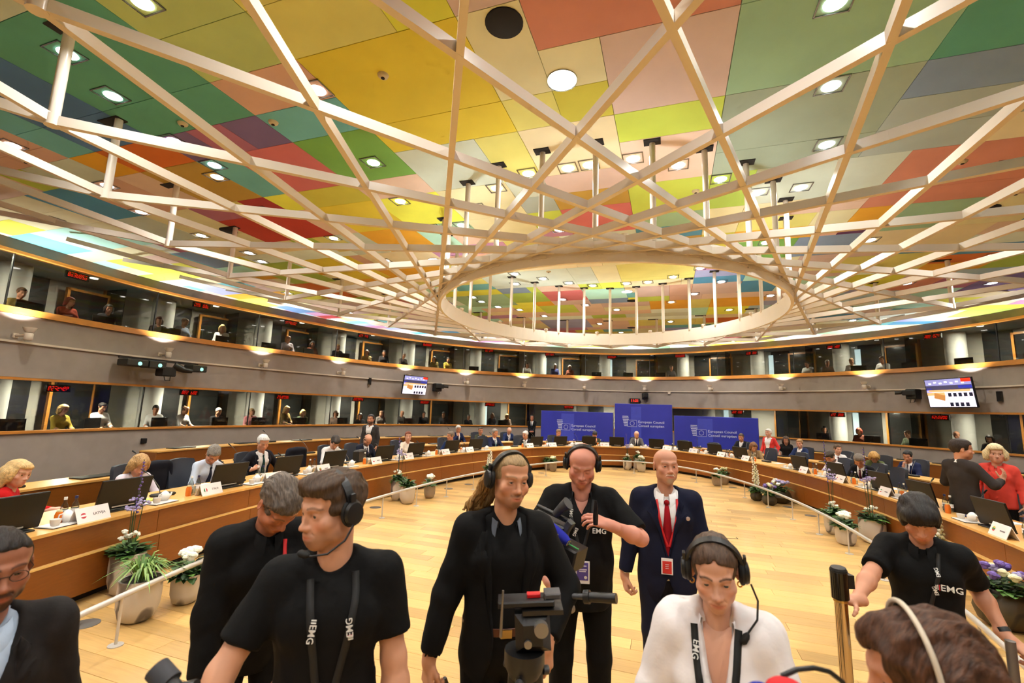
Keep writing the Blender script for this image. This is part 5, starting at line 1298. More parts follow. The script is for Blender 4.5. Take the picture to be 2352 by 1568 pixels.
        for i in range(n):
            for k in range(3): F.append((i * 4 + k, i * 4 + k + 1, i * 4 + 5 + k, i * 4 + 4 + k))
        put('collar', (np.array(V), F), cm)
    if top.get('tie') is not None and res != 'tiny':
        z1 = .485 * s; zb = top.get('tiebot', .0)
        put('tie', ribbon(SS, [(0, z1 - .035), (0, z1 - .06), (0, .25 * s), (0, zb + .03), (0, zb)], [.022, .034, .066, .078, .006], .008, .006), top['tie'])
        kb = MB().ball((0, SS.front(0, z1 - .03, .1) + .012, z1 - .022), (.019, .012, .02), mtx=MU); kb.build('tie_knot', top['tie'], t, True)
    # trousers and shoes
    if legs.get('mat') is not None:
        S = SDF((-.40, -.46, -hipz - .01), (.40, .78, .16), max(hb * 1.1, .013)); lw = legs.get('w', 1.0)
        S.ell((0, 0, .0), (.168 * s * bw, (.122 + belly * .4) * s, .15 * s), k=.04)
        for sg in (1, -1):
            h0, kn, an = Hp[sg]; S.cap(h0, kn, .092 * s * bw, .072 * s * lw, k=.03); S.cap(kn, an + np.array([0, 0, -.02]), .070 * s * lw, .060 * s * lw, k=.025)
            S.func(lambda x, y, z: np.maximum(z + hipz - .045, 0 * x - .1), k=0)
        S.func(lambda x, y, z: .085 - z, k=0)
        V, Q = S.mesh(); V = relax(V, Q, 1, .4); N_ = vnormals(V, Q); V = V + N_ * (vnoise(V, sd + 70, 6, 18) * .003)[:, None]
        wv = np.clip((V[:, 2] + .06) / .12, 0, 1)[:, None]; Vl = V + np.array([0, 0, hipz]); Vu = apply(Mu, V)
        quad_obj('skirt' if legs.get('skirt') else 'trousers', Vl * (1 - wv) + Vu * wv, Q, legs['mat'], t)
        if legs.get('belt'):
            V = []; F = []; nb_ = 32
            for i in range(nb_):
                an_ = 2 * math.pi * i / nb_
                for rr, zz in ((.171, .058), (.174, .060), (.174, .092), (.171, .094)): V.append((rr * s * bw * math.cos(an_), (rr - .046 + belly * .5) * s * math.sin(an_), zz))
            for i in range(nb_):
                for k in range(4): F.append((i * 4 + k, (i + 1) % nb_ * 4 + k, (i + 1) % nb_ * 4 + (k + 1) % 4, i * 4 + (k + 1) % 4))
            bo = mesh_obj('belt', apply(Mu, np.array(V)), F, legs['belt'], t)
            MB().box((0, .130 * s + .004 + belly * .5, .076), (.05, .006, .036)).build('buckle', mat('brass', (200, 170, 110), .3, metal=1), t, mtx=MU)
        if shoe:
            for sg in (1, -1):
                an = Hp[sg][2] + np.array([0, 0, hipz]); S = SDF(an + np.array([-.09, -.14, -.10]), an + np.array([.09, .26, .06]), .013)
                S.ell(an + np.array([0, .0, -.04]), (.045, .075, .05), k=.03); S.ell(an + np.array([0, .11, -.055]), (.046, .10, .035), k=.03); S.func(lambda x, y, z: z - .002, k=0)
                V, Q = S.mesh(); quad_obj('shoe', V, Q, legs.get('shoe', mat('black_shoe', (18, 16, 15), .35)), t)
    return dict(t=t, MU=MU, MH=MH, G=G_, J=J, s=s, put=put, Mu=Mu, hs=hs, shirt=(SS if kind == 'suit' else G_))

def lanyard(fg, m, pts, wd=.02, texts=(), tm=None, tsize=.016, name='lanyard', off=.011):
    """band hanging from the neck; pts one side after the other as (x, z) lists"""
    S = fg['G']
    for side in pts:
        V, F = ribbon(S, side, wd, off, .0015, 26); fg['put'](name, (V, F), m)
    for (x, z, dx, dz, txt) in texts:
        y = max(S.front(x, z, .1), S.front(x + dx * .02, z + dz * .02, .1), S.front(x - dx * .02, z - dz * .02, .1)) + off + .0022
        y2 = S.front(x + dx * .04, z + dz * .04, y); y1 = S.front(x - dx * .04, z - dz * .04, y)
        fm = frame_mtx((x, y, z), (dx, (y2 - y1) / .08 if abs(y2 - y1) < .05 else 0, dz), (dz, 0, -dx) if False else (-dz, 0, dx))
        # text plane must face +Y
        if fm.col[2][1] < 0: fm = frame_mtx((x, y, z), (dx, (y2 - y1) / .08 if abs(y2 - y1) < .05 else 0, dz), (dz, 0, -dx))
        text_mesh('lettering', txt, tsize, tm, fg['t'], fg['MU'] @ fm, bold=True)
def headset(fg, label, boom=None, sides=(1, -1), tilt=8, col=None, arc=1.0, r=.096, cordz=None):
    """over-ear headset standing on the head as a thing of its own"""
    MHw = fg['t'].matrix_basis @ fg['MH']; m = col or mat('headset_black', (22, 22, 23), .4); m2 = mat('headset_pad', (12, 12, 12), .7)
    t = thing('headset', label, 'headset'); t.matrix_world = MHw
    T_ = Matrix.Rotation(math.radians(tilt), 4, 'X'); b = MB(); V = []; F = []; n = 22
    for i in range(n + 1):
        a = math.radians(-6 + 192 * i / n); 
        for rr, w_ in ((r, -.014), (r, .014), (r + .010, .014), (r + .010, -.014)): V.append(T_ @ Vector((rr * .96 * math.cos(a), w_ - .012, rr * 1.14 * math.sin(a) + .012)))
    for i in range(n):
        for k in range(4): l = (k + 1) % 4; F.append((i * 4 + k, i * 4 + l, i * 4 + 4 + l, i * 4 + 4 + k))
    F += [(0, 1, 2, 3), (n * 4 + 3, n * 4 + 2, n * 4 + 1, n * 4)]
    mesh_obj('headband', V, F, m, t)
    for x in sides:
        R_ = Matrix.Translation((x * .086, -.012, -.004)) @ Matrix.Rotation(x * math.pi / 2, 4, 'Y')
        cpo = None
        MB().lathe([(.026, -.006), (.038, -.002), (.041, .006), (.037, .013)], 18, mtx=R_ @ Matrix.Scale(1.15, 4, (1, 0, 0))).build('ear_cushion', m2, t, True)
        MB().lathe([(.035, .013), (.037, .018), (.032, .028), (.016, .032)], 18, mtx=R_ @ Matrix.Scale(1.15, 4, (1, 0, 0))).build('ear_cup', m, t, True)
        MB().box((x * .104, -.010, .042), (.010, .018, .045), bev=.003).build('slider', m, t)
    if boom:
        MB().tube(boom, .0035, 8).build('boom', m, t, True); e = Vector(boom[-1]); d = (e - Vector(boom[-2])).normalized()
        MB().tube([e - d * .012, e, e + d * .022, e + d * .03], [.006, .012, .012, .006], 12).build('microphone_foam', m2, t, True)
    return t
# ================================================================ THE CREW IN FRONT
def hd(p, target=(0, 0)):
    d = np.array(target, float) - np.array(p[:2], float); return math.atan2(-d[0], d[1])
BLK = clothmat('black_cotton', (11, 10, 10), .1); BLK2 = clothmat('black_blazer', (13, 12, 12), .1, bump=.15); BLK3 = clothmat('black_trousers', (10, 9, 9), .1)
NAVY = clothmat('navy_suit', (20, 23, 44), .08, bump=.15); LINEN = clothmat('white_linen', (236, 229, 228), .03, bump=.5, bscale=14)
m_let = mat('white_print', (236, 236, 232), .6); m_let2 = mat('red_print', (200, 40, 50), .6)
LANB = mat('lanyard_black', (16, 15, 15), .7); LANR = mat('lanyard_red', (205, 28, 34), .6)
def emg(fg, x, z, dx, dz, size=.02):
    return (x, z, dx, dz, 'EMG')
def stripes(fg, x, z, dx, dz, h=.014, off=.0135):
    """small printed bars in front of the lettering"""
    S = fg['G']; d = np.array([dx, dz]) / math.hypot(dx, dz); n = np.array([-d[1], d[0]])
    for i, (a, m) in enumerate(((-.024, m_let), (-.017, m_let), (-.010, m_let2))):
        c = np.array([x, z]) + d * (a - .016); y = S.front(c[0], c[1], .1) + off
        fm = frame_mtx((c[0], y, c[1]), (d[0], 0, d[1]), (n[0], 0, n[1])); MB().box((0, 0, 0), (.004, h, .0016), mtx=fm).build('printed_bar', m, fg['t'], mtx=fg['MU'])

# --- man in black T-shirt with headset, looking left
hA = at_dep(775, 1078, 1.68); pA = (hA[0], hA[1])
A_ = figure('man in a black T-shirt with a headset and black lanyard looking left', None, hd(pA) - .05, 1.85, lean=4, head=(-52, 6, 2), skin=(206, 152, 122),
    hair=dict(style='quiff', col=(74, 56, 42), th=.011, amp=.0055, hl=.066, hy=.035, clump=1.3, streak=.4), face=dict(brow=(66, 48, 36), browk=.6, stubble=((120, 92, 78), .28), iris=(80, 76, 66), eye=.0038, gaze=0, neck=1.04, w=1.0),
    top=dict(kind='tshirt', mat=BLK, i=.008, wr=.006, r1=.068, sleeve=.72), legs=dict(mat=BLK3), bw=1.06,
    arms={'R': dict(bare=True, to=(.36, .24, .02), hint=(1, -.6, -.2), curl=(30, 40, 30)), 'L': dict(bare=True, to=(-.27, .10, -.10), hint=(-.6, -1, 0), curl=(25, 35, 30))}, res='fg', headat=hA)
headset(A_, 'black headset with boom microphone on the man looking left', boom=[(-.118, 0, -.035), (-.118, .035, -.075), (-.095, .085, -.105), (-.055, .115, -.110), (-.035, .122, -.107)], tilt=-4)
lanyard(A_, LANB, [[(-.075, .515), (-.082, .45), (-.06, .30), (-.012, .06)], [(.070, .50), (.060, .44), (.040, .30), (.004, .06)]], .024,
    [(-.070, .37, .14, 1, 'EMG'), (-.030, .155, .16, 1, 'EMG'), (.048, .36, .14, -1, 'EMG'), (.019, .16, .15, -1, 'EMG')], m_let, .030)
for q in ((.048, .36, .14, -1), (.019, .16, .15, -1), (-.070, .37, .14, 1), (-.030, .155, .16, 1)): stripes(A_, q[0], q[1], q[2], q[3], .016)

# --- grey-haired man bending behind him
hB = at_dep(650, 1092, 2.20); pB = (hB[0], hB[1])
B_ = figure('man in a black shirt bending forward with short greying hair', None, hd(pB, (.9, .2)), 1.84, lean=14, head=(12, 40, 0), skin=(190, 122, 92),
    hair=dict(style='crop', col=(92, 80, 70), th=.008, amp=.0045, hl=.060, hy=.040, freq=1.4, streak=.55), face=dict(brow=(80, 62, 48), eye=.001),
    top=dict(kind='polo', mat=BLK, sleeve=1.88, r0=.064, r1=.050, i=.012, wr=.006), legs=dict(mat=BLK3), bw=1.05,
    arms={'R': dict(to=(.22, .20, -.06)), 'L': dict(to=(-.08, .32, .04))}, res='fg', headat=hB)
lanyard(B_, LANR, [[(-.07, .50), (-.06, .40), (-.02, .26)]], .018)

# --- long-haired man in black blazer
hC = at_dep(1172, 1037, 2.26); pC = (hC[0], hC[1])
GREYC = clothmat('grey_collar', (92, 96, 104))
C_ = figure('smiling man in a black blazer with a ponytail and headphones', None, hd(pC, (.35, .2)), 1.86, lean=2, head=(14, 4, -4), skin=(204, 146, 112),
    hair=dict(style='pulledlong', col=(150, 122, 84), th=.003, amp=.002, hl=.074, hy=.030, streak=.3, clump=.6), face=dict(brow=(150, 116, 84), smile=1, goatee=((92, 70, 52), .75), eye=.0026, iris=(90, 96, 96), jaw=.92, w=.97),
    top=dict(kind='suit', mat=BLK2, shirt=BLK, collar=GREYC, copen=1, open=.055, vw=.045, vb=.05, hem=-.24), legs=dict(mat=BLK3, belt=mat('brown_belt', (92, 46, 24), .5)), bw=1.04,
    arms={'R': dict(to=(.335, .05, -.075), hint=(1, -.7, 0), f=(.05, .15, -1), d=(1, .5, .1), curl=(55, 60, 35), thumb=60), 'L': dict(px=(1255, 1478, 2.02), hint=(-1, -.6, 0), f=(.12, .25, -1), d=(-.3, 1, .3), curl=(30, 62, 40), thumb=50)}, res='fg', headat=hC)
headset(C_, 'thin black headphones on the man with the ponytail', tilt=-10)
ph = C_['t']; Hc = MB(); rr_ = random.Random(4)
for i in range(46):
    a = rr_.uniform(-1, 1); pts = []
    for k in range(8):
        u = k / 7.0; pts.append((.035 + a * .05 * (1 - .2 * u) + .020 * math.sin(u * 9 + i) * u + .055 * u, -.085 - .075 * u + rr_.uniform(-.01, .01) + .02 * math.sin(u * 7 + i * 2) * u, .005 - .20 * u + rr_.uniform(-.006, .006)))
    Hc.tube(pts, [.010, .012, .013, .013, .012, .011, .009, .004], 6)
Hc.build('ponytail', hairmat((164, 124, 72), .4), ph, True, mtx=C_['MH'])
lanyard(C_, LANB, [[(-.074, .50), (-.075, .43), (-.035, .27)], [(.070, .50), (.055, .42), (.03, .28), (.028, .02)]], .022, [(-.055, .345, -.33, 1, 'EMG'), (.050, .33, .25, -1, 'EMG'), (.066, .455, .12, -1, 'EMG'), (-.075, .445, -.1, 1, 'EMG')], m_let, .026)

# --- bald man with headphones, camera and badge
hD = at_dep(1338, 1021, 2.92); pD = (hD[0], hD[1])
D_ = figure('bald man in a black shirt with headphones looking down at his hand', None, hd(pD, (.2, 0)), 1.85, lean=2, head=(-4, 24, -3), skin=(214, 146, 124), face=dict(brow=(190, 140, 110), eye=.0008, flush=1.5, neck=1.15, w=1.06, jaw=1.1),
    top=dict(kind='polo', mat=BLK, i=.018, sleeve=.88, r1=.074, wr=.006, copen=1.2, vneck=.40), legs=dict(mat=BLK3, w=1.0, stance={'R': (.12, .02), 'L': (-.13, -.02)}), bw=1.05, belly=.05,
    arms={'L': dict(bare=True, px=(1402, 1206, 2.60), hint=(-1, .2, -.8), f=(.95, .1, .32), d=(0, .6, .8), curl=(28, 30, 20), thumb=70), 'R': dict(bare=True, to=(.20, .30, .10), hint=(1, -.4, -.4), curl=(50, 50, 30))}, res='fg', headat=hD)
headset(D_, 'black headphones with square cups on the bald man looking down', tilt=-6)
lanyard(D_, LANB, [[(.070, .50), (.070, .42), (.012, .22)], [(-.070, .50), (-.060, .42), (-.002, .22)]], .018, [(.068, .43, .1, -1, 'EMG'), (.042, .325, .4, -1, 'EMG')], m_let, .026)
S = D_['G']
def fm_front(fg, x, z, off=.01, tilt=0): y = fg['G'].front(x, z, .12) + off; return frame_mtx((x, y, z), (-1, 0, 0), (0, tilt, 1))
text_mesh('printed_logo', 'EMG', .042, m_let, D_['t'], D_['MU'] @ fm_front(D_, -.100, .335, .018), bold=True)
MB().tube([(0, S.front(0, .22, .1) + .01, .225), (0, S.front(0, .2, .1) + .012, .19)], .003, 6).build('badge_clip', m_metal, D_['t'], mtx=D_['MU'])
bd = fm_front(D_, 0, .115, .012); MB().box((0, 0, 0), (.082, .125, .003), mtx=bd).build('badge_holder', m_card, D_['t'], mtx=D_['MU'])
MB().box((0, .005, .002), (.066, .098, .002), mtx=bd).build('badge_print', mat('badge_purple', (86, 70, 150), .5), D_['t'], mtx=D_['MU'])
for k_, (yy, ww) in enumerate(((.016, .05), (.006, .04), (.036, .045))): MB().box((0, yy, .0035), (ww, .006, .001), mtx=bd).build('badge_line', mat('badge_white', (225, 220, 240), .5), D_['t'], mtx=D_['MU'])
MB().lathe([(.009, 0), (.009, .001)], 12, mtx=bd @ Matrix.Translation((.018, -.027, .003))).build('badge_dot', m_card, D_['t'], mtx=D_['MU'])

# --- bald man in navy suit
hE = at_dep(1527, 1031, 3.40); pE = (hE[0], hE[1])
E_ = figure('bald man in a navy suit with red tie and red lanyard', None, hd(pE, (.25, 0)), 1.81, head=(14, -2, 0), skin=(208, 150, 122), face=dict(brow=(160, 116, 90), goatee=((200, 184, 164), .8), eye=.0035, neck=1.02, jaw=.98),
    top=dict(kind='suit', mat=NAVY, tie=clothmat('crimson_tie', (150, 16, 28), .1), vb=.10, vw=.082, tiebot=-.02), legs=dict(mat=clothmat('navy_trousers', (22, 25, 42), .08), belt=mat('black_belt', (20, 18, 16), .4)), bw=1.1,
    arms={'R': dict(to=(.295, .03, -.085), hint=(1, -.8, 0), f=(-.1, .12, -1), d=(1, .3, 0), curl=(45, 55, 30), thumb=60), 'L': dict(to=(-.29, .03, -.085), hint=(-1, -.8, 0), f=(.1, .12, -1), d=(-1, .3, 0), curl=(45, 55, 30), thumb=60)}, res='fg', headat=hE)
E_['G0'] = E_['G']; E_['G'] = E_['shirt']
lanyard(E_, LANR, [[(-.072, .49), (-.066, .40), (-.045, .30), (-.012, .18)], [(.066, .48), (.055, .38), (.035, .28), (0, .18)]], .016, off=.016)
bd = fm_front(E_, .008, .055, .022)
MB().box((0, 0, 0), (.075, .105, .003), mtx=bd).build('badge_holder', m_card, E_['t'], mtx=E_['MU']); MB().box((0, -.006, .002), (.06, .08, .002), mtx=bd).build('badge_print', mat('badge_red', (205, 44, 40), .5), E_['t'], mtx=E_['MU'])
for yy in (.012, 0, -.012): MB().box((0, yy, .0035), (.022, .003, .001), mtx=bd).build('badge_line', m_card, E_['t'], mtx=E_['MU'])
E_['G'] = E_['G0']; pm_ = fm_front(E_, -.135, .375, .012); MB().lathe([(.014, 0), (.014, .003), (.009, .005)], 14, mtx=pm_).build('lapel_pin', mat('pin_silver', (210, 190, 186), .3, metal=.6), E_['t'], True, mtx=E_['MU'])

# --- woman in white linen shirt
hF = at_dep(1638, 1228, 1.68); pF = (hF[0], hF[1])
F_ = figure('young woman in a white linen shirt with a headset and black lanyard', None, hd(pF, (-.05, 0)), 1.69, lean=6, head=(4, 12, 3), skin=(216, 164, 138),
    hair=dict(style='pulled', col=(78, 58, 44), th=.007, amp=.0028, hl=.082, hy=.045, streak=.45), face=dict(fem=1, jaw=.86, w=.96, brow=(64, 46, 36), browk=.9, eye=.0040, lip=(.82, .42, .40), iris=(76, 84, 84), gazed=8, neck=.9),
    top=dict(kind='shirt', mat=LINEN, vneck=.20, copen=1.5, bust=.012, i=.020, r0=.068, r1=.062, wr=.008, hem=-.16), legs=dict(mat=BLK3), bw=.97,
    arms={'R': dict(to=(.26, .16, -.02)), 'L': dict(to=(-.27, .20, .0))}, res='fg', headat=hF)
headset(F_, 'black headset with foam microphone on the woman in white', tilt=-8, boom=[(-.118, 0, -.04), (-.135, .02, -.09), (-.125, .06, -.135), (-.092, .085, -.168), (-.084, .09, -.180)])
for sg in (-1, 1): MB().tube([(sg * .082 + .008 * math.cos(a), .0, -.045 + .011 * math.sin(a)) for a in np.linspace(0, 6.28, 12)], .0025, 6).build('earring', mat('gold', (220, 170, 80), .25, metal=1), F_['t'], True, mtx=F_['MH'])
lanyard(F_, LANB, [[(-.068, .48), (-.058, .38), (-.04, .25), (-.012, .04)], [(.075, .475), (.068, .38), (.045, .25), (.0, .04)]], .024, [(.070, .41, .12, -1, 'EMG'), (.052, .29, .25, -1, 'EMG'), (.022, .155, .28, -1, 'EMG'), (-.046, .29, .12, 1, 'EMG'), (-.028, .15, .16, 1, 'EMG')], m_let, .030)
V_, Fc_ = ribbon(F_['G'], [(-.045, .46), (-.01, .33), (.0, .325), (.012, .33), (.05, .46)], .0025, .004, .001); F_['put']('necklace', (V_, Fc_), MATS['gold'])
for sg in (-1, 1): F_['put']('pocket_flap', ribbon(F_['G'], [(sg * .05, .235), (sg * .15, .235)], .032, .004, .004), LINEN)

# --- dark-haired helper with polo shirt
hG = at_dep(2106, 1136, 2.66); pG = (hG[0], hG[1])
G_ = figure('dark-haired helper in a black polo shirt looking down', None, hd(pG, (.1, 0)), 1.73, lean=5, head=(2, 30, 2), skin=(206, 146, 116),
    hair=dict(style='mop', col=(30, 24, 21), th=.012, amp=.004, streak=.5), face=dict(brow=(30, 24, 20), eye=.001, jaw=.9),
    top=dict(kind='polo', mat=BLK, i=.012, sleeve=.80, r1=.072, wr=.006), legs=dict(mat=BLK3), bw=1.02,
    arms={'R': dict(bare=True, px=(1960, 1390, 2.46), hint=(.3, -1, -.5), f=(.75, .6, .12), d=(.3, .1, 1), curl=(62, 70, 35), thumb=25), 'L': dict(bare=True, px=(2314, 1464, 2.48), hint=(-.1, -1, -.4), f=(-.7, .5, -.4), d=(-.2, .4, 1), curl=(55, 60, 30), thumb=40)}, res='fg', headat=hG)
text_mesh('printed_logo', 'EMG', .046, m_let, G_['t'], G_['MU'] @ fm_front(G_, -.105, .315, .018), bold=True)
for k_ in range(3):
    fm_ = fm_front(G_, -.055 + k_ * .007, .318, .018); MB().box((0, 0, 0), (.004, .03 - .004 * k_, .0015), mtx=fm_).build('printed_bar', m_let if k_ else m_let2, G_['t'], mtx=G_['MU'])
lanyard(G_, LANB, [[(-.066, .475), (-.052, .36), (-.012, .20)]], .018, [(-.052, .395, .25, 1, 'EMG'), (-.038, .295, .3, 1, 'EMG')], m_let, .024)
V_ = MB().tube([tuple(np.array(G_['J']['L'][2]) * .93 + np.array(G_['J']['L'][1]) * .07 + q) for q in [np.array([0, 0, 0])]] * 1 + [(0, 0, 0)], .001, 3) if False else None
w0, w1 = np.array(G_['J']['L'][1]), np.array(G_['J']['L'][2]); u_ = (w1 - w0) / np.linalg.norm(w1 - w0); c_ = w1 - u_ * .035
MB().tube([c_ - u_ * .011, c_ + u_ * .011], .0325, 16).build('wristband', m_dark, G_['t'], True, mtx=G_['MU'])

# --- woman seen from behind at the lower right, brown hair with a band
hH = at_dep(2120, 1400, 0.95); pH = (hH[0], hH[1])
H_ = figure('woman with thick brown hair and a pale hairband at lower right', None, hd(pH) - .55, 1.62, head=(-35, 10, 0), skin=(200, 140, 112),
    hair=dict(style='long', col=(74, 46, 30), th=.018, amp=.006, len=-.22, streak=.6, hk=1.0, fw=.05, clump=1.2), face=dict(fem=1, jaw=.85, noeyes=0), top=dict(kind='jumper', mat=clothmat('brown_knit', (70, 48, 36))), legs=dict(mat=BLK3), bw=.95, res='fg', headat=hH)
Vb_ = MB().tube([(.103 * math.cos(a), .012 - .004 * math.sin(a), .032 + .118 * math.sin(a)) for a in np.linspace(.05, math.pi - .05, 24)], .0055, 8); Vb_.build('hairband', mat('pale_hairband', (206, 192, 170), .4), H_['t'], True, mtx=H_['MH'])

# --- man with glasses cut by the left edge
hI = at_dep(5, 1212, 1.50); pI = (hI[0], hI[1])
I_ = figure('bearded man with glasses in a dark suit at the left edge', None, hd(pI) + .1, 1.70, lean=3, head=(8, 4, 0), skin=(160, 106, 82),
    hair=dict(style='crop', col=(34, 27, 24), th=.006, amp=.003, hl=.078, hy=.035), face=dict(brow=(36, 26, 22), stubble=((34, 26, 24), .85), eye=.0035, jaw=1.05, w=1.03),
    top=dict(kind='suit', mat=clothmat('charcoal_suit', (34, 30, 29), .1), shirt=clothmat('pale_blue_shirt', (170, 185, 205)), collar=clothmat('pale_blue_shirt', (170, 185, 205))), legs=dict(mat=BLK3), bw=1.08, res='fg', headat=hI)
gm = MB()
for sg in (-1, 1):
    gm.tube([(sg * .033 + .022 * math.cos(a), .103 - .012 * abs(math.cos(a)) * 0 - .25 * abs(sg * .033 + .022 * math.cos(a)) * .3, .000 + .016 * math.sin(a)) for a in np.linspace(0, 6.28, 20)], .0012, 6); gm.tube([(sg * .055, .096, .004), (sg * .078, .05, .006), (sg * .082, -.01, .004)], .0012, 6)
gm.tube([(-.011, .103, .004), (0, .107, .006), (.011, .103, .004)], .0012, 6); gm.build('glasses', mat('glasses_frame', (60, 54, 48), .3, metal=.7), I_['t'], True, mtx=I_['MH'])
# ================================================================ RAIL, LAMPS, SCREENS, BANNERS, PLANTS
m_rail = mat('rail_paint', (196, 190, 182), .35, metal=.3)
RC = (-1.2, 7.74, 3.74, 8.8)
ER = ecurve(RC, 0, 226, -40, 160)
rail = thing('handrail', 'low grey handrail curving in front of the oval table', 'handrail', (0, 0, 0))
MB().tube([(q[0], q[1], .38) for q in ER.q[::2]], .024, 10).build('tube', m_rail, rail, True)
pm1 = MB().lathe([(.055, 0), (.055, .008), (.011, .012), (.011, .37)], 12).mesh('post', m_rail, True)
d = .35
while d < ER.len:
    q = ER.at(d); link('post', pm1, rail, (q[0], q[1], 0)); d += 1.17
fb = MB().lathe([(.11, 0), (.11, .003)], 22).mesh('floor_box', mat('floor_box_steel', (120, 116, 110), .45, metal=.6))
for i, (x, y) in enumerate(((195, 1433), (520, 1290), (862, 1165), (1030, 1122), (1076, 1112), (1243, 1086), (1412, 1077), (1594, 1098), (1683, 1119), (1810, 1164), (1862, 1184))):
    p = at_z(x, y, 0.0); tag(link('floor_outlet', fb, None, (p[0], p[1], 0)), 'round steel floor outlet by the rail, %s counted from the left' % ORD[i], 'floor outlet', 'round floor outlets')
p = at_z(1676, 1236, 0); t = thing('floor_marker', 'thin black bracket marking lying on the open floor', 'floor marking', (p[0], p[1], 0), .12)
for n_, c, sz in (('long_bar', (0, 0, .002), (.26, .012, .004)), ('short_bar', (-.125, .05, .002), (.012, .1, .004)), ('short_bar', (.125, .05, .002), (.012, .1, .004))): MB().box(c, sz).build(n_, m_dark, t)

# uplights on the middle band
m_lampc = mat('uplight_cream', (220, 205, 185), .5)
UL = [(38, 750), (369, 797), (598, 823), (777, 842), (930, 855), (1068, 867), (1202, 875), (1340, 881), (1482, 884), (1635, 885), (1801, 883), (1996, 876), (2232, 862)]
ud = [W.hit(p) for p in UL]
um = (MB().lathe([(.06, -.16), (.075, -.14), (.075, -.02), (.06, 0)], 14).mesh('body', m_lampc, True), MB().lathe([(.07, .01), (.115, .10), (.118, .115), (.105, .11)], 18).mesh('shade', m_lampc, True), MB().lathe([(.10, .10), (.10, .106)], 16).mesh('bulb', mat('uplight_glow', (255, 255, 255), .3, emit=(235, 240, 255), estr=20)), MB().tube([(0, .05, -.06), (0, .34, -.06)], .03, 10).box((0, .345, -.06), (.1, .03, .1)).mesh('bracket', m_lampc, True))
um2 = um
st = (ud[-1] - ud[-2]) if abs(ud[-1] - ud[-2]) < 8 else 3.0
more_ = [ORDBASE[0] + ORDBASE[1] * q for q in (-3, -6.2, -9.4, -12.6, -16)]
e_ = ((ud[-1] - ORDBASE[0]) * ORDBASE[1]) % W.len
more_ += [ORDBASE[0] + ORDBASE[1] * (e_ + q) for q in (3.2, 6.4, 9.6, 12.8, 16)]
for i, d in enumerate(ud + more_):
    p = W.off(d, -.36); n = W.nor(d); a_ = math.atan2(n[1], n[0]) - math.pi / 2
    z = 3.30
    t = thing('wall_uplight', 'cream wall uplight on the grey band, %s' % (('%s counted from the left' % ORD[i]) if i < 13 else ('out of the picture, %s' % ORD[i - 13].replace('leftmost', 'first'))), 'wall lamp', (p[0], p[1], z), a_, 'wall uplights')
    for n_, me in zip(('body', 'shade', 'bulb', 'bracket'), um): link(n_, me, t)
    area_light('uplight_beam', (p[0], p[1], z + .125), .16, 62, (1, .97, .94), rot=(math.pi, 0, 0), spread=math.radians(130))
cab = thing('cable_conduit', 'thin cream conduit running along the middle of the grey band', 'conduit', (0, 0, 0)); sweep(W, 0, W.len, [(-.05, 3.09), (-.005, 3.09), (-.005, 3.135), (-.05, 3.135)], 'conduit_run', m_lampc, cab, caps=False)

# wall screens
def wall_frame(px, off, z=None):
    d = W.hit(px); p = W.off(d, off); n = W.nor(d); dist = np.hypot(p[0], p[1]); zz = at_dist(px[0], px[1], dist)[2] if z is None else z
    return (p[0], p[1], zz), math.atan2(n[1], n[0]) - math.pi / 2
m_tvb = mat('tv_bezel', (12, 12, 13), .3)
def em(name, col, k=1.0): return mat('screen_' + name, col, .4, emit=col, estr=k)
def television(label, px, wd, hg, turn=0.0):
    p, a = wall_frame(px, -.45); t = thing('wall_television', label, 'television', p, a + turn)
    R = Matrix.Rotation(math.radians(8), 4, 'X')
    MB().box((0, 0, 0), (wd, .05, hg), mtx=R, bev=.008).build('housing', m_tvb, t)
    scr = MB().box((0, -.028, 0), (wd - .05, .003, hg - .05), mtx=R).build('screen', em('base', (150, 152, 190), .8), t)
    MB().box((0, .2, .0), (.12, .42, .12)).build('wall_arm', m_tvb, t)
    # the picture on the screen: a view of the hall
    iw, ih = wd - .05, hg - .05; L_ = []
    def rect(n_, x0, x1, y0, y1, m, dy=.031): MB().box(((x0 + x1) / 2 * iw, -dy, (y0 + y1) / 2 * ih), ((x1 - x0) * iw, .0015, (y1 - y0) * ih), mtx=R).build(n_, m, scr)
    rect('picture_ceiling', -.5, .5, .28, .5, em('violet', (150, 150, 205), .9)); rect('picture_wall', -.5, .5, .12, .28, em('dusk', (70, 66, 96), .8)); rect('picture_banner', -.5, -.38, .02, .2, em('blue', (50, 60, 200), .9)); rect('picture_banner', .22, .5, .16, .26, em('blue', (50, 60, 200), .9))
    rect('picture_floor', -.5, .5, -.5, .12, em('pale', (235, 228, 240), .95)); rect('picture_red', .30, .5, .38, .5, em('redbar', (235, 50, 20), 1.0), .0325)
    for k_, (x0, x1, y0, y1) in enumerate(((-.45, .45, .05, .12), (-.5, -.1, -.08, .03))): rect('picture_table', x0, x1, y0, y1, em('wood', (220, 180, 120), .9), .0325)
    P = MB(); P.box((-.2 * iw, -.034, -.22 * ih), (.24 * iw, .0015, .2 * ih), mtx=R @ Matrix.Rotation(.25, 4, 'Y')); P.build('picture_desk', em('oak', (190, 130, 70), .9), t)
    for k_ in range(9): x0 = -.05 + .11 * (k_ % 5); y0 = -.08 if k_ < 5 else -.42; rect('picture_chair', x0 + .02, x0 + .09, y0 - .05, y0 + .08, em('dark', (30, 30, 50), .6), .0325)
    for k_ in range(7): rect('picture_lamp', -.42 + k_ * .12, -.36 + k_ * .12, .33 + .04 * (k_ % 2), .38 + .04 * (k_ % 2), em('glow', (240, 244, 255), 1.2), .0325)
    return t
television('wall television left of the banners showing the hall', (942, 884), 1.42, .84, .25)
television('wall television on the right wall showing the hall', (2207, 902), 1.52, .92, -.2)
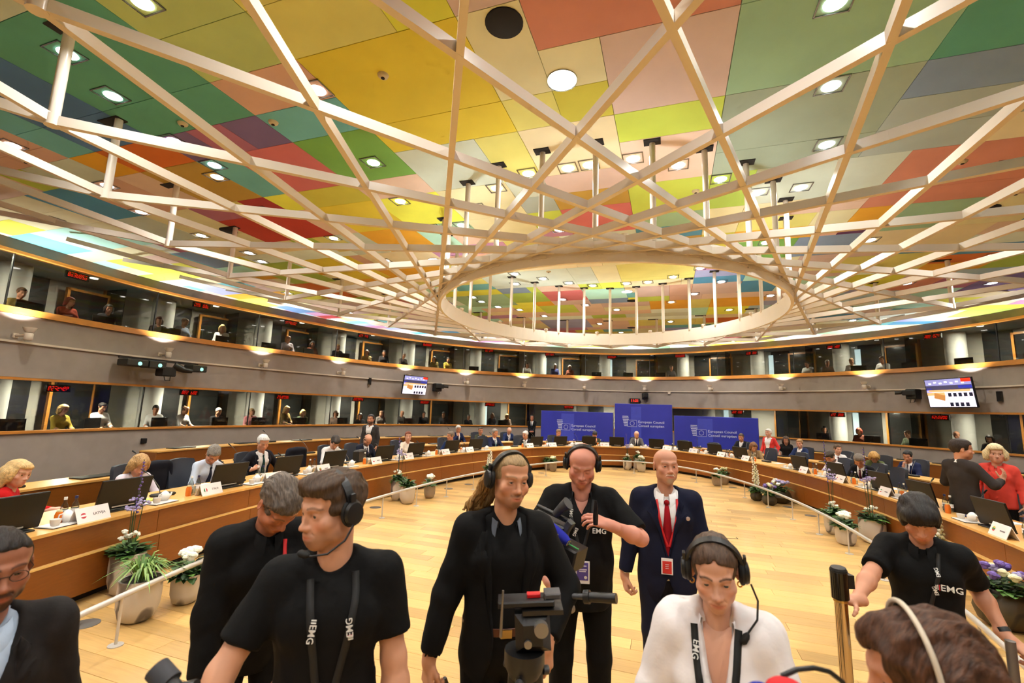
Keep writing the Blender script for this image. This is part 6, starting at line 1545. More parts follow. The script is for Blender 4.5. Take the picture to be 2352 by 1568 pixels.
def wall_camera(label, px, s_=1.0, rz=0.0, yaw=0.6):
    p, a = wall_frame(px, -.35); t = thing('wall_camera', label, 'camera', p, a); t.scale = (s_,) * 3
    MB().box((0, .12, .02), (.26, .26, .30), bev=.02).build('mount', m_dark, t)
    R = Matrix.Rotation(yaw, 4, 'Z'); MB().box((0, -.05, .05), (.16, .30, .15), mtx=R, bev=.02).build('camera_body', m_dark, t); MB().tube([R @ Vector((0, -.2, .05)), R @ Vector((0, -.36, .05))], [.045, .055], 12).build('lens', m_dark, t, True)
    MB().tube([(.05, .1, -.13), (.08, 0, -.22), (0, -.05, -.24), (-.03, .05, -.13)], .008, 6).build('cable', m_dark, t, True)
wall_camera('black wall camera beside the left television', (1000, 890), 1.25, yaw=1.2); wall_camera('black wall camera above the centre banner', (1483, 911), 1.1, yaw=.2); wall_camera('black wall camera beside the right television', (2108, 906), 1.15, yaw=-1.0)
p, a = wall_frame((352, 838), -.5); t = thing('projector_rig', 'black rig of cameras and projectors hung on the left wall', 'camera rig', p, a)
MB().box((0, .2, .13), (2.1, .06, .05)).build('rail', m_dark, t)
for n_, x, sz in (('projector', -.82, (.5, .4, .18)), ('projector', -.32, (.42, .4, .2)), ('projector', .86, (.42, .38, .2))):
    MB().box((x, 0, 0), sz, bev=.02).build(n_, mat('projector_dark', (40, 38, 30), .5), t); MB().lathe([(.05, 0), (.05, .006)], 12, mtx=Matrix.Translation((x + .05, -sz[1] / 2 - .001, -.02)) @ Matrix.Rotation(math.pi / 2, 4, 'X')).build('indicator', mat('projector_light', (120, 200, 180), .3, emit=(150, 230, 210), estr=1.5), t)
MB().box((.05, .02, -.16), (.36, .3, .26), bev=.02).build('camera_body', m_dark, t); MB().tube([(.2, -.05, .02), (.42, -.15, -.08), (.62, -.2, -.1)], [.12, .08, .06], 12).build('lens', m_dark, t, True); MB().tube([(0, 0, -.28), (.02, -.03, -.40), (.15, -.03, -.40), (.17, 0, -.28)], .012, 6).build('cable', m_dark, t, True)
p, a = wall_frame((1458, 920), -.06); t = thing('wall_clock', 'red digital wall clock reading 11:21 above the centre banner', 'clock', p, a); MB().box((0, 0, 0), (.52, .08, .24), bev=.01).build('casing', m_dark, t)
text_mesh('digits', '11:21', .18, mat('clock_red', (255, 30, 20), .4, emit=(255, 40, 24), estr=3), t, frame_mtx((0, -.042, 0), (1, 0, 0), (0, 0, 1)), bold=True)
for i, px in enumerate(((328, 1012), (1538, 902), (848, 875), (2299, 910))):
    p, a = wall_frame(px, -.04); tag(MB().box((0, 0, 0), (.12, .07, .14 if i < 2 else .3), bev=.01).build('wall_box', m_lampc if i == 1 else m_dark, loc=p, rz=a), ['small black socket box low on the left wall', 'small cream box right of the clock', 'small dark box left of the left television', 'dark box right of the right television'][i], 'wall box')

# blue banners
m_blue = mat('banner_blue', (44, 52, 168), .55, noise=.10, nscale=1.3); m_blue2 = mat('banner_blue_light', (62, 74, 190), .55, noise=.05); m_bt = mat('banner_print', (206, 212, 240), .6)
BY = 21.45
def banner(label, x0, x1, ytop0, sc_=1.0, yb=BY):
    r0, r1 = ray(x0, 980), ray(x1, 980); X0, X1 = r0[0] / r0[1] * yb, r1[0] / r1[1] * yb; rt = ray((x0 + x1) / 2, ytop0); zt = HC + rt[2] / rt[1] * yb
    t = thing('banner_wall', label, 'banner', ((X0 + X1) / 2, yb, 0)); wd = X1 - X0
    MB().box((0, 0, zt / 2), (wd, .12, zt), bev=.01).build('printed_panel', m_blue, t)
    MB().box((-wd * .12, -.0615, zt * .55), (wd * .18, .002, zt * .8)).build('printed_block', m_blue2, t)
    for sg in (-1, 1): MB().box((sg * (wd / 2 - .006), -.002, zt / 2), (.014, .126, zt)).build('edge_trim', m_metal, t)
    return t, zt, wd
def logo(t, cx_, z, k):
    F0 = frame_mtx((cx_, -.064, z), (1, 0, 0), (0, 0, 1))
    for i in range(7): w_ = (.30 - .02 * abs(i - 1)) * k; MB().box((-.62 * k + .02 * k * i * .4, (.34 - i * .075) * k, 0), (w_, .036 * k, .003), mtx=F0).build('emblem_stripe', m_bt, t)
    fr = MB()
    for c, sz in (((-.30, .16), (.42, .012)), ((-.30, -.14), (.42, .012)), ((-.51, .01), (.012, .30)), ((-.09, .01), (.012, .30))): fr.box((c[0] * k, c[1] * k, .001), (sz[0] * k, sz[1] * k, .004), mtx=F0)
    fr.build('emblem_frame', m_bt, t)
    MB().box((-.30 * k, .01 * k, .0005), (.41 * k, .29 * k, .003), mtx=F0).build('emblem_field', m_blue, t)
    for i in range(12):
        a = i * math.pi / 6; poly = []
        for q in range(10): r_ = (.026 if q % 2 == 0 else .011) * k; poly.append((-.30 * k + .10 * k * math.cos(a) + r_ * math.cos(q * math.pi / 5 + math.pi / 2), .01 * k + .10 * k * math.sin(a) + r_ * math.sin(q * math.pi / 5 + math.pi / 2)))
        MB().prism(poly, .002, .004, mtx=F0).build('emblem_star', m_bt, t)
    text_mesh('lettering', 'European Council', .165 * k, m_bt, t, F0 @ Matrix.Translation((-.02 * k, .09 * k, .001)), align='LEFT', bold=True)
    text_mesh('lettering', 'Conseil européen', .165 * k, m_bt, t, F0 @ Matrix.Translation((-.02 * k, -.09 * k, .001)), align='LEFT', bold=True)
def px_on(x, y, yb): r = ray(x, y); return r[0] / r[1] * yb, HC + r[2] / r[1] * yb
for nm, x0, x1, yt, lx, ly, yb in (('left', 1243, 1409, 945, 1314, 981, BY), ('tall centre', 1412, 1545, 928, 1467, 973, BY + .05), ('right', 1548, 1742, 957, 1627, 995, BY)):
    t, zt, wd = banner('%s blue banner panel printed European Council' % nm, x0, x1, yt, yb=yb); X, Z = px_on(lx, ly, yb); logo(t, X - t.location.x, Z, .92)

# ---------------------------------------------------------------- plants in stone pots
def pmat(name, c1, c2, sc_=3.0):
    m = bpy.data.materials.new(name); m.use_nodes = True; nt = m.node_tree; b = nt.nodes['Principled BSDF']; b.inputs['Roughness'].default_value = .55
    tc = nt.nodes.new('ShaderNodeTexCoord'); n = nt.nodes.new('ShaderNodeTexNoise'); n.inputs['Scale'].default_value = sc_; n.inputs['Detail'].default_value = 5
    nt.links.new(tc.outputs['Object'], n.inputs['Vector']); wv = nt.nodes.new('ShaderNodeTexWave'); wv.inputs['Scale'].default_value = .9; wv.inputs['Distortion'].default_value = 14; wv.inputs['Detail'].default_value = 3
    nt.links.new(tc.outputs['Object'], wv.inputs['Vector']); cr = nt.nodes.new('ShaderNodeValToRGB'); cr.color_ramp.elements[0].position = .90; cr.color_ramp.elements[0].color = (*lin(c1), 1); cr.color_ramp.elements[1].position = .99; cr.color_ramp.elements[1].color = (*lin(c2), 1)
    nt.links.new(wv.outputs[1] if len(wv.outputs) > 1 else wv.outputs[0], cr.inputs[0]); nt.links.new(cr.outputs[0], b.inputs['Base Color']); return m
m_stone = pmat('marble_pot', (196, 186, 172), (104, 96, 90)); m_stone2 = pmat('dark_glazed_pot', (66, 56, 34), (40, 34, 22)); m_tan = mat('tan_pot', (150, 132, 112), .7, noise=.1)
m_soil = mat('soil', (40, 30, 22), .95); LEAF = [mat('leaf_%d' % i, c, .5) for i, c in enumerate(((58, 92, 40), (84, 122, 52), (44, 70, 36), (120, 150, 70)))]
m_pet = mat('white_petal', (244, 242, 226), .6); m_pur = mat('purple_petal', (108, 84, 160), .6); m_lil = mat('lilac_petal', (160, 150, 190), .6); m_cre = mat('cream_petal', (226, 222, 180), .6)
def leaf(mb, base, tip, wd, up=.02, mi=0):
    b, t_ = Vector(base), Vector(tip); d = t_ - b; s_ = d.cross(Vector((0, 0, 1))); s_ = (s_.normalized() if s_.length > 1e-4 else Vector((1, 0, 0))) * wd / 2; m_ = b + d * .5 + Vector((0, 0, up))
    q = b + d * .25 + Vector((0, 0, up * .8)); q2 = b + d * .78 + Vector((0, 0, up * .5))
    mb.add([b, q + s_ * .8, q - s_ * .8, m_ + s_, m_ - s_, q2 + s_ * .6, q2 - s_ * .6, t_], [(0, 1, 2), (1, 3, 4, 2), (3, 5, 6, 4), (5, 7, 6)], mi)
def pot(t, r, h, m, round_=False):
    pr = [(r * .55, 0), (r * .80, h * .08), (r * .97, h * .35), (r, h * .7), (r * .98, h), (r * .88, h), (r * .88, h * .9)] if not round_ else [(r * .5, 0), (r * .85, h * .15), (r, h * .45), (r * .85, h * .8), (r * .6, h), (r * .52, h), (r * .5, h * .9)]
    po = MB().lathe(pr, 24, cap=False).build('pot', m, t, True); MB().lathe([(pr[-1][0], h * .88), (pr[-1][0], h * .9)], 18).build('soil', m_soil, po)
rp = random.Random(21)
def plant(label, px, r, h, kind, m=None, rnd=False, n=34, tall=.34):
    p = at_z(px[0], px[1], 0); t = thing('potted_plant', label, 'potted plant', (p[0], p[1], 0), rp.random() * 6, 'potted plants along the rail'); pot(t, r, h, m or m_stone, rnd)
    g = MB(); R_ = r * .85
    if kind == 'grass':
        for i in range(90):
            a = rp.random() * 6.28; L = rp.uniform(.22, .42); q = R_ * .3 * rp.random(); b = (q * math.cos(a), q * math.sin(a), h * .9); e = rp.uniform(.4, 1.0)
            leaf(g, b, (b[0] + L * e * math.cos(a), b[1] + L * e * math.sin(a), h + L * (1 - e) * .9 - .04 * e), .02, .12, rp.choice((1, 3, 3)))
    else:
        for i in range(n * 3):
            a = rp.random() * 6.28; L = rp.uniform(.09, .18); q = R_ * rp.random() ** .5 * .9; zz = h * .9 + rp.uniform(.0, .14) * (1.2 - q / R_); b = (q * math.cos(a), q * math.sin(a), zz)
            leaf(g, b, (b[0] + L * .8 * math.cos(a + rp.uniform(-.6, .6)), b[1] + L * .8 * math.sin(a), zz + rp.uniform(-.03, .07)), rp.uniform(.05, .085), .02, rp.choice((0, 0, 1, 2)))
    g.build('foliage', LEAF, t)
    fl_ = MB(); stm = MB(); mats_ = [m_pet, m_pur, m_lil, m_cre]
    def bloom(c, rr, mi, k=9):
        for i in range(k):
            a = rp.random() * 6.28; ph = rp.uniform(.1, 1.4); d = Vector((math.cos(a) * math.sin(ph), math.sin(a) * math.sin(ph), math.cos(ph))); fl_.ball(tuple(Vector(c) + d * rr * .55), (rr * .5, rr * .5, rr * .4), 6, 4, mi)
        fl_.ball(c, rr * .6, 6, 4, mi)
    if kind in ('hydrangea', 'white'):
        for i in range(7): a = i * 2.4; q = R_ * .62 * (i / 7) ** .5; bloom((q * math.cos(a), q * math.sin(a), h + .17 + .05 * rp.random() - q * .25), .062 if kind == 'hydrangea' else .035, 0)
    if kind in ('mixed', 'spires'):
        for i in range(9): a = rp.random() * 6.28; q = R_ * .7 * rp.random(); bloom((q * math.cos(a), q * math.sin(a), h + .13 + .08 * rp.random()), .032, 0, 5)
        for i in range(5):
            a = rp.random() * 6.28; q = R_ * .4 * rp.random(); x, y_ = q * math.cos(a), q * math.sin(a); hh = tall * (1.0 if i else 1.9) * rp.uniform(.8, 1.1); e = (x * 2.2, y_ * 2.2, h + .08 + hh); stm.tube([(x, y_, h * .9), e], .004, 5)
            if i == 0:
                for k in range(16): u = .45 + .55 * k / 16; fl_.ball((x + (e[0] - x) * u + rp.uniform(-.012, .012), y_ + (e[1] - y_) * u + rp.uniform(-.012, .012), h * .9 + (e[2] - h * .9) * u), .013, 5, 4, 1)
            else:
                for k in range(9): b_ = 6.28 * k / 9; fl_.ball((e[0] + .05 * math.cos(b_), e[1] + .05 * math.sin(b_), e[2] + rp.uniform(-.01, .02)), (.018, .018, .013), 5, 4, 2)
    if kind == 'stock':
        for i in range(3):
            x, y_ = R_ * .3 * math.cos(i * 2.1), R_ * .3 * math.sin(i * 2.1); hh = tall * (1.25, 1.0, .8)[i]; stm.tube([(x, y_, h * .9), (x, y_, h + hh)], .006, 5)
            for k in range(26): u = .3 + .7 * k / 26; a = k * 2.4; rr = .045 * (1.1 - .6 * u); fl_.ball((x + rr * math.cos(a), y_ + rr * math.sin(a), h + hh * u), .022 * (1.2 - .5 * u), 5, 4, 0 if i != 1 else 3)
    if kind in ('purple', 'violet'):
        for i in range(11): a = i * 2.4; q = R_ * .95 * (i / 11) ** .5; bloom((q * math.cos(a), q * math.sin(a), h + .16 + .07 * rp.random() - q * .2), .055, (1, 2, 3, 1)[i % 4] if kind == 'purple' else (2, 0, 2)[i % 3], 8)
    if kind == 'lime':
        for i in range(14): a = i * 2.4; q = R_ * .8 * (i / 14) ** .5; bloom((q * math.cos(a), q * math.sin(a), h + .12 + .05 * rp.random()), .04, 3, 5)
    if fl_.v: o = fl_.build('blossoms', mats_, t, True); 
    if stm.v: stm.build('stems', LEAF[2], t)
    return t
plant('tall marble pot of lilac and white flowers at the left table front', (283, 1362), .155, .40, 'mixed', tall=.42)
plant('wide marble pot of striped spider grass nearest on the left', (312, 1423), .17, .36, 'grass')
plant('small marble pot with white hydrangea on the left', (423, 1383), .135, .27, 'hydrangea')
plant('marble pot of mixed flowers behind, left of the man in the blazer', (912, 1148), .15, .42, 'mixed', tall=.5)
plant('marble pot of leafy green, left of the man in the blazer', (934, 1156), .16, .36, 'leafy')
plant('small pot with white hydrangea left of the blond ponytail', (986, 1143), .125, .27, 'hydrangea', m_tan)
plant('pot with cream flower spikes by the ponytail', (1122, 1108), .14, .36, 'stock', tall=.4)
plant('pot of variegated green leaves on the far left side', (1270, 1082), .13, .30, 'lime', m_tan)
plant('dark pot of leaves behind the variegated one, far left', (1258, 1079), .12, .28, 'leafy', m_tan)
plant('marble pot with lilac stems in front of the chairman', (1441, 1079), .15, .34, 'mixed', tall=.42, n=18)
plant('marble pot with white roses right of the lilac pot', (1473, 1083), .15, .30, 'hydrangea')
plant('taller marble pot of small white flowers behind the white roses', (1466, 1078), .15, .42, 'white')
plant('tan pot of trailing white flowers on the far right', (1648, 1115), .15, .26, 'white', m_tan)
plant('tan pot of lime green leaves on the far right', (1663, 1112), .14, .30, 'lime', m_tan)
plant('round dark vase with white flower spike', (1738, 1149), .14, .22, 'stock', m_stone2, True, tall=.62)
plant('round brown vase of purple flowers by the rail', (1768, 1159), .16, .24, 'purple', m_stone2, True)
plant('large dark bowl of lilac and white flowers', (1794, 1154), .24, .30, 'violet', m_stone2, True)
plant('marble pot of tall lilac stems on the right', (1917, 1226), .15, .34, 'mixed', tall=.62)
plant('marble pot with white ball flowers on the right', (1944, 1250), .15, .28, 'hydrangea')
plant('wide marble pot with small white flowers on the right', (2006, 1246), .19, .38, 'mixed', tall=.6)
plant('pot with a white flower spike behind the helper', (2160, 1320), .14, .32, 'stock', tall=.45)
plant('large dark bowl of purple flowers behind the helper', (2312, 1440), .24, .36, 'purple', m_stone2, True, n=50)
# ================================================================ DELEGATES
WSH = clothmat('white_shirt', (232, 228, 226)); LBL = clothmat('light_blue_shirt', (200, 210, 226), .05)
def suit(c): return clothmat('suit_%d_%d_%d' % c, c, .08, bump=.15)
NV, DK, GR, CH, BLU = suit((28, 34, 66)), suit((26, 26, 34)), suit((96, 94, 98)), suit((44, 42, 44)), suit((34, 48, 88))
SK1, SK2, SK3 = (212, 160, 134), (200, 142, 112), (184, 122, 92)
def fa(b=(80, 60, 46), **k): return dict(brow=b, eye=.0015, size=1.12, **k)
def seated(label, px, off, heading=None, H=1.78, curve=None, look=None, lean=10, res='mid', **kw):
    """sits behind the oval table (or another desk) where the head appears in the picture"""
    cv = curve if curve is not None else E1
    oc = Curve([cv.off(d, off) for d in np.linspace(.01, cv.len - .01, 160)], closed=False); dd = oc.hit(px); q = oc.at(dd)
    dist = np.hypot(*q); wp = at_dist(px[0], px[1], dist)
    i = np.argmin(((cv.q - q) ** 2).sum(1)); n = cv.nor(cv.L[i]); h0 = math.atan2(n[1], n[0]) + math.pi / 2
    arms = kw.pop('arms', None) or {'R': dict(to=(.16, .40, .20), hint=(1, -.5, -.6), f=(-.5, 1, -.1), d=(.2, .2, 1)), 'L': dict(to=(-.15, .38, .20), hint=(-1, -.5, -.6), f=(.5, 1, -.1), d=(-.2, .2, 1))}
    z = max(1.12, min(1.42, wp[2]))
    return figure(label, None, h0 + (heading or 0), H, sit=True, lean=lean, headat=(wp[0], wp[1], z), res=res, arms=arms, legs=kw.pop('legs', dict(mat=BLK3)), shoe=False, **kw)
CHIN = lambda sg: {('R' if sg > 0 else 'L'): dict(to=(sg * .05, .17, .46), hint=(sg * .6, .6, -1), f=(0, -.3, 1), d=(sg, 1, 0), curl=(60, 60, 40)), ('L' if sg > 0 else 'R'): dict(to=(-sg * .12, .36, .20), hint=(-sg, -.5, -.6), f=(sg * .6, .8, -.1), d=(0, 0, 1))}
seated('blonde woman in a red jumper seated at the left table end', (45, 1055), 1.15, .75, 1.72, lean=8, head=(-38, 6, 0), skin=SK1, hair=dict(style='bob', col=(206, 172, 116), th=.012, len=-.12, fringe=-.4, amp=.002), face=fa((150, 120, 80), fem=1), top=dict(kind='jumper', mat=clothmat('red_knit', (188, 20, 22)), bust=.01), arms={'R': dict(to=(.06, .42, .12), f=(-.8, .5, -.2), d=(0, 0, 1)), 'L': dict(to=(-.24, .36, .26), f=(-.4, .9, .2), d=(0, .3, 1), curl=(40, 60, 40))})
seated('wavy-haired woman in a pale striped top reading papers', (325, 1043), 1.15, -.2, 1.68, lean=14, head=(-8, 24, 0), skin=SK1, hair=dict(style='bob', col=(176, 138, 88), th=.014, len=-.16, amp=.005, fw=.05), face=fa((120, 90, 60), fem=1), top=dict(kind='jumper', mat=clothmat('pale_stripes', (216, 206, 214), .12), bust=.01))
seated('grey-haired man in a light blue shirt reading', (493, 1022), 1.05, -.25, 1.80, lean=20, head=(-14, 30, 0), skin=SK2, hair=dict(style='short', col=(128, 120, 110), th=.010, amp=.004), face=fa(), top=dict(kind='shirt', mat=LBL, tie=clothmat('dark_tie', (32, 36, 56)), copen=0))
seated('white-haired man pulling a dark jacket over his white shirt', (606, 998), 1.22, -.2, 1.84, lean=4, head=(-16, 16, 0), skin=SK2, hair=dict(style='short', col=(206, 202, 196), th=.010, amp=.004), face=fa((170, 160, 150)), top=dict(kind='suit', mat=DK, open=.07, vw=.05, vb=.0, tie=clothmat('green_tie', (30, 58, 54))), arms={'R': dict(to=(.27, .24, .28), hint=(1, -.2, -.8), f=(-.8, .4, .5), d=(.5, .5, .5), curl=(60, 70, 40)), 'L': dict(to=(-.26, .20, .08), hint=(-1, -.5, 0))})
seated('young man in white shirt and red tie reading', (771, 1000), 1.12, -.3, 1.80, lean=16, head=(-10, 32, 0), skin=SK1, hair=dict(style='quiff', col=(58, 48, 42), th=.010), face=fa((50, 40, 34)), top=dict(kind='shirt', mat=WSH, tie=clothmat('red_tie', (150, 24, 36))))
seated('dark-suited balding man looking into a bag', (846, 996), 1.12, -.2, 1.78, lean=14, head=(-16, 30, 0), skin=SK2, hair=dict(style='balding', col=(40, 32, 28), th=.008), face=fa((36, 28, 24), stubble=((50, 40, 36), .6)), top=dict(kind='suit', mat=suit((24, 28, 44)), tie=clothmat('dark_tie', (32, 36, 56))))
seated('short-haired woman in a cream blouse looking right', (938, 990), 1.15, -.5, 1.72, lean=2, head=(-16, 0, 0), skin=SK1, hair=dict(style='short', col=(116, 56, 34), th=.010), face=fa((100, 60, 40), fem=1), top=dict(kind='shirt', mat=clothmat('cream_blouse', (226, 210, 190), .12), copen=1, bust=.01))
seated('blue-suited man with his face turned away', (1036, 990), 1.1, -1.2, 1.78, lean=6, head=(-30, 2, 0), skin=SK2, hair=dict(style='short', col=(120, 108, 96), th=.008), face=fa(), top=dict(kind='suit', mat=BLU))
seated('navy-suited grey-haired man with folded hands', (1137, 984), 1.15, -.1, 1.80, lean=6, head=(-6, 6, 0), skin=SK2, hair=dict(style='short', col=(140, 132, 124), th=.010), face=fa((90, 80, 70)), top=dict(kind='suit', mat=NV, tie=clothmat('teal_tie', (100, 140, 140))), bw=1.1)
seated('white-haired man in a charcoal suit in profile', (1207, 989), 1.1, -.9, 1.78, lean=8, head=(-20, 8, 0), skin=SK1, hair=dict(style='short', col=(214, 210, 204), th=.010), face=fa((180, 170, 160)), top=dict(kind='suit', mat=CH))
seated('navy-suited man resting his chin on his hand', (1283, 985), 1.1, -.2, 1.80, lean=8, head=(-8, 10, 0), skin=SK2, hair=dict(style='short', col=(120, 98, 76), th=.009), face=fa(), top=dict(kind='suit', mat=NV), arms=CHIN(1))
seated('dark-haired man in an olive jumper, hand to his mouth', (1366, 990), 1.1, -.3, 1.76, lean=12, head=(-14, 24, 0), skin=SK2, hair=dict(style='short', col=(34, 28, 26), th=.010), face=fa((30, 24, 20), stubble=((50, 42, 36), .5)), top=dict(kind='jumper', mat=clothmat('olive_knit', (62, 64, 48))), arms=CHIN(-1))
seated('bald chairman in a grey suit at the centre of the table', (1462, 990), 1.05, 0, 1.80, lean=10, head=(0, 22, 0), skin=SK1, face=fa((120, 100, 84), stubble=((90, 78, 68), .35)), top=dict(kind='suit', mat=GR, tie=clothmat('navy_tie', (28, 30, 48))))
seated('brown-haired woman in a tan jacket looking down', (1731, 1015), 1.05, .9, 1.70, lean=14, head=(18, 26, 0), skin=SK1, hair=dict(style='long', col=(112, 74, 44), th=.010, len=-.20), face=fa((80, 56, 40), fem=1), top=dict(kind='suit', mat=suit((150, 120, 84)), shirt=clothmat('beige_top', (200, 180, 150)), collar=suit((150, 120, 84))))
seated('dark-haired man in white shirt reading a tablet', (1905, 1035), 1.05, .2, 1.80, lean=14, head=(8, 30, 0), skin=SK2, hair=dict(style='short', col=(60, 48, 38), th=.009), face=fa((50, 40, 34), stubble=((70, 56, 46), .5)), top=dict(kind='shirt', mat=WSH, tie=clothmat('brown_tie', (80, 44, 40))))
seated('grey-haired man in a dark suit bent over his papers', (1972, 1042), 1.05, .55, 1.80, lean=18, head=(18, 26, 0), skin=SK2, hair=dict(style='short', col=(128, 116, 106), th=.009), face=fa(), top=dict(kind='suit', mat=suit((24, 24, 30)), tie=clothmat('wine_tie', (90, 24, 36))))
# second row
for lb, px, cv, hdg, ln, hdv, sk, hr, tp, am in (
    ('white-haired man in navy on the second row, hand at his mouth', (1053, 976), E2L, -.2, 6, (-5, 8, 0), SK2, dict(style='short', col=(196, 190, 182), th=.009), dict(kind='suit', mat=NV), CHIN(1)),
    ('bearded man in an olive shirt on the second row', (1104, 980), E2L, -.3, 4, (-4, 2, 0), SK2, dict(style='crop', col=(56, 46, 38), th=.006), dict(kind='jumper', mat=clothmat('olive_knit', (62, 64, 48))), None),
    ('bald man in blue on the second row looking down', (1170, 981), E2L, -.2, 14, (-8, 28, 0), SK1, dict(style='balding', col=(120, 100, 80), th=.006), dict(kind='suit', mat=BLU), None),
    ('man in a dark suit sitting in front of the right banner', (1702, 995), E2R, .2, 6, (4, 8, 0), SK2, dict(style='short', col=(70, 54, 42), th=.008), dict(kind='suit', mat=DK), None),
    ('fair-haired man in a blue suit on the right second row', (1836, 1008), E2R, .3, 6, (10, 6, 0), SK1, dict(style='short', col=(166, 122, 76), th=.009), dict(kind='suit', mat=BLU), None),
    ('man in white shirt on the right second row in profile', (1923, 1020), E2R, .9, 4, (20, 4, 0), SK1, dict(style='short', col=(92, 70, 52), th=.009), dict(kind='shirt', mat=WSH, tie=clothmat('wine_tie', (90, 24, 36))), None),
    ('blonde woman in a green top bent over her notes', (2007, 1037), E2R, .7, 18, (14, 34, 0), SK1, dict(style='bob', col=(196, 150, 84), th=.014, amp=.005, len=-.08), dict(kind='jumper', mat=clothmat('green_top', (96, 104, 64), .15)), None),
    ('dark-haired man in a navy suit with his hand at his mouth', (2084, 1034), E2R, .35, 8, (12, 10, 0), SK2, dict(style='short', col=(30, 25, 24), th=.010), dict(kind='suit', mat=NV, tie=clothmat('grey_tie', (120, 110, 120))), CHIN(1))):
    seated(lb, px, .95, hdg, 1.78, curve=cv, lean=ln, head=hdv, skin=sk, hair=hr, face=fa(), top=tp, arms=am)
    cvv = cv; oc = Curve([cv.off(d, 1.05) for d in np.linspace(.01, cv.len - .01, 160)], closed=False); q = oc.at(oc.hit(px)); i = np.argmin(((cv.q - q) ** 2).sum(1)); n = cv.nor(cv.L[i]); make_chair('slate chair of the ' + lb.split(' on ')[0].split(' in front')[0], (q[0], q[1], 0), math.atan2(n[1], n[0]) + math.pi / 2, 'second row chairs')
p = at_dist(1805, 1008, 19.6); figure('dark-haired woman in a black dress on the far right', None, hd(p), 1.68, sit=True, lean=6, headat=(p[0], p[1], 1.36), head=(0, 10, 0), skin=SK2, hair=dict(style='bob', col=(72, 54, 40), th=.012), face=fa(fem=1), top=dict(kind='jumper', mat=clothmat('black_dress', (26, 22, 22)), sleeve=.7, r1=.06), legs=dict(mat=BLK3), res='far', shoe=False)
# standing
def standing(label, px, dist, heading, z=None, res='mid', **kw):
    p = at_dist(px[0], px[1], dist); return figure(label, None, heading, kw.pop('H', 1.76), headat=(p[0], p[1], p[2] if z is None else z), res=res, legs=kw.pop('legs', dict(mat=BLK3)), **kw)
p = at_dist(853, 951, 13.6)
standing('bearded man with glasses in a grey suit walking behind the left desk', (853, 951), 13.6, hd(p, (-9, 4)) + .4, skin=SK2, hair=dict(style='crop', col=(40, 32, 28), th=.006), face=fa((30, 24, 20), stubble=((40, 32, 28), .8)), top=dict(kind='suit', mat=suit((62, 58, 58)), open=.03), legs=dict(mat=suit((62, 58, 58))))
p = at_dist(1222, 952, 23.0); standing('guard in a black suit standing left of the banners', (1222, 952), 23.0, hd(p), skin=SK3, hair=dict(style='short', col=(24, 20, 18), th=.008), face=fa((24, 20, 18)), top=dict(kind='suit', mat=suit((20, 18, 20)), tie=clothmat('dark_tie', (32, 36, 56))), res='far', arms={'R': dict(to=(.05, .22, .02), f=(-1, .3, 0), d=(0, 1, .3)), 'L': dict(to=(-.05, .22, .02), f=(1, .3, 0), d=(0, 1, .3))})
p = at_dist(1765, 984, 18.4); standing('white-haired woman in a coral jacket standing by the right banner', (1765, 984), 18.4, hd(p) - .5, H=1.72, skin=SK1, hair=dict(style='short', col=(226, 222, 214), th=.014), face=fa((170, 160, 150), fem=1), top=dict(kind='suit', mat=suit((216, 62, 58)), open=.05, shirt=WSH, collar=WSH), legs=dict(mat=clothmat('pale_skirt', (200, 190, 184))), arms={'R': dict(to=(.26, .06, .0)), 'L': dict(to=(-.26, .1, .02))})
p = at_dist(2204, 1008, 9.4); standing('dark-haired man in a charcoal suit standing with his back turned', (2204, 1008), 9.4, hd(p, (14, 14)), H=1.80, head=(-38, 4, 0), skin=SK2, hair=dict(style='short', col=(46, 34, 26), th=.010), face=fa(), top=dict(kind='suit', mat=suit((52, 46, 44))), legs=dict(mat=suit((52, 46, 44))), arms={'R': dict(to=(.24, .34, .30), hint=(.6, -1, -.6), f=(.1, .5, 1), d=(1, 0, 0), curl=(15, 20, 20), spread=5), 'L': dict(to=(-.2, .3, .2))})
p = at_dist(2284, 1018, 9.9); standing('blonde woman in a coral jacket talking to the man in charcoal', (2284, 1018), 9.9, hd(p, (-1, 2)), H=1.70, head=(18, 4, 0), skin=SK1, hair=dict(style='bob', col=(226, 206, 160), th=.018, len=-.06, amp=.003, fringe=.5), face=fa((170, 130, 90), fem=1), top=dict(kind='suit', mat=suit((220, 74, 62)), vb=.28, vw=.06, shirt=suit((220, 74, 62)), collar=suit((220, 74, 62)), hem=-.10), arms={'R': dict(to=(.22, .12, .06)), 'L': dict(to=(-.25, .06, -.04), f=(0, .2, -1))})
# jackets over chairs, briefcase, tablet, raised sheet
def chair_jacket(label, px):
    d = arcT(px, 1.12); p, a = onT(1.56, d, 0); S = SDF((-.34, -.2, .35), (.34, .2, 1.12), .02)
    S.cap((-.17, 0, 1.0), (.17, 0, 1.0), .06, .06, k=.05); S.ell((0, 0, .75), (.25, .07, .3), k=.06)
    for x in (-1, 1): S.cap((x * .21, 0, .98), (x * .27, .02, .55), .06, .045, k=.03)
    V, Q = S.mesh(); o = quad_obj('jacket_on_chair', V, Q, DK); o.location = p; o.rotation_euler = (0, 0, a); tag(o, label, 'jacket')
chair_jacket('dark jacket hung over the chair of the man in light blue', (440, 1060)); chair_jacket('dark jacket hung over the chair of the young man with red tie', (735, 1040))
d = arcT((850, 1040), .45); p, a = onT(.58, d); tag(MB().box((0, 0, .13), (.4, .14, .26), bev=.03).build('briefcase', m_dark, loc=p, rz=a + .3), 'black bag standing open in front of the dark-suited balding man', 'bag')
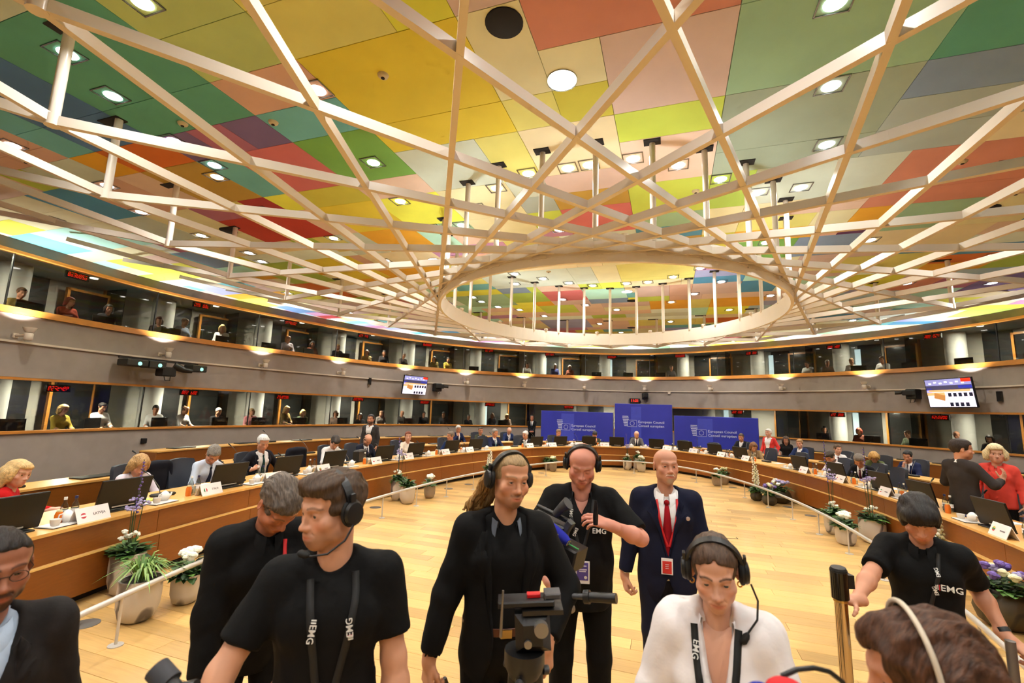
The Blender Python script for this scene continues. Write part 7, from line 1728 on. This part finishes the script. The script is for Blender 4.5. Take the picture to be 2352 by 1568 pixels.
d = arcT((355, 1105), .45); p, a = onT(.62, d); tag(MB().box((0, 0, .12), (.30, .006, .21), mtx=Matrix.Rotation(-.35, 4, 'X')).build('held_sheet', m_paper, loc=p, rz=a), 'white sheet held up by the wavy-haired woman', 'paper'); p, a = onT(.50, d + .05); make_paper('lime green folder under the wavy-haired woman\'s papers', p, a + .2, None, mat('lime_folder', (190, 214, 90), .6))
d = arcT((1902, 1080), .45); p, a = onT(.62, d); tag(MB().box((0, 0, .1), (.28, .01, .2), mtx=Matrix.Rotation(.3, 4, 'X')).build('tablet', m_screen, loc=p, rz=a), 'black tablet held by the man in white shirt', 'tablet')
for lb, px in (('dark blue folder beside the far right monitor', (2235, 1165)), ('dark blue folder left of the helper', (2085, 1110)), ('dark blue folder in front of the white-haired man', (640, 1100))): d = arcT(px, .45); p, a = onT(.45, d); make_paper(lb, p, a + .4, None, mat('navy_folder', (40, 52, 92), .5))

# ---------------------------------------------------------------- interpreters behind the glass
BM = MB().box((0, 0, .17), (.5, .03, .32), bev=.006).box((0, .05, .01), (.3, .18, .02)).mesh('booth_monitor', m_screen)
base, sgn = ORDBASE
def booth(label, px, tier, top, hair, hdg=0.0, look=(0, 12, 0), sk=SK2, fem=0, off=.95, stand=False):
    oc = Curve([W.off(d, off) for d in np.linspace(0, W.len, 200, endpoint=False)]); dd = oc.hit(px); q = oc.at(dd); dist = np.hypot(*q); wp = at_dist(px[0], px[1], dist)
    zf = (.48, 2.93)[tier]; n = -q + np.array([-1.3, 8.5])
    figure(label, (0, 0, zf), math.atan2(-n[0], n[1]) + hdg, 1.74, sit=not stand, lean=6, headat=(q[0], q[1], wp[2]), head=look, skin=sk, hair=hair, face=dict(brow=(50, 40, 34), fem=fem, noeyes=1), top=top, legs=dict(mat=BLK3), res='tiny' if px[0] > 700 and px[0] < 2000 else 'far', shoe=False, group='people behind the %s glass' % ('lower', 'upper')[tier], arms={'R': dict(to=(.15, .36, .16)), 'L': dict(to=(-.15, .36, .16))})
def hs_(st, c, **k): return dict(style=st, col=c, th=.010, **k)
def jm(n, c): return dict(kind='jumper', mat=clothmat(n, c))
WS_ = dict(kind='jumper', mat=WSH); dkh, bln, gry, brn, red_ = (36, 28, 24), (196, 158, 100), (160, 152, 144), (88, 62, 44), (130, 52, 34)
LOWB = [((148, 928), 'woman in a yellow jacket behind the lower glass at far left', jm('yellow_jacket', (176, 150, 60)), hs_('bob', bln), 1), ((237, 924), 'bearded man in a white shirt behind the lower glass', WS_, hs_('short', dkh), 0), ((359, 930), 'man in white shirt and tie reaching right, lower glass', WS_, hs_('short', dkh), 0), ((427, 932), 'balding man in white shirt, lower glass', WS_, hs_('balding', brn), 0), ((503, 936), 'woman in black with grey hair, lower glass', jm('black_top', (30, 28, 30)), hs_('short', gry), 1), ((579, 937), 'woman in a pink top, lower glass', jm('pink_top', (186, 120, 124)), hs_('bob', (150, 120, 84)), 1), ((660, 932), 'blonde woman in a patterned top, lower glass', jm('gold_top', (150, 124, 76)), hs_('long', bln, len=-.2), 1), ((697, 940), 'blonde woman in green, lower glass', jm('green_knit', (90, 100, 76)), hs_('bob', bln), 1), ((772, 943), 'woman in a pale top, lower glass', jm('pale_top', (150, 124, 110)), hs_('bob', brn), 1), ((828, 948), 'woman in dark clothes left of the grey suit', jm('dark_top', (40, 36, 40)), hs_('long', dkh), 1), ((876, 943), 'man right of the grey suit behind the lower glass', jm('grey_top', (92, 84, 80)), hs_('short', brn), 0), ((924, 943), 'bald man in grey behind the lower glass', jm('mid_grey_top', (110, 106, 104)), dict(style='none'), 0), ((974, 944), 'woman in black leaning forward, lower glass', jm('black_top', (30, 28, 30)), hs_('short', dkh), 1), ((1019, 945), 'bearded man in black, lower glass', jm('black_top', (30, 28, 30)), hs_('short', dkh), 0), ((1077, 951), 'grey-haired man in dark suit, lower glass', jm('dark_top', (40, 36, 40)), hs_('short', gry), 0), ((1131, 948), 'brown-haired woman, lower glass', jm('dark_top', (40, 36, 40)), hs_('long', brn), 1), ((1165, 950), 'woman with fair hair near the guard', jm('pale_top', (150, 124, 110)), hs_('bob', bln), 1), ((1893, 978), 'dark-haired woman at the lower right glass', jm('dark_top', (40, 36, 40)), hs_('long', dkh), 1), ((1972, 982), 'red-haired woman at the lower right glass', jm('rust_top', (120, 66, 50)), hs_('bob', red_), 1), ((2084, 988), 'man with headphones at the lower right glass', jm('green_knit', (90, 100, 76)), hs_('short', brn), 0), ((2196, 990), 'bearded man in a pale shirt at the lower right glass', jm('pale_shirt', (196, 180, 186)), dict(style='none'), 0), ((2272, 998), 'woman in dark clothes at far lower right', jm('black_top', (30, 28, 30)), hs_('long', dkh), 1)]
UPB = [((52, 660), 'man with glasses in mustard behind the upper glass', jm('mustard', (120, 100, 50)), hs_('short', brn), 0), ((163, 682), 'curly red-haired woman in orange, upper glass', jm('orange_top', (170, 60, 34)), hs_('bob', red_, amp=.008), 1), ((252, 698), 'dark-haired woman resting her head, upper glass', jm('black_top', (30, 28, 30)), hs_('long', dkh), 1), ((367, 727), 'brown-haired woman bent down, upper glass', jm('grey_top', (92, 84, 80)), hs_('bob', brn), 1), ((426, 731), 'man in a pale blue shirt, upper glass', jm('pale_blue_top', (150, 160, 180)), hs_('short', (150, 120, 90)), 0), ((512, 745), 'blonde woman in white, upper glass', WS_, hs_('bob', bln), 1), ((663, 771), 'bald man in a pale shirt, upper glass', jm('pale_shirt', (196, 180, 186)), dict(style='none'), 0), ((719, 783), 'dark-haired woman in a sleeveless top, upper glass', jm('rust_top', (120, 66, 50)), hs_('bob', dkh), 1), ((777, 790), 'fair-haired woman in black, upper glass', jm('black_top', (30, 28, 30)), hs_('short', bln), 1), ((843, 803), 'woman in beige above the left television', jm('gold_top', (150, 124, 76)), hs_('bob', brn), 1), ((883, 804), 'man with a laptop above the left television', jm('dark_top', (40, 36, 40)), hs_('short', dkh), 0), ((928, 810), 'man in grey right above the left television', jm('grey_top', (92, 84, 80)), hs_('short', gry), 0), ((998, 818), 'woman in mustard, upper glass', jm('mustard', (120, 100, 50)), hs_('long', dkh), 1), ((1030, 820), 'woman in yellow, upper glass', jm('yellow_jacket', (176, 150, 60)), hs_('short', dkh), 1), ((1211, 833), 'woman in white, upper glass above the banners', WS_, hs_('bob', brn), 1), ((1275, 835), 'white-haired woman in blue, upper glass', jm('blue_top', (60, 70, 130)), hs_('short', (220, 216, 208)), 1), ((1309, 838), 'grey-haired woman, upper glass above the banners', jm('rust_top', (120, 66, 50)), hs_('bob', gry), 1), ((1542, 839), 'man in a grey shirt, upper glass above the right banner', jm('grey_top', (92, 84, 80)), hs_('short', brn), 0), ((1853, 829), 'dark-haired man in white shirt, upper right glass', WS_, hs_('short', dkh), 0), ((1900, 826), 'grey-haired man in brown, upper right glass', jm('brown_top', (84, 60, 44)), hs_('short', gry), 0), ((1955, 822), 'man behind a laptop, upper right glass', WS_, hs_('short', (150, 120, 90)), 0), ((2025, 818), 'man in white facing away, upper right glass', WS_, hs_('short', brn), 0)]
for tier, lst in ((0, LOWB), (1, UPB)):
    for px, lb, tp, hr, fe in lst: booth(lb, px, tier, tp, hr, fem=fe, hdg=rp.uniform(-.5, .5))
BMX = ([(63, 965), (242, 962), (388, 965), (522, 965), (610, 965), (703, 962), (800, 966), (948, 963), (1160, 966), (2090, 1000), (1990, 1000), (1880, 996)], [(105, 690), (270, 715), (415, 748), (532, 765), (634, 785), (725, 795), (805, 805), (1095, 836), (1160, 840), (1373, 851), (1443, 852), (1512, 852), (1960, 840), (2070, 830), (2190, 820), (2340, 808)])
for tier in (0, 1):
    for i, px in enumerate(BMX[tier]):
        oc = .42; d = W.hit(px); q = W.off(d, oc); n = W.nor(d); tag(link('booth_monitor', BM, None, (q[0], q[1], (1.12, 3.77)[tier]), math.atan2(n[1], n[0]) - math.pi / 2 + rp.uniform(-.3, .3)), 'dark monitor on the %s booth counter, %s from the left' % (('lower', 'upper')[tier], (ORD + ['fourteenth', 'fifteenth', 'sixteenth'])[i].replace('leftmost', 'first')), 'monitor', '%s booth monitors' % ('lower', 'upper')[tier])

# ================================================================ CREW EQUIPMENT
m_cam = mat('camera_black', (24, 24, 25), .4, bump=.05); m_cam2 = mat('camera_grey', (62, 62, 64), .4)
def dep(x, y, d): return Vector(at_dep(x, y, d))
# broadcast camera carried by the bald man
o = dep(1266, 1216, 2.5); r_ = Vector(_r); f_ = Vector(_f); up = Vector((0, 0, 1))
ax = (r_ * .75 - f_ * .55 - up * .18).normalized(); t = thing('broadcast_camera', 'black broadcast camera with a blue microphone cover held by the bald man', 'video camera', o); t.scale = (.72,) * 3
K = frame_mtx((0, 0, 0), ax, up)
MB().box((-.02, 0, 0), (.30, .16, .13), mtx=K, bev=.02).build('camera_body', m_cam, t); MB().tube([K @ Vector((-.16, .12, 0)), K @ Vector((.14, .12, 0))], .016, 10).build('top_handle', m_cam, t, True)
MB().box((.20, -.10, 0), (.16, .15, .19), mtx=K, bev=.012).build('matte_box', m_cam, t); MB().tube([K @ Vector((.10, -.04, 0)), K @ Vector((.20, -.09, 0))], [.05, .06], 14).build('lens', m_cam, t, True); MB().tube([K @ Vector((.16, -.015, .05)), K @ Vector((.27, -.015, .05))], .006, 6).build('green_ring', mat('green_mark', (60, 150, 80), .5), t)
MB().tube([K @ Vector((.06, .20, .03)), K @ Vector((.02, .13, .03))], [.035, .03], 12).tube([K @ Vector((.10, .25, .03)), K @ Vector((.06, .20, .03))], [.048, .036], 12).build('viewfinder', m_cam2, t, True); MB().box((.10, .10, .02), (.05, .16, .06), mtx=K @ Matrix.Rotation(-.35, 4, 'Z'), bev=.008).build('viewfinder_arm', m_cam2, t)
MB().tube([K @ Vector((-.13, .075, .085)), K @ Vector((.04, .06, .085))], .016, 10).build('microphone_stem', m_cam2, t, True)
a0, a1 = K @ Vector((.02, .065, .09)), K @ Vector((.20, .01, .09)); dv = (a1 - a0)
MB().tube([a0, a0 + dv * .1, a0 + dv * .5, a0 + dv * .85, a1], [.022, .032, .038, .036, .026], 16).build('windshield', mat('blue_foam', (24, 32, 150), .9), t, True)
sd_ = dv.cross(up).normalized(); sd_ = sd_ if sd_.dot(f_) < 0 else -sd_
Rw = frame_mtx(a0 + dv * .45 + sd_ * .0385, dv.normalized(), dv.cross(sd_) if dv.cross(sd_).z > 0 else -dv.cross(sd_)); text_mesh('lettering', 'EBS', .036, mat('yellow_print', (230, 210, 60), .6), t, Rw, bold=True)
sm_ = MB()
for i in range(12): an = i * math.pi / 6; u1 = dv.normalized().orthogonal().normalized(); v1 = dv.normalized().cross(u1); sm_.ball(tuple(a1 + dv.normalized() * .002 + (u1 * math.cos(an) + v1 * math.sin(an)) * .019), .0028, 6, 4)
sm_.build('star_circle', mat('yellow_print', (230, 210, 60), .6), t)
MB().box((-.14, .02, .0), (.06, .10, .10), mtx=K, bev=.01).build('battery', m_cam2, t)
# small bottle-shaped device in his fingers
o = dep(1368, 1178, 2.52); tag(MB().lathe([(.013, -.06), (.015, -.02), (.013, .02), (.008, .05), (.006, .065)], 12, tuple(o)).build('pocket_device', mat('device_black', (26, 22, 22), .2), smooth=True), 'small black device in the bald man\'s fingers', 'device')
# tripod with fluid head in front of the man in the blazer
o = dep(1205, 1500, 1.72); gz = o.z; t = thing('camera_tripod', 'black camera tripod with fluid head in front of the man in the blazer', 'tripod', (o.x, o.y, 0))
hz = dep(1215, 1385, 1.72).z
K = Matrix.Translation((0, 0, hz)) @ frame_mtx((0, 0, 0), r_ + Vector((0, 0, .04)), up)
MB().box((0, 0, 0), (.21, .022, .09), mtx=K, bev=.005).build('sliding_plate', m_cam, t); MB().box((.03, .018, 0), (.05, .016, .03), mtx=K, bev=.003).build('red_lock', mat('red_plastic', (196, 24, 28), .4), t); MB().box((.06, -.028, .0), (.15, .016, .10), mtx=K).build('balance_plate', mat('steel_dark', (70, 68, 66), .3, metal=.8), t); MB().box((.10, .02, 0), (.06, .02, .07), mtx=K, bev=.004).build('plate_catch', m_cam2, t)
MB().box((.02, -.10, .0), (.13, .13, .12), mtx=K, bev=.03).build('fluid_head', m_cam, t); MB().tube([K @ Vector((.05, -.075, .05)), K @ Vector((.05, -.075, .08))], .026, 18).build('tilt_knob', mat('knob_steel', (150, 146, 140), .35, metal=.7), t, True); MB().tube([K @ Vector((.0, -.125, .05)), K @ Vector((.0, -.125, .07))], .014, 14).build('dial', MATS['knob_steel'], t, True)
MB().lathe([(.055, -.26), (.075, -.22), (.075, -.17)], 20, (0, 0, hz)).build('bowl', m_cam, t, True)
for i in range(3):
    a = 2.1 * i + .6; MB().tube([(.05 * math.cos(a), .05 * math.sin(a), hz - .23), (.06 * math.cos(a), .06 * math.sin(a), hz - .45), (.42 * math.cos(a), .42 * math.sin(a), .02)], [.022, .022, .014], 10).build('leg', m_cam, t, True); MB().lathe([(.028, 0), (.028, .03)], 10, (.42 * math.cos(a), .42 * math.sin(a), 0)).build('foot', m_dark, t)
    MB().tube([(.075 * math.cos(a), .075 * math.sin(a), hz - .25), (.095 * math.cos(a), .095 * math.sin(a), hz - .25)], .016, 12).build('leg_clamp', m_cam2, t, True)
q0 = K @ Vector((-.085, .03, .06)); MB().tube([q0 + Vector((0, 0, .03)), q0 + Vector((-.004, 0, -.13))], [.004, .006], 8).build('pan_lever', m_metal, t, True)
# pan bar seen right of him
o0, o1 = dep(1312, 1368, 2.15), dep(1416, 1374, 2.06); t = thing('pan_bar', 'black pan bar with round grip sticking out to the right', 'pan bar', o0); w0_ = Vector((0, 0, 0)); w1_ = o1 - o0
MB().tube([w0_ + w1_ * .42, w1_], [.021, .022], 14).build('grip', m_cam, t, True); MB().tube([w0_, w0_ + w1_ * .5], .013, 10).build('bar', m_cam2, t, True); MB().tube([w0_ + w1_ * .30, w0_ + w1_ * .42], .03, 12).build('clamp', m_cam, t, True); MB().ball(tuple(w0_ + Vector((0, 0, -.055))), .02, 12, 8).build('lock_knob', MATS['knob_steel'], t, True); MB().tube([w0_, w0_ + Vector((0, 0, -.05))], .01, 8).build('knob_stem', m_metal, t)
# bag in his right hand
o = dep(1008, 1575, 2.15); t = thing('equipment_case', 'black equipment bag in the right hand of the man in the blazer', 'bag', (o.x, o.y, o.z - .2)); MB().box((0, 0, .0), (.14, .34, .30), hd(o), bev=.04).build('case_body', m_dark, t); MB().tube([(0, -.1, .14), (0, -.06, .2), (0, .06, .2), (0, .1, .14)], .012, 8).build('handle', m_dark, t, True)
# stanchion post held by the helper
b0 = dep(1950, 1600, 2.40); tp0 = dep(1925, 1302, 2.40); t = thing('barrier_post', 'polished barrier post with black belt head held by the helper', 'barrier post', (b0.x, b0.y, 0)); topv = Vector((tp0.x - b0.x, tp0.y - b0.y, tp0.z)); lowv = Vector((0, 0, .02)); ax_ = (topv - lowv)
m_pol = mat('polished_steel', (196, 176, 150), .12, metal=1.0)
MB().tube([lowv, lowv + ax_ * .88], .030, 20).build('post', m_pol, t, True); MB().tube([lowv + ax_ * .875, lowv + ax_ * .99], .040, 20).build('belt_head', mat('head_black', (14, 13, 13), .15), t, True); MB().tube([lowv + ax_ * .985, lowv + ax_ * 1.0], [.041, .034], 20).build('head_cap', m_dark, t, True)
c_ = lowv + ax_ * .945 + r_ * .045; MB().box(tuple(c_), (.035, .05, .065), math.atan2(r_.y, r_.x)).build('belt_clip', m_dark, t); MB().lathe([(.16, 0), (.17, .012), (.05, .03)], 24).build('base', m_pol, t, True); MB().tube([lowv + ax_ * .862, lowv + ax_ * .872], .033, 20).build('collar_ring', mat('brass', (200, 170, 110), .3, metal=1), t, True)
b0 = dep(2335, 1600, 2.38); t = thing('barrier_post', 'second barrier post at the right edge in the helper\'s left hand', 'barrier post', (b0.x, b0.y, 0)); tz = dep(2345, 1480, 2.38).z; MB().tube([(0, 0, .02), (0, 0, tz)], .022, 16).build('post', mat('grey_post', (110, 104, 100), .4, metal=.5), t, True); MB().lathe([(.16, 0), (.17, .012), (.05, .03)], 24).build('base', m_pol, t, True)
# microphones poking in from below
o = dep(360, 1535, 1.0); e = dep(410, 1590, .98); t = thing('shotgun_microphone', 'dark microphone poking in at the lower left', 'microphone', o); v = e - o; MB().tube([Vector((0, 0, 0)), v * .62], [.024, .024], 16).build('foam_cover', mat('foam_dark', (52, 52, 56), .8), t, True); MB().tube([v * .6, v * 1.3], .016, 12).build('body', m_cam, t, True); MB().tube([v * .75 + Vector((.0, 0, -.01)), v * .75 + r_ * .05], .014, 10).build('mount', m_cam, t, True)
o = dep(1808, 1592, .80); t = thing('hand_microphone', 'red and blue foam microphone at the bottom edge', 'microphone', o); MB().ball((0, 0, 0), (.035, .035, .022), 14, 9).build('red_foam', mat('red_foam', (196, 30, 36), .9), t, True); MB().ball(tuple(r_ * -.045 + Vector((0, 0, -.004))), (.026, .026, .02), 12, 8).build('blue_foam', mat('blue_foam2', (28, 36, 140), .9), t, True)
MB().tube([(0, 0, -.02), (0, 0, -.3)], .014, 10).build('handle', m_cam, t, True)
q = [dep(x, y, .82) for x, y in ((1795, 1552), (1830, 1537), (1870, 1533), (1905, 1542), (1935, 1565), (1945, 1600))]; tag(MB().tube(q, .0045, 8).build('black_cable', m_dark, smooth=True), 'black cable arching at the bottom edge beside the foam microphone', 'cable')
